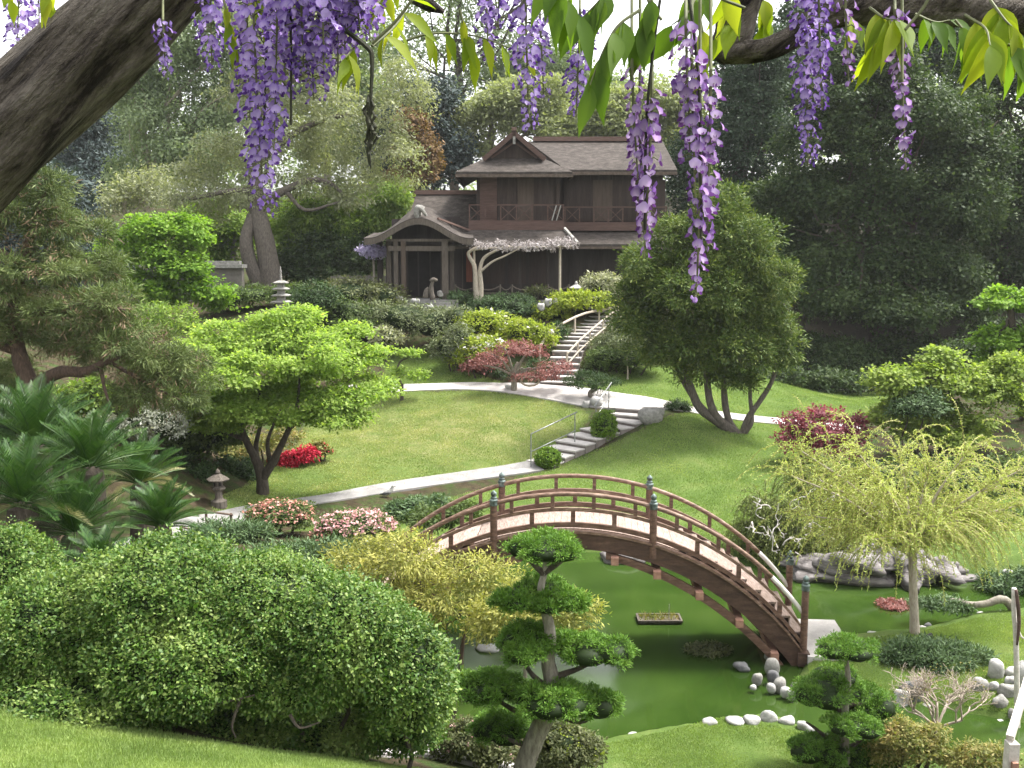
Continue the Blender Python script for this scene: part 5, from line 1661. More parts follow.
shrub('shrub', 'flat brownish plants in the bed under the trellis post', 'shrub_olive', 55.4, [(538, 291, 12, 3)], .16, .06, 60, 12, .2, core=False)
shrub('shrub', 'brown mauve leaved shrub behind the red maple', 'maple_red', 47.2, [(490, 364, 18, 9), (472, 366, 10, 7)], .14, .06, 150, 14, .2, core=False, inner=.5)
shrub('shrub', 'dark green low shrub under the red maple', 'shrub_dark', 46.8, [(505, 372, 14, 6), (540, 366, 12, 7)], .12, .05, 120, 14, .18, core=False)
shrub('shrub', 'low olive hedge at the foot of the leaning oak', 'shrub', 53, [(250, 295, 34, 9), (290, 292, 24, 8), (225, 300, 24, 10)], .15, .06, 280, 16, .25)
shrub('shrub', 'dark green shrub right of the stone pagoda', 'shrub_dark', 50, [(315, 300, 24, 16), (300, 315, 20, 14)], .15, .06, 250, 16, .25)
# left of the great maple
shrub('shrub', 'silver white leaved shrub under the needle pine boughs', 'silver', 31, [(140, 420, 24, 16), (165, 425, 20, 16), (120, 428, 18, 14)], .11, .04, 330, 16, .2)
shrub('shrub', 'broad leafy green shrub behind the stone lantern', 'shrub', 34, [(190, 442, 28, 20), (215, 435, 24, 18), (165, 450, 20, 18)], .13, .07, 400, 16, .22)
shrub('shrub', 'yellowish shrub seen through the forked maple trunk', 'nandina', 36, [(235, 452, 20, 16), (285, 440, 16, 14), (262, 445, 16, 14)], .11, .05, 260, 15, .2, core=False, inner=.5)
shrub('shrub', 'dark shrub to the left of the stone lantern', 'shrub_dark', 32, [(185, 478, 24, 18), (165, 470, 20, 18), (205, 480, 12, 16)], .11, .05, 300, 16, .2)
shrub('shrub', 'deep green shrub between the stone lantern and the maple trunk', 'shrub_dark', 34.5, [(240, 475, 18, 16), (226, 470, 12, 12)], .11, .05, 220, 16, .2)
shrub('shrub', 'leafy green bush in the gap under the needle pine', 'bamboo', 29, [(90, 400, 24, 20), (60, 405, 22, 18), (120, 405, 16, 14)], .13, .06, 300, 15, .2)
shrub('shrub', 'dim green thicket behind the cycads at the photo edge', 'shrub_dark', 27.5, [(30, 430, 40, 24), (-20, 420, 40, 30), (80, 440, 30, 18)], .13, .06, 360, 15, .24)
shrub('shrub', 'yellow green bush below the vivid maple', 'bamboo', 44, [(150, 320, 26, 16), (175, 325, 22, 18), (130, 335, 22, 16)], .15, .07, 280, 15, .24, core=False)
shrub('azalea', 'long scarlet azalea bed behind the maple trunk', 'red_flower', 36.6, [(280, 465, 14, 7), (295, 459, 14, 7), (308, 454, 10, 7), (268, 469, 9, 6)], .10, .07, 300, 15, .14, flower='red_flower', fn=90, fl=.1)
shrub('azalea', 'low red brown azalea at the end of the scarlet bed', 'nandina', 37, [(319, 447, 7, 6), (326, 452, 7, 4)], .09, .05, 80, 12, .12, flower='red_flower', fn=14, fl=.09)
for a_lab, a_f, a_l, a_d in (('rounded peach pink azalea on bare soil beside the path', 'peach_flower', [(280, 515, 32, 15), (262, 518, 16, 12), (298, 516, 16, 14)], 27.6), ('domed pale pink azalea, larger and fuller than the peach one', 'pink_flower', [(355, 526, 38, 14), (335, 530, 20, 12), (378, 528, 18, 12)], 26.5)):
    shrub('azalea', a_lab, 'shrub', a_d, a_l, .07, .035, 330, 14, .13, flower=a_f, fn=420 if 'pale' in a_lab else 200, fl=.075)
shrub('azalea', 'little rusty pink azalea tucked at the side of the pale pink dome', 'shrub_olive', 26, [(320, 538, 10, 7)], .06, .03, 70, 12, .1, flower='peach_flower', fn=30, fl=.07)
shrub('juniper', 'blue green spreading juniper by the small wooden railing', 'juniper', 25.2, [(222, 535, 30, 10), (200, 540, 20, 8), (250, 533, 18, 9)], .12, .03, 330, 18, .18, up=.3, out_ax=1.0)
shrub('juniper', 'low blue green juniper spreading below the azaleas', 'juniper', 24, [(290, 556, 34, 10), (325, 552, 28, 10), (345, 560, 26, 10), (255, 560, 26, 10)], .12, .03, 430, 18, .18, up=.3, out_ax=1.0)
shrub('juniper', 'dark flat juniper on the lawn just behind the bridge rail', 'juniper', 30.8, [(415, 508, 22, 7), (438, 504, 14, 6), (398, 512, 10, 5)], .13, .05, 260, 16, .18)
shrub('juniper', 'low bush hidden partly by the left end of the bridge', 'shrub', 28.4, [(430, 520, 22, 9), (462, 512, 18, 9)], .12, .05, 240, 16, .18)
# clipped balls by the steps
for lab, pxy, rr, d in (('smaller round clipped ball shrub at the foot of the steps', (548, 458), (12, 10), 37.4), ('taller egg shaped clipped shrub halfway up the steps', (604, 427), (12.5, 16), 40.0)):
    bl = px_blobs([(*pxy, *rr)], d, 1.0)
    g = np.array([bl[0][0], d, hz(bl[0][0], d)])
    root = thing('ball_shrub', lab, 'shrub', g)
    crown_mesh('foliage', root, lf['ball'], bl, 700, 12, .05, .055, .03, lump=.04, hole=-3, inner=.96, low_cut=-.9, out_ax=.8)
    core_mesh('shade_core', root, lf['hedge_core'], bl, .9, 14, 10)
    MB().tube([g - [0, 0, .1], np.array(bl[0][:3])], [.05, .04], 6).build('stem', bark_dark, root)
shrub('dwarf_pine', 'tiny flat topped dark pine beside the grey boulder on the lawn', 'shrub_dark', 42.4, [(677, 405, 10, 5), (684, 409, 5, 3), (671, 409, 5, 3)], .10, .03, 120, 14, .12, cat='tree')
# right bank and island
shrub('shrub', 'blue green shrub among the pale maple leaves', 'juniper', 36, [(925, 405, 18, 14), (905, 408, 12, 10)], .13, .05, 200, 14, .2)
shrub('shrub', 'bushy green shrub on the far bank behind the willow trunk', 'shrub', 30.5, [(960, 540, 30, 22), (1000, 535, 32, 24), (925, 540, 20, 18), (1035, 530, 30, 26)], .11, .05, 480, 16, .2)
shrub('shrub', 'tall green bushes between the willow and the pale maple', 'shrub', 33.5, [(900, 480, 40, 22), (960, 485, 44, 24), (1015, 480, 40, 26), (860, 480, 24, 18)], .12, .06, 600, 16, .24)
shrub('shrub', 'small brownish green bush at the waterline beside the flat rocks', 'shrub_olive', 28.6, [(978, 570, 18, 12), (965, 578, 12, 7)], .10, .035, 230, 16, .15)
shrub('juniper', 'blue green juniper overhanging pale rocks at the right edge of the pond', 'juniper', 26.6, [(1000, 583, 20, 8), (1024, 578, 16, 8)], .11, .03, 240, 16, .15, up=.4)
shrub('juniper', 'wide low blue green juniper in the middle of the island lawn', 'juniper', 21.2, [(935, 655, 34, 10), (910, 652, 20, 9), (965, 658, 22, 10), (945, 662, 26, 8), (890, 655, 10, 5)], .10, .026, 620, 18, .15, up=.35, out_ax=1.0)
# floating juniper bough and its log
lg = ground_at(985, 24.0)
d = 24.0
lt = thing('leaning_juniper', 'juniper with a long horizontal bare trunk lying just above the pond water', 'tree', np.array([P(1015, 607, d)[0], d, .1]))
MB().tube([np.array([P(1024, 608, d)[0], d, .05]), P(1005, 600, d), P(985, 604, d), P(968, 604, d), P(955, 600, d), P(940, 603, d)], [.13, .11, .09, .075, .06, .02], 8, bump=.08, sub=4).build('trunk', bark_grey, lt, True)
crown_mesh('foliage', lt, lf['juniper'], px_blobs([(925, 603, 14, 4), (945, 603, 20, 5), (960, 607, 9, 4)], d), 190, 16, .13, .10, .026, inner=.4)
# near shrubs
shrub('shrub', 'olive leaved shrub with pinkish white flower tips left of the large cloud pine', 'shrub_olive', 14.4, [(470, 738, 26, 18), (450, 745, 18, 16), (495, 752, 22, 16)], .055, .028, 520, 16, .09, flower='pink_flower', fn=26, fl=.04)
shrub('shrub', 'greyish shrub with yellow green tips right of the large cloud pine trunk', 'shrub_olive', 14.2, [(562, 745, 26, 20), (585, 752, 18, 18), (545, 758, 22, 16)], .055, .026, 520, 16, .09, flower='lime', fn=60, fl=.04)
shrub('nandina', 'orange tinted nandina bush between the small cloud pine and the bare tree', 'nandina', 16.4, [(900, 735, 24, 18), (920, 748, 24, 20), (885, 755, 20, 14), (935, 735, 14, 14)], .06, .026, 420, 16, .11, core=False, inner=.4)
shrub('nandina', 'yellow and rust coloured low nandina at the bottom edge right of the bare tree', 'nandina', 16, [(975, 755, 22, 12), (998, 758, 20, 12), (960, 765, 18, 10)], .06, .024, 320, 16, .1, core=False, inner=.4)
shrub('shrub', 'small dark green shrub on the near shore below the golden shrub', 'pine_pad', 16.5, [(452, 688, 10, 14)], .05, .02, 120, 14, .09)

# the wisteria trellis before the house
g = P(477, 300, 54.9)
tw = thing('trellis_wisteria', 'old white stemmed wisteria trained flat along a trellis, covered with pale blossom', 'wisteria', g)
m = MB()
dt = 54.9
m.tube([g - [0, 0, .3], P(476, 280, dt), P(474, 265, dt), P(470, 258, dt), P(469, 252, dt), P(480, 246, dt)], [.17, .14, .12, .10, .09, .05], 8, bump=.06, sub=4)
m.tube([g + [.18, 0, -.3], P(481, 285, dt), P(480, 270, dt), P(484, 258, dt), P(497, 250, dt), P(510, 246, dt)], [.15, .13, .11, .09, .07, .04], 8, bump=.06, sub=4)
m.tube([P(480, 272, dt), P(492, 262, dt), P(505, 256, dt), P(520, 248, dt)], [.08, .06, .05, .03], 7, sub=4)
m.tube([P(472, 250, dt), P(500, 247.5, dt), P(540, 247, dt), P(572, 246, dt)], [.06, .05, .04, .03], 6, sub=3)
m.build('trunk', bark_pale, tw, True)
crown_mesh('blossom', tw, lf['pale_wisteria'], px_blobs([(480, 246, 12, 4), (500, 246, 16, 4.5), (522, 246, 14, 4), (542, 246, 14, 4), (562, 244, 15, 5)], dt, 1.6), 230, 15, .18, .12, .06, inner=.3)
tr = thing('trellis', 'slender trellis of pale posts and rails holding the old wisteria', 'trellis', P(560, 296, dt))
for px in (560, 474):
    x = hx(px, dt + .3)
    MB().lathe((x, dt + .3, 0), [(.07, 6.2), (.065, hzz(247, dt))], 9).build('post', bark_pale, tr)
MB().bar((hx(470, dt), dt + .3, hzz(247, dt) + .03), (hx(575, dt), dt + .3, hzz(246, dt) + .03), .08, .08).build('rail', post_mat, tr)
g = ground_at(372, 56)
mw = thing('wisteria_bush', 'small mauve flowering wisteria standard at the left corner of the porch', 'wisteria', g)
MB().tube([g - [0, 0, .1], P(374, 275, 56), P(373, 256, 56)], [.09, .07, .05], 7, sub=3).build('trunk', bark_grey, mw)
crown_mesh('blossom', mw, lf['mauve_flower'], px_blobs([(368, 249, 9, 5), (378, 251, 8, 6), (372, 254, 10, 5)], 56), 130, 14, .2, .13, .07, inner=.4)

# ------------------------------------------------------------------ stones
def rock_mesh(c, s, seed, rough=.16, seg=18, rings=12, flat=.0):
    r = np.random.default_rng(seed)
    fr = np.vstack([r.normal(size=(7, 3)) * 1.6, r.normal(size=(5, 3)) * 5])
    am = np.r_[np.ones(7), np.full(5, .35)]
    ph = r.random(12) * 6.28
    V, F = [], []
    for i in range(rings + 1):
        th = math.pi * i / rings
        for j in range(seg):
            a = 2 * math.pi * j / seg
            d = np.array([math.sin(th) * math.cos(a), math.sin(th) * math.sin(a), math.cos(th)])
            q = 1 + rough * np.sum(am * np.sin(fr @ d * 1.5 + ph)) / 2.2
            q *= 1 / (np.sum(np.abs(d) ** 2.6) ** (1 / 2.6)) * .92
            V.append(c + d * np.array(s) * q)
    for i in range(rings):
        for j in range(seg):
            j2 = (j + 1) % seg
            F.append((i * seg + j, (i + 1) * seg + j, (i + 1) * seg + j2, i * seg + j2))
    return np.array(V), F


def boulder(label, px, py, d, w, h, mat, seed, group=None, dep=.8, rough=.16, name='boulder', sink=.25):
    """px,py = middle of the visible stone, w,h its size in photo pixels"""
    c = P(px, py, d)
    k = d / FPX
    s = (w * k / 2, w * k / 2 * dep, h * k / 2 * (1 + sink))
    c = c - np.array([0, 0, h * k * sink * .5])
    V, F = rock_mesh(c, s, seed, rough)
    b = np.array([c[0], c[1], c[2] - s[2]])
    o = mesh_obj(name, V - b, F, mat, None, True)
    o.location = tuple(b)
    return tag(o, label, 'boulder' if name == 'boulder' else 'stone', group)


def gd(px, py):
    return G(px, py)[1]


boulder('big smooth grey boulder at the top of the steps', 655, 413, gd(655, 420) - .1, 31, 15, stone_grey, 1, rough=.24)
boulder('pale rock at the side of the path, larger of the pair under the dwarf pine', 597, 402, gd(597, 406), 15, 10, stone_pale, 2)
boulder('small pale rock under the trunk of the dwarf pine', 586, 404, gd(586, 407), 11, 8, stone_pale, 3)
boulder('little pale stone beside the red maple trunk', 509, 387, gd(509, 390), 8, 6, stone_pale, 4)
boulder('rock slab at the waterline straight under the bridge arch', 624, 556, 29.3, 42, 13, rock_band, 5, rough=.2)
# banded rock on the far bank: one long ledge with a water-worn hollow
rk = thing('bank_rock', 'long grey banded rock ledge with a dark hollow above the pond', 'rock', P(860, 582, 28.6))
for j, (px, py, d, w, h, sd) in enumerate(((825, 570, 27.9, 90, 16, 11), (862, 568, 27.5, 76, 22, 12), (882, 557, 27.9, 76, 20, 13), (905, 566, 27.5, 36, 24, 14), (932, 568, 27.5, 36, 22, 15), (893, 551, 28.4, 70, 18, 16))):
    c = P(px, py, d)
    k = d / FPX
    V, F = rock_mesh(c, (w * k / 2, .8, h * k / 2 * 1.2), sd, .34, 30, 18)
    mesh_obj('ledge', V, F, rock_band, rk, True)
for j, (px, py, w, h) in enumerate(((945, 574, 26, 10), (960, 571, 18, 9), (965, 578, 30, 8), (952, 565, 14, 8))):
    boulder(('flat pale rock ending the ledge at the waterline', 'upper pale rock at the end of the ledge', 'longest flat rock beside the small olive bush', 'small rock behind the others at the end of the ledge')[j], px, py, 27.3 + .2 * (3 - j), w, h, rock_band, 30 + j, 'rocks at the end of the ledge')
boulder('dark grey flat stone in the water, farthest out from the bridge foot', 742, 666, plane_px(742, 668, .05)[1], 18, 8, stone_dark, 40, 'stones at the bridge foot', name='stone')
SB = [(757, 678, 12, 13, stone_grey, 'grey stone second out from the dark one by the bridge foot'), (772, 665, 15, 17, stone_grey, 'upright grey stone under the bridge strut'), (773, 676, 13, 12, stone_dark, 'dark stone below the upright one at the bridge foot'), (780, 684, 14, 14, stone_grey, 'oval stone in the middle of the bridge foot stones'),
      (771, 687, 10, 9, stone_pale, 'white stone lowest in the water near the bridge foot'), (785, 691, 12, 10, stone_pale, 'white stone to the right of the lowest white one'), (792, 694, 10, 10, stone_pale, 'white stone nearest the small cloud pine'), (753, 687, 8, 5, stone_pale, 'tiny pale stone lying out in the water'), (795, 686, 9, 9, stone_grey, 'small stone against the grass under the bridge foot'), (768, 656, 9, 7, stone_grey, 'stone half hidden behind the upright one')]
for j, (px, py, w, h, mt, lab) in enumerate(SB):
    boulder(lab, px, py, plane_px(px, py + h * .4, .08)[1], w, h, mt, 41 + j, 'stones at the bridge foot', name='stone', rough=.08)
SW = [(600, 741, 12, 4), (633, 735, 12, 5), (683, 728, 8, 4), (709, 722, 16, 8), (735, 721, 20, 6), (752, 720, 18, 8), (768, 716, 18, 11), (787, 720, 18, 7), (803, 725, 14, 8), (813, 732, 14, 9), (824, 738, 14, 8)]
SL = ['flat white kerb stone farthest left along the grass bulge', 'second flat white stone from the left along the grass bulge', 'tiny white stone with gaps on both sides on the grass bulge edge', 'white rounded stone standing apart left of the stone row', 'long white stone starting the close row on the bulge edge', 'white stone between the long one and the tallest one',
      'tallest white stone in the row on the bulge edge', 'white stone just right of the tallest one', 'white stone where the row turns towards the small cloud pine', 'white stone partly behind the small cloud pine branch', 'last white stone of the row, behind the small cloud pine']
for j, ((px, py, w, h), lab) in enumerate(zip(SW, SL)):
    boulder(lab, px, py, plane_px(px, py + h * .4, .16)[1] + .1, w, h * 1.2, stone_pale, 60 + j, 'white edging stones', name='stone', rough=.12)
BW = [(996, 668, 16, 24, 'tall pale boulder standing at the back of the boulder group'), (1012, 672, 16, 12, 'white boulder right of the tall one'), (1010, 680, 12, 10, 'small grey white boulder in the middle of the group'), (994, 686, 12, 10, 'round white boulder below the tall one'), (1009, 690, 22, 14, 'broad grey boulder at the centre right of the group'), (1000, 701, 17, 12, 'grey boulder low in the group above the grass'),
      (980, 684, 18, 14, 'grey boulder partly behind the bare tree twigs'), (979, 727, 24, 15, 'largest white boulder lying at the inlet water'), (1001, 723, 14, 9, 'white boulder right of the largest one at the inlet'), (1005, 737, 12, 6, 'low grey stone at the edge of the inlet'), (1013, 713, 9, 11, 'small upright stone beside the timber rail'), (1022, 675, 16, 28, 'pale boulder cut by the photo edge'), (974, 717, 9, 5, 'small stone behind the largest white boulder')]
for j, (px, py, w, h, lab) in enumerate(BW):
    q = G(px, py + h * .42)
    boulder(lab, px, py, q[1], w, h, stone_pale if 'white' in lab or 'pale' in lab else stone_grey, 80 + j, 'pale boulders by the inlet', rough=.12)
boulder('pale boulder with a dark cleft between the two island pines and shrubs', 902, 697, G(902, 704)[1], 20, 16, stone_pale, 99)
boulder('dark dead stump leaning behind the boulder with the cleft', 915, 687, G(912, 696)[1], 22, 16, stone_dark, 100, rough=.3)
boulder('pinkish rock half buried behind the nandina bush', 925, 708, G(925, 712)[1], 14, 9, stone_grey, 101)
for j, (px, py, w, h, lab) in enumerate(((872, 634, 11, 7, 'left one of two small white stones on the island shore'), (882, 635, 10, 5, 'right one of two small white stones on the island shore'), (923, 628, 9, 5, 'pale stone just right of the willow trunk'), (928, 626, 8, 7, 'dark round stone just right of the willow trunk'), (981, 614, 9, 6, 'stone lying under the horizontal juniper trunk'), (1002, 613, 10, 6, 'pointed pale stone near the root of the horizontal juniper'), (1008, 572, 12, 6, 'pale rock above the overhanging juniper'), (1020, 588, 14, 9, 'dark pond edge rock below the overhanging juniper'))):
    d = plane_px(px, py + h * .4, .12)[1] if py > 590 else 26.8
    boulder(lab, px, py, d, w, h, stone_dark if 'dark' in lab else stone_pale, 110 + j, name='stone', rough=.08)
for j, (px, py, w, h, lab) in enumerate(((595, 299, 8, 6, 'pale stone nearest the bare earth slope below the trellis'), (548, 302, 9, 8, 'white upright stone under the trellis post'), (541, 306, 8, 8, 'grey stone beside the white upright one'), (556, 301, 8, 7, 'light stone right of the white upright one'), (388, 291, 9, 8, 'pale boulder at the left corner of the porch'), (400, 298, 9, 6, 'white rock beside the lowest porch step'), (415, 301, 10, 6, 'grey white rock below the porch steps'), (430, 306, 8, 6, 'white rock among shrubs below the porch steps'), (447, 311, 9, 5, 'flat pale stone along the sloping walk'), (458, 316, 8, 5, 'lowest pale stone on the sloping walk'), (440, 293, 8, 6, 'brown rock beside the carved figure'))):
    boulder(lab, px, py, 54.6 - .25 * (py - 291) / 2, w * .85, h * .85, stone_pale if 'white' in lab else stone_grey, 130 + j, 'rocks by the house', rough=.15)

# bare earth slope
es = [G(560, 308), G(545, 315), G(535, 328)]

# carved figure on a rock by the porch
fg = P(431, 296, 53.6)
sl = thing('stone_figure', 'small weathered grey figure bending its head beside the porch steps', 'statue', fg)
m = MB().tube([fg + [.1, 0, -.2], fg + [.02, 0, .3], fg + [.05, 0, .62], fg + [.13, 0, .82]], [.15, .13, .10, .07], 9, bump=.08, sub=3)
m.tube([fg + [-.05, -.02, .80], fg + [.12, -.03, .88], fg + [.28, -.03, .84], fg + [.33, -.03, .78]], [.06, .11, .10, .05], 8, bump=.06, sub=3)
m.tube([fg + [-.3, 0, -.1], fg + [-.25, 0, .25], fg + [-.12, 0, .45]], [.16, .14, .08], 8, bump=.1, sub=3)
m.build('figure', bark_mid, sl, True)

# ------------------------------------------------------------------ stone pagoda and lanterns
pg = P(282, 318, 48.5)
pd = 48.5
pag = thing('stone_pagoda', 'slim grey five tiered stone pagoda above the maple crown', 'pagoda', pg)
x, y = pg[0], pd
Z = lambda py: P(281, py, pd)[2]
m = MB()
m.bbox((x - .38, y - .38, pg[2] - .2), (x + .38, y + .38, Z(311)))
m.build('plinth', stone_grey, pag)
ys = [314, 307, 300, 293.5, 287]
for i, py in enumerate(ys):
    w = .40 - .035 * i
    z = Z(py)
    h = Z(ys[i + 1]) - z if i < 4 else .3
    MB().bbox((x - w * .55, y - w * .55, z - .01), (x + w * .55, y + w * .55, z + h - .13)).build('storey', stone_grey, pag)
    r_ = [(w * 1.15, -.0), (w * 1.22, .05), (w * .9, .09), (w * .5, .14)]
    V, F = [], []
    for rr, zz in r_:
        for a in range(4):
            V.append((x + rr * (1, -1, -1, 1)[a], y + rr * (1, 1, -1, -1)[a], z + h - .13 + zz))
    for q in range(3):
        for a in range(4):
            F.append((q * 4 + a, q * 4 + (a + 1) % 4, q * 4 + 4 + (a + 1) % 4, q * 4 + 4 + a))
    F += [(3, 2, 1, 0), (12, 13, 14, 15)]
    MB().add(V, F).build('tier_roof', stone_grey, pag)
zt = Z(285) + .12
MB().lathe((x, y, zt), [(.10, 0), (.12, .06), (.05, .10), (.075, .16), (.04, .22), (.07, .28), (.04, .34), (.065, .4), (.03, .46), (.055, .54), (.03, .64), (.008, .78)], 10).build('finial', stone_grey, pag, True)


def stone_lantern(label, px, py_base, d, s, mat, name='stone_lantern'):
    g = P(px, py_base, d)
    rt = thing(name, label, 'lantern', g)
    L = lambda prof, nm, seg=8: MB().lathe(g, [(r * s, z * s) for r, z in prof], seg).build(nm, mat, rt)
    L([(.34, -.2), (.34, .10), (.22, .16), (.17, .22), (.15, .5), (.2, .56)], 'pedestal', 12)
    L([(.2, .56), (.30, .62), (.30, .70), (.22, .72)], 'platform', 6)
    lb = L([(.20, .72), (.21, .98), (.18, 1.0)], 'light_box', 6)
    for a in (-.9, -2.2):
        MB().box((g[0] + .185 * s * math.cos(a), g[1] + .185 * s * math.sin(a), g[2] + .85 * s), (.05 * s, .10 * s, .15 * s), a).build('window', dark_opening, lb)
    L([(.48, 1.0), (.50, 1.05), (.30, 1.16), (.14, 1.26), (.07, 1.28)], 'roof', 6)
    L([(.06, 1.28), (.11, 1.34), (.08, 1.42), (.01, 1.5)], 'finial', 10)
    return rt


stone_lantern('squat grey stone lantern in the planting left of the maple trunk', 219, 503, 30.0, .72, bark_mid)
stone_lantern('small white stone lantern top showing over the lime shrub by the house', 576, 304, 55.4, .85, stone_pale)

# ------------------------------------------------------------------ metal hand rails along the lower steps
def handrail(label, a_px, b_px, d0, d1, ext=0.0, mid=True):
    a, b = P(*a_px, d0), P(*b_px, d1)
    ga = np.array([a[0], a[1], hz(a[0], a[1])])
    gb = np.array([b[0], b[1], hz(b[0], b[1])])
    rt = thing('handrail', label, 'handrail', ga)
    for p, g_ in ((a, ga), (b, gb)):
        MB().tube([g_ - [0, 0, .15], p], .024, 8).build('post', steel, rt)
    e = unit(b - a)
    MB().tube([a - e * ext, b + e * (ext + .12)], .026, 8).build('rail', steel, rt, True)
    fa = ga * .52 + a * .48
    fb = gb * .52 + b * .48
    MB().tube([fa - e * ext, fb], .02, 8).build('rail', steel, rt, True)


handrail('grey metal handrail along the lower half of the short steps', (531, 434), (575, 413), 37.2, 39.3)
handrail('grey metal handrail beside the upper half of the short steps', (596, 404), (609, 386), 41.3, 42.9, .25)


def rustic_rail(label, pts_px, hgt, posts, r=.05, second=False):
    """pale bent log rail: ground line through the points (photo pixel, distance)"""
    pp = [P(x, y, d) for x, y, d in pts_px]
    rt = thing('stair_rail', label, 'railing', np.array([pp[0][0], pp[0][1], hz(pp[0][0], pp[0][1])]))
    MB().tube(pp, r, 8, sub=6, bump=.03).build('rail', bark_pale, rt, True)
    if second:
        MB().tube([p - [0, 0, .42] + [.08, 0, 0] for p in pp], r * .85, 8, sub=6, bump=.03).build('rail', bark_pale, rt, True)
    sm = smooth_path(np.array(pp), 6)
    for t in posts:
        p = sm[int(t * (len(sm) - 1))]
        MB().tube([np.array([p[0], p[1], hz(p[0], p[1]) - .2]), p], [.06, .05], 7).build('post', bark_pale, rt)


rustic_rail('pale bent log rail sweeping up the left side of the long stairs', [(540, 346, 48.5), (548, 335, 49.3), (560, 325, 50.6), (583, 314, 52.3), (606, 309, 53.8), (619, 306, 54.5)], .9, (0.02, .3, .55, .75, .98), .065)
rustic_rail('pale double log rail along the right side of the long stairs', [(567, 354, 47.6), (578, 342, 48.7), (590, 331, 49.9), (603, 320, 51.3), (612, 313, 52.5), (620, 309, 53.3)], .9, (.02, .2, .4, .6, .8, .98), .05, True)

# little timber railing beside the path
lr_ = thing('low_railing', 'low brown timber railing where the path passes the small cycad', 'railing', G(208, 536))
for (a, b) in (((206, 511), (231, 515)), ((182, 527), (193, 530))):
    pa, pb_ = P(*a, 26.6), P(*b, 26.9)
    for p in (pa, pb_):
        MB().tube([np.array([p[0], p[1], hz(p[0], p[1]) - .1]), p + [0, 0, .05]], .035, 7).build('post', bark_red, lr_)
    MB().tube([pa - [.05, 0, 0], pb_ + [.05, 0, 0]], .028, 7).build('rail', bark_red, lr_)
    MB().tube([pa - [.0, 0, .35], pb_ - [0, 0, .35]], .025, 7).build('rail', bark_red, lr_)

# timber rail and peeled pole at the right edge
tb = thing('timber_rail', 'weathered pale timber handrail end with a square post at the right edge', 'railing', ground_at(1012, 13.5))
pa, pb_ = P(1010, 738, 13.0), P(1040, 640, 14.6)
MB().bar(pa, pb_, .10, .09).build('rail', twig_white, tb)
q = P(1013, 742, 13.0)
MB().bbox((q[0] - .08, q[1] - .08, hz(q[0], q[1]) - .2), (q[0] + .06, q[1] + .08, q[2])).build('post', twig_white, tb)
MB().bbox((q[0] - .05, q[1] - .14, q[2] - .34), (q[0] + .03, q[1] - .082, q[2] - .24)).build('bolt_block', wood_endgrain, tb)
pr = ground_at(1018, 18.6)
pp_ = thing('peeled_pole', 'thin peeled white sapling trunk with a reddish scar beside the pale boulders', 'tree', pr)
MB().tube([pr - [0, 0, .1], P(1016, 640, 18.6), P(1014, 615, 18.6), P(1014, 588, 18.6)], [.055, .05, .045, .045], 9, sub=4).build('trunk', twig_white, pp_, True)
MB().tube([P(1017, 645, 18.5), P(1019, 625, 18.5), P(1018, 605, 18.5), P(1016, 590, 18.5)], [.02, .035, .04, .03], 8, sub=4).build('scar', trim_mat, pp_, True)
MB().tube([P(1016, 622, 18.6), P(1021, 636, 18.6), P(1028, 640, 18.6)], [.025, .02, .015], 6, sub=4).build('branch', twig_white, pp_)

# garden spot lamp
sg = ground_at(929, 22.3)
sl_ = thing('garden_spotlight', 'tiny black garden spotlight on a stake beside the willow trunk', 'lamp', sg)
MB().tube([sg - [0, 0, .05], sg + [0, 0, .12]], .012, 6).build('stake', black_metal, sl_)
MB().tube([sg + [-.07, -.02, .12], sg + [.06, .02, .15]], [.05, .06], 10).build('lamp_head', black_metal, sl_)

# ------------------------------------------------------------------ in the pond
fp = plane_px(659, 620, .02)
raft = thing('planted_raft', 'small floating planter raft with reeds on the pond under the bridge', 'planter', fp)
k = fp[1] / FPX
MB().box(fp + [0, 0, .02], (44 * k, .5, .05)).build('raft', bark_mid, raft)
for sx, sy, lx, ly in ((0, -.25, 44 * k + .05, .05), (0, .25, 44 * k + .05, .05), (-22 * k, 0, .05, .45), (22 * k, 0, .05, .45)):
    MB().box(fp + [sx, sy, .05], (lx, ly, .06)).build('edge', bark_mid, raft)
n = 260
pos = fp + np.c_[rng.uniform(-20 * k, 20 * k, n), rng.uniform(-.2, .2, n), np.full(n, .04)]
ax = np.c_[rng.normal(0, .5, n), rng.normal(0, .5, n), np.full(n, 1.0)]
V, F = leaf_cards(pos, rand_unit(n), ax, rng.uniform(.06, .2, n), np.full(n, .022))
mesh_obj('reeds', V, F, lf['nandina'], raft)
MB().tube([fp + [.25, 0, .03], fp + [.25, 0, .42]], .011, 6).build('stake', stone_pale, raft)
for lab, px, py, w, mt in (('mat of yellowish water plants on the pond, right of the planted raft', 709, 650, 50, 'shrub_olive'), ('brown water plant mat with pale litter behind the willow trunk', 893, 605, 34, 'maple_red')):
    fp = plane_px(px, py, .02)
    k = fp[1] / FPX
    n = 900
    a, r = rng.uniform(0, 6.28, n), np.sqrt(rng.random(n))
    pos = fp + np.c_[np.cos(a) * r * w * k / 2, np.sin(a) * r * .45, rng.uniform(0, .05, n)]
    V, F = leaf_cards(pos, unit(np.c_[rng.normal(0, .5, n), rng.normal(0, .5, n), np.full(n, 1.0)]), rand_unit(n), rng.uniform(.05, .13, n), rng.uniform(.03, .06, n))
    o = mesh_obj('water_plants', V - fp, F, lf[mt])
    o.location = tuple(fp)
    tag(o, lab, 'water plant')
fp = plane_px(487, 648, .02)
o = boulder('low pale rock lying in the shaded water behind the large cloud pine', 487, 648, fp[1], 28, 7, stone_pale, 150)

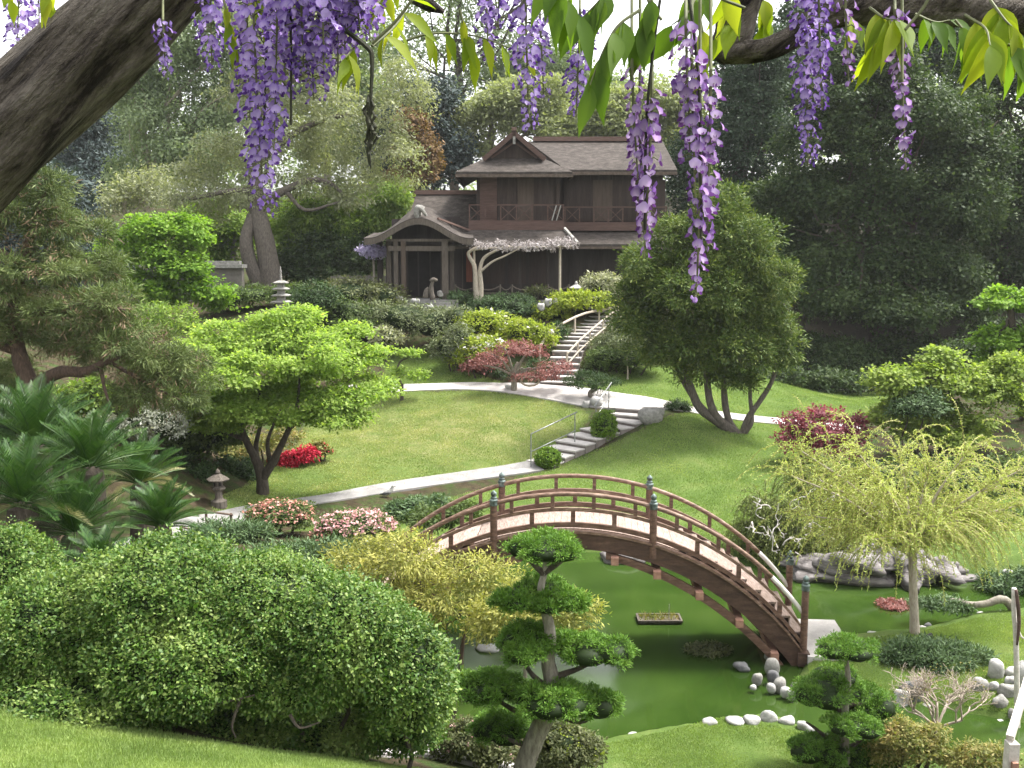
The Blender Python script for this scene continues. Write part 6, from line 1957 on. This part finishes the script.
# bird on the lawn
bd = G(388, 498)
bird = thing('bird', 'small grey and white bird standing on the lawn beside the pond path', 'bird', bd)
s = 1.0
m = MB()
m.tube([bd + [-.20, 0, .10], bd + [-.08, 0, .15], bd + [.05, 0, .20], bd + [.13, 0, .29], bd + [.16, 0, .36], bd + [.20, 0, .385]], [.03, .085, .095, .06, .045, .03], 10, sub=4)
m.lathe(bd + [.175, 0, .39], [(.01, -.05), (.045, -.02), (.048, .01), (.02, .045)], 10)
m.build('body', stone_pale, bird, True)
MB().tube([bd + [-.26, -.03, .12], bd + [-.1, -.085, .17], bd + [.06, -.085, .20]], [.015, .045, .03], 7, sub=3).build('wing', stone_dark, bird, True)
MB().tube([bd + [.21, 0, .39], bd + [.27, 0, .375]], [.016, .004], 6).build('beak', black_metal, bird)
for yy in (-.03, .03):
    MB().tube([bd + [.0, yy, .0], bd + [.0, yy, .12]], .009, 5).build('leg', wood_endgrain, bird)

# ------------------------------------------------------------------ near lawn grass blades
def grass(name, label, poly, n, hgt, w, lo=None, mat='grass'):
    poly = np.asarray(poly)
    a, b = poly.min(0), poly.max(0)
    if lo is not None: a = np.maximum(a, lo[0]); b = np.minimum(b, lo[1])
    xy = rng.uniform(a, b, size=(n, 2))
    xy = xy[poly_sd(xy[:, 0], xy[:, 1], poly) < .09]
    xy = xy[poly_sd(xy[:, 0], xy[:, 1], POND) > .04]
    z = height(xy[:, 0], xy[:, 1])
    pos = np.c_[xy, z - .005]
    k = len(pos)
    ax = np.c_[rng.normal(0, .45, k), rng.normal(0, .45, k), np.ones(k)]
    nr = unit(np.c_[rng.normal(0, 1, k), rng.normal(0, 1, k), np.full(k, .4)])
    V, F = leaf_cards(pos, nr, ax, hgt * rng.uniform(.5, 1.3, k), np.full(k, w))
    o = mesh_obj(name, V, F, lf[mat])
    return tag(o, label, 'grass', kind='stuff')


LM('dry_grass', (0.15, 0.22, 0.06), (0.27, 0.31, 0.11), (0.44, 0.42, 0.20), transl=.3, nscale=.55, spec=.2, namt=.8)
LM('grass', (0.12, 0.185, 0.05), (0.21, 0.29, 0.085), (0.35, 0.40, 0.15), transl=.3, nscale=.6, spec=.2, namt=.75)
for pi, (nm, lab) in enumerate((('slope_grass', 'short yellowing grass of the mounded lawn left of the steps'), ('upper_grass', 'short grass of the small lawn above the path'), ('shore_grass', 'short grass of the slope between the steps and the pond'), ('hill_grass', 'short grass of the lawn under the cypress'))):
    grass(nm, lab, LAWN_POLYS[pi], (150000, 40000, 170000, 70000)[pi], .06, .022, mat='dry_grass' if pi == 0 else 'grass')
grass('lawn_grass', 'short mown grass of the near lawn', NEAR_LAWN, 330000, .055, .009, ((-6.5, 7.5), (1.2, 12.8)))
grass('bank_grass', 'short mown grass of the bulging bank by the pond', LAWN_POLYS[5], 200000, .045, .012)
grass('island_grass', 'short grass of the island lawn under the willow', LAWN_POLYS[6], 170000, .045, .014, ((4.5, 18), (12.5, 25)))

# ------------------------------------------------------------------ the wisteria overhead
bark_vine = surf_mat('bark_vine', [(0.40, (0.018, 0.013, 0.010)), (0.47, (0.085, 0.070, 0.055)), (0.56, (0.15, 0.128, 0.103)), (0.72, (0.27, 0.24, 0.20))], 26, 0.95, 1.0, bump_scale=40, stretch=(1, 1, 1), fine=(110, .55), detail=8)
for nd in bark_vine.node_tree.nodes:      # grain runs along the leaning trunk
    if nd.type == 'MAPPING':
        nd.vector_type = 'TEXTURE'
        nd.inputs['Rotation'].default_value = (0, math.radians(-45), 0)
        nd.inputs['Scale'].default_value = (5.0, 1.0, 1.0)
LM('wist_banner', (0.10, 0.05, 0.25), (0.22, 0.135, 0.43), (0.46, 0.36, 0.65), heart=(.56, .48, .66), transl=.45, tcol=(1.1, .95, 1.2), nscale=6, rough=.6)
LM('wist_keel', (0.06, 0.022, 0.15), (0.12, 0.055, 0.25), (0.22, 0.13, 0.38), transl=.35, tcol=(1.1, .8, 1.2), nscale=6, rough=.6)
LM('mauve_banner', (0.125, 0.06, 0.23), (0.245, 0.145, 0.39), (0.48, 0.365, 0.62), heart=(.60, .51, .62), transl=.45, tcol=(1.1, .95, 1.1), nscale=6, rough=.6)
LM('mauve_keel', (0.08, 0.028, 0.12), (0.15, 0.065, 0.22), (0.26, 0.14, 0.36), transl=.35, tcol=(1.1, .8, 1.1), nscale=6, rough=.6)
LM('wist_leaf', (0.10, 0.17, 0.012), (0.19, 0.26, 0.02), (0.32, 0.36, 0.04), transl=.6, tcol=(1.7, 1.6, .6), nscale=4)
LM('wist_leaf_dark', (0.055, 0.11, 0.012), (0.085, 0.155, 0.02), (0.13, 0.21, 0.03), transl=.5, tcol=(1.6, 1.6, .6), nscale=4)
stem_mat = surf_mat('raceme_stem', [(0.3, (0.06, 0.07, 0.03)), (0.7, (0.15, 0.16, 0.07))], 20, .7, 0)
stem_dark = surf_mat('vine_twig', [(0.3, (0.018, 0.022, 0.012)), (0.7, (0.05, 0.05, 0.03))], 20, .8, .2)

vb = np.array([-2.6, 1.5, hz(-2.6, 1.5)])
vine = thing('wisteria_vine', 'old wisteria overhead with thick leaning trunk, hanging purple racemes and glowing yellow green leaves', 'wisteria', vb)


def gnarly_tube(name, pts, rad, mat, seg=22, sub=14, amp=.10, twist=.5, parent=vine):
    p, r = smooth_path(np.array(pts), sub, np.asarray(rad, float))
    t = unit(np.gradient(p, axis=0))
    s = unit(np.cross(t[0], [0, .3, 1.0]))
    V, F = [], []
    for i in range(len(p)):
        s = unit(s - t[i] * np.dot(s, t[i]))
        b = np.cross(t[i], s)
        for k in range(seg):
            a = 2 * math.pi * k / seg
            u = i / sub
            q = 1 + amp * (.55 * math.sin(3 * a + twist * u + 1.3 * math.sin(u * 1.1)) + .35 * math.sin(7 * a - twist * u * 1.7 + 2 * math.sin(u * .7)) + .28 * math.sin(2 * u + 2 * a) + .22 * math.sin(13 * a + 2.2 * u))
            V.append(p[i] + (s * math.cos(a) + b * math.sin(a)) * r[i] * q)
    for i in range(len(p) - 1):
        for k in range(seg):
            k2 = (k + 1) % seg
            F.append((i * seg + k, i * seg + k2, (i + 1) * seg + k2, (i + 1) * seg + k))
    F += [tuple(range(seg - 1, -1, -1)), tuple((len(p) - 1) * seg + k for k in range(seg))]
    return mesh_obj(name, V, F, mat, parent, True)


D = 2.35
gnarly_tube('trunk', [vb - [0, 0, .2], vb + [.05, .15, .7], P(-330, 420, 2.1), P(-190, 290, 2.2), P(-70, 198, D), P(10, 128, D), P(75, 66, D), P(125, 18, D), P(190, -38, D), P(290, -90, 2.4)], [.17, .15, .135, .125, .118, .112, .106, .10, .085, .06], bark_vine, 72, 20, .12, .35)
gnarly_tube('limb', [P(180, -40, 2.35), P(300, -58, 2.25), P(440, -52, 2.1), P(600, -50, 2.0), P(760, -48, 2.0), P(900, -45, 2.0)], [.05, .045, .04, .035, .034, .034], bark_vine, 16, 8, .1)
DR = 2.0
gnarly_tube('branch', [P(765, -60, DR), P(748, -20, DR), P(740, 10, DR), P(733, 35, DR), P(716, 57, DR)], [.045, .042, .036, .036, .022], bark_vine, 24, 10, .12)
gnarly_tube('branch', [P(728, 50, DR), P(760, 50, DR - .02), P(790, 38, DR - .02), P(820, 18, DR), P(860, 8, DR), P(915, 8, DR), P(965, 6, DR), P(1020, 14, DR), P(1090, 30, DR)], [.026, .021, .021, .026, .03, .032, .038, .036, .034], bark_vine, 24, 10, .12)
gnarly_tube('branch', [P(940, 0, DR), P(962, 12, DR), P(972, 22, DR)], [.04, .036, .008], bark_vine, 16, 8, .15)
gnarly_tube('branch', [P(395, -40, 2.1), P(410, -10, 2.05), P(428, 4, 2.0), P(444, 12, 2.0)], [.025, .018, .013, .004], bark_vine, 12, 8, .12)
gnarly_tube('branch', [P(290, -60, 2.1), P(310, -10, 1.95), P(340, 10, 1.9), P(372, 20, 1.9)], [.03, .024, .02, .006], bark_vine, 12, 8, .12)


def blossom_mesh(cent, out, size, V, F, M, A, closed=0.0):
    """one pea flower: upright rounded banner petal, two wings and a keel hanging in front"""
    o = unit(np.array(out) * [1, 1, .6] + rng.normal(size=3) * .25)
    side = unit(np.cross(o, [0, 0, 1.0]))
    up = unit(np.cross(side, o) + o * .1)
    n0 = len(V)
    # banner: 4x3 cupped patch
    for j in range(4):
        for i in range(4):
            a = (i / 3 - .5) * 2
            b = j / 3
            wv = (.30 + .70 * math.sin(math.pi * min(1, .16 + b * .66))) * (1 - closed * .5)
            x = a * wv * .58
            zz = b * .95 - .08 * a * a * (b > .5) - (.16 * abs(a) ** 3 if j == 3 else 0)
            yy = -.10 + .34 * a * a * .7 - .42 * b * b * (1 - closed) + closed * .2 * b
            V.append(cent + size * (side * x + up * (zz - .15) + o * yy))
            A.append(min(1, .15 + .75 * b + .5 * a * a + closed))
    for j in range(3):
        for i in range(3):
            F.append((n0 + j * 4 + i, n0 + j * 4 + i + 1, n0 + j * 4 + 5 + i, n0 + j * 4 + 4 + i)); M.append(0)
    n1 = len(V)
    for s in (-1, 1):   # wings
        n1 = len(V)
        for (x, y, z) in ((.03, .0, .05), (.13, .28, .16), (.17, .52, -.02), (.06, .66, -.22), (.10, .34, -.22)):
            V.append(cent + size * (side * s * x + o * y + up * (z - .12)))
            A.append(1.0)
        F.append((n1, n1 + 1, n1 + 2, n1 + 4)); M.append(1)
        F.append((n1 + 4, n1 + 2, n1 + 3)); M.append(1)


def raceme(pts, w, n, size, bluntness=.5, start=.06, dens_tail=1.0, stem_extra=None, bluish=False, strands=None):
    """hanging flower cluster along a drooping stem"""
    pts = smooth_path(np.array(pts), 8)
    seg = np.r_[0, np.cumsum(np.linalg.norm(np.diff(pts, axis=0), axis=1))]
    V, F, M, A = [], [], [], []
    ped = MB()
    for i in range(n):
        t = start + (1 - start) * (i + rng.random()) / n
        c = np.array([np.interp(t * seg[-1], seg, pts[:, k]) for k in range(3)])
        a = i * 2.39996 + rng.random()
        rad = w * (1 - t ** 2.2 * bluntness) * rng.uniform(.35, 1.12)
        o = np.array([math.cos(a), math.sin(a), rng.uniform(-.35, .25)])
        q = c + o * rad
        sz = size * (1 - .45 * max(0, t - .65) / .35) * rng.uniform(.65, 1.2)
        blossom_mesh(q, o + np.array([0, -.35, -.05]), sz, V, F, M, A, closed=max(0, (t - .8) * 3.5) if rng.random() < .8 else 0.0) if rng.random() > .22 else blossom_mesh(q, o + np.array([0, -.2, -.6]), sz * .8, V, F, M, A, closed=.8)
        if i % 2 == 0:
            ped.tube([c, (c + q) / 2 + [0, 0, .004], q - o * sz * .1], .0011, 3, cap=False)
    rc = mesh_obj('raceme', V, F, [lf['mauve_banner'], lf['mauve_keel']] if bluish else [lf['wist_banner'], lf['wist_keel']], vine, True, M)
    rc.data.attributes.new('petal', 'FLOAT', 'POINT').data.foreach_set('value', np.array(A, np.float32))
    top = stem_extra if stem_extra is not None else []
    sm = np.vstack([np.array(top).reshape(-1, 3), pts]) if len(top) else pts
    ped.tube(sm, np.linspace(.0028, .0012, len(sm)), 5)
    ped.build('stem', stem_mat, rc)
    return rc


def hang(px, py0, py1, d, dx=0.0):
    return [P(px, py0, d), P(px + dx * .3, py0 + (py1 - py0) * .4, d), P(px + dx, py1, d)]


k_ = lambda px, d: px * d / FPX
RAC = [  # px, top, bottom, distance, half width px, flowers, flower size m, drift
    (252, -40, 212, 1.75, 22, 130, .021, 12), (278, -40, 150, 1.70, 22, 90, .020, -4), (308, -40, 100, 1.72, 24, 80, .020, 6), (338, -45, 75, 1.8, 24, 60, .020, 0), (352, -50, 30, 1.7, 28, 55, .024, 8), (325, -50, 35, 1.75, 26, 55, .022, 4), (268, -50, 60, 1.85, 26, 60, .020, 0),
    (300, -50, 78, 1.68, 22, 70, .020, 4), (366, -55, 42, 1.78, 20, 44, .020, 4), (285, -50, 92, 1.82, 22, 70, .019, 0), (322, -50, 70, 1.66, 20, 60, .019, 2), (246, -40, 120, 1.82, 14, 60, .019, 4), (345, -50, 50, 1.72, 26, 60, .021, 0),
    (210, -50, 72, 2.0, 17, 62, .021, 2), (163, 20, 78, 2.2, 8, 22, .019, 3), (20, -40, 66, 2.6, 16, 60, .021, -4), (38, -30, 45, 2.7, 12, 34, .020, 2),
    (486, -40, 62, 1.95, 12, 34, .020, 2), (525, -40, 130, 1.85, 17, 74, .019, 4), (538, -50, 100, 1.95, 14, 46, .018, 6), (580, 10, 118, 1.9, 15, 56, .019, -4), (500, -50, 30, 1.9, 16, 30, .019, -2),
    (632, 66, 180, 1.55, 9, 26, .021, 6), (652, 90, 258, 1.55, 12, 48, .022, -8), (640, 130, 235, 1.57, 10, 30, .022, 4),
    (686, 20, 150, 1.5, 14, 36, .021, 4), (692, 60, 215, 1.5, 15, 50, .023, 4), (711, 70, 250, 1.52, 12, 46, .022, -4), (700, 190, 302, 1.5, 9, 26, .023, -4),
    (806, -40, 166, 1.8, 17, 120, .017, 2), (818, -40, 110, 1.75, 14, 60, .018, 4), (845, -20, 88, 1.7, 9, 26, .019, 4), (895, 10, 95, 1.75, 12, 34, .020, 4), (902, 80, 172, 1.7, 8, 24, .019, 4),
]
for px, a, b, d, hw, n, s, dx in RAC:
    mauve = (620 < px < 720) or px > 840
    raceme(hang(px, a, b, d, dx), k_(hw, d), int(n * (1.0 if mauve else 1.4)), s * (.76 if mauve else .8), start=.02, bluish=mauve, stem_extra=[P(px, -55, d + .1)] if a > -30 else None)

# hanging bare twigs
for pts, r in (([P(660, 0, 1.55), P(652, 60, 1.55), P(646, 130, 1.55), P(645, 230, 1.55)], .0024), ([P(686, -20, 1.5), P(695, 40, 1.5), P(700, 110, 1.5), P(701, 240, 1.5)], .0026), ([P(290, -40, 1.7), P(291, 60, 1.7), P(291, 125, 1.7)], .0022), ([P(272, -10, 1.75), P(266, 60, 1.75), P(264, 150, 1.75)], .0022)):
    MB().tube(pts, r, 6, sub=4).build('twig', stem_dark, vine)
m = MB()
m.tube([P(345, 30, 1.7), P(368, 48, 1.7), P(372, 60, 1.7), P(371, 95, 1.7), P(368, 150, 1.7)], [.004, .005, .004, .003, .0015], 6, sub=4)
for i in range(16):
    py = 95 + i * 3.5
    c = P(370 + random.uniform(-2, 2), py, 1.7)
    m.tube([c, c + [random.uniform(-.012, .012), random.uniform(-.01, .01), -.012], c + [random.uniform(-.010, .010), 0, -.035]], [.0022, .003, .001], 5)
m.build('withered_raceme', stem_dark, vine)


def leaflet(base, axis, nrm, L, W, V, F):
    """one curved pointed leaflet folded a little along its midrib"""
    a = unit(axis)
    n = unit(nrm - a * np.dot(nrm, a))
    s = np.cross(n, a)
    n0 = len(V)
    prof = [0, .62, .95, 1.0, .82, .50, .20, 0]
    cv = random.uniform(.05, .25)
    for i, w in enumerate(prof):
        t = i / (len(prof) - 1)
        c = base + a * L * t - n * L * cv * t * t + s * L * .04 * math.sin(5 * t)
        for k in (-1, 0, 1):
            V.append(c + s * k * W * .5 * w + n * (abs(k) * W * .13 * w + .012 * W * math.sin(9 * t + k)))
    for i in range(len(prof) - 1):
        for k in range(2):
            F.append((n0 + i * 3 + k, n0 + i * 3 + k + 1, n0 + i * 3 + 4 + k, n0 + i * 3 + 3 + k))


def spray(stalk, nleaf, L, W, mat, droop=.9, t0=.25, both=True, flat=.5):
    """a compound leaf: stalk with paired hanging leaflets"""
    st = smooth_path(np.array(stalk), 6)
    V, F = [], []
    seg = np.r_[0, np.cumsum(np.linalg.norm(np.diff(st, axis=0), axis=1))]
    for i in range(nleaf):
        t = t0 + (1 - t0) * i / max(1, nleaf - 1)
        c = np.array([np.interp(t * seg[-1], seg, st[:, k]) for k in range(3)])
        tg = unit(st[min(len(st) - 1, int(t * (len(st) - 1)) + 1)] - st[max(0, int(t * (len(st) - 1)) - 1)])
        sd = unit(np.cross(tg, [0, 0, 1.0]))
        for s in ((-1, 1) if both and i < nleaf - 1 else (random.choice((-1, 1)),)):
            if i == nleaf - 1: ax = tg + np.array([0, 0, -droop * .7])
            else: ax = sd * s * .55 + tg * .35 + np.array([random.uniform(-.2, .2), random.uniform(-.2, .2), -droop * random.uniform(.7, 1.3)])
            nr = np.array([random.uniform(-.5, .5), -flat + random.uniform(-.6, .3), .8])
            q = random.uniform(.8, 1.15)
            leaflet(c, ax, nr, L * q, W * q * .82, V, F)
    lv = mesh_obj('leaf_spray', V, F, mat, vine, True)
    MB().tube(st, np.linspace(.0028, .0010, len(st)), 5).build('leaf_stalk', stem_mat, lv)


WL, WLD = lf['wist_leaf'], lf['wist_leaf_dark']
random.seed(77)
SPR = [  # stalk (px,py,d)..., leaflets, length, width, material, droop
    ([(395, 45, 1.9), (430, 34, 1.9), (475, 36, 1.9), (520, 52, 1.9)], 6, .080, .022, WL, 1.3), ([(372, 46, 1.7), (395, 26, 1.75), (412, 0, 1.8)], 4, .075, .028, WL, .9), ([(360, 40, 1.75), (352, 50, 1.75), (345, 58, 1.7)], 3, .075, .026, WL, 1.0),
    ([(460, 10, 1.9), (466, 35, 1.9), (470, 48, 1.9)], 3, .075, .024, WL, 1.2), ([(222, -10, 1.8), (230, 30, 1.8), (236, 52, 1.8)], 4, .06, .018, WL, 1.2), ([(250, -20, 1.8), (258, 0, 1.8), (262, 12, 1.8)], 3, .06, .02, WL, 1.0), ([(290, -20, 1.9), (300, 10, 1.9), (318, 40, 1.9)], 4, .06, .02, WL, 1.0), ([(52, -20, 2.3), (48, 0, 2.3), (45, 8, 2.3)], 3, .07, .035, WL, .8),
    ([(545, -40, 1.55), (560, -10, 1.5), (575, 12, 1.5)], 5, .085, .034, WLD, 1.2), ([(640, 10, 1.5), (618, 26, 1.48), (603, 52, 1.47), (590, 85, 1.46)], 6, .075, .031, WLD, 1.3), ([(655, -10, 1.55), (645, 15, 1.55), (640, 30, 1.55)], 5, .07, .032, WLD, 1.2), ([(615, -20, 1.6), (600, 0, 1.6), (580, 20, 1.6)], 5, .075, .032, WLD, 1.1), ([(700, -20, 1.65), (690, 10, 1.6), (672, 25, 1.6)], 4, .07, .034, WLD, 1.0),
    ([(720, -20, 1.7), (730, 15, 1.75), (716, 38, 1.75)], 4, .065, .034, WL, 1.0), ([(760, -10, 2.1), (766, 15, 2.1), (762, 28, 2.1)], 4, .07, .035, WL, 1.0), ([(700, 20, 1.8), (705, 45, 1.8), (702, 62, 1.8)], 3, .06, .03, WL, 1.0), ([(535, -30, 2.0), (548, 0, 2.0), (570, 22, 2.0)], 4, .06, .022, WL, 1.1),
    ([(870, 8, 1.8), (885, 18, 1.75), (900, 20, 1.7)], 5, .085, .032, WL, 1.1), ([(890, 20, 1.8), (880, 35, 1.8), (872, 50, 1.8)], 4, .075, .027, WL, .9), ([(845, 12, 1.8), (858, 25, 1.8)], 3, .07, .028, WL, .8),
    ([(965, 15, 1.7), (985, 28, 1.65), (990, 45, 1.6)], 5, .085, .034, WL, 1.3), ([(990, 0, 1.75), (1005, 20, 1.7), (1016, 30, 1.7)], 5, .085, .036, WL, 1.2), ([(955, 20, 1.75), (968, 36, 1.75), (975, 48, 1.75)], 4, .07, .03, WLD, 1.1), ([(1000, 40, 1.7), (1022, 52, 1.7), (1040, 60, 1.7)], 4, .08, .034, WLD, 1.0), ([(915, 14, 1.9), (935, 22, 1.9), (950, 20, 1.9)], 4, .07, .03, WLD, 1.0),
    ([(400, -30, 1.9), (380, 0, 1.85), (372, 8, 1.8)], 4, .06, .022, WL, 1.0), ([(0, -30, 2.5), (10, 0, 2.5)], 3, .06, .03, WL, .9),
]
for pts, nl_, L, W, mt, dr2 in SPR:
    spray([P(*p) for p in pts], nl_, L, W, mt, dr2)
for pts in ([(640, -30), (650, 5), (662, 20)], [(690, -30), (715, -5), (745, 8)], [(935, -20), (925, 5), (905, 30)], [(412, 0), (395, 22), (372, 44)]):
    MB().tube([P(x, y, 1.68) for x, y in pts], .0026, 6, sub=4).build('twig', stem_mat, vine)

# ------------------------------------------------------------------ thin haze over the garden
hm, hnt, hout = new_mat('garden_haze')
pv = hnt.nodes.new('ShaderNodeVolumePrincipled')
pv.inputs['Color'].default_value = (0.93, 0.95, 0.97, 1)
pv.inputs['Density'].default_value = 0.0002
pv.inputs['Anisotropy'].default_value = 0.2
hnt.links.new(pv.outputs[0], hout.inputs['Volume'])
zlo = float(TV[:, 2].min()) - 1.0
hz_box = MB().bbox((gx[0] - 5, gy[0] - 5, zlo), (gx[-1] + 5, gy[-1] + 5, 42)).build('haze', hm)
tag(hz_box, 'thin pale air haze over the whole garden', 'haze', kind='stuff')
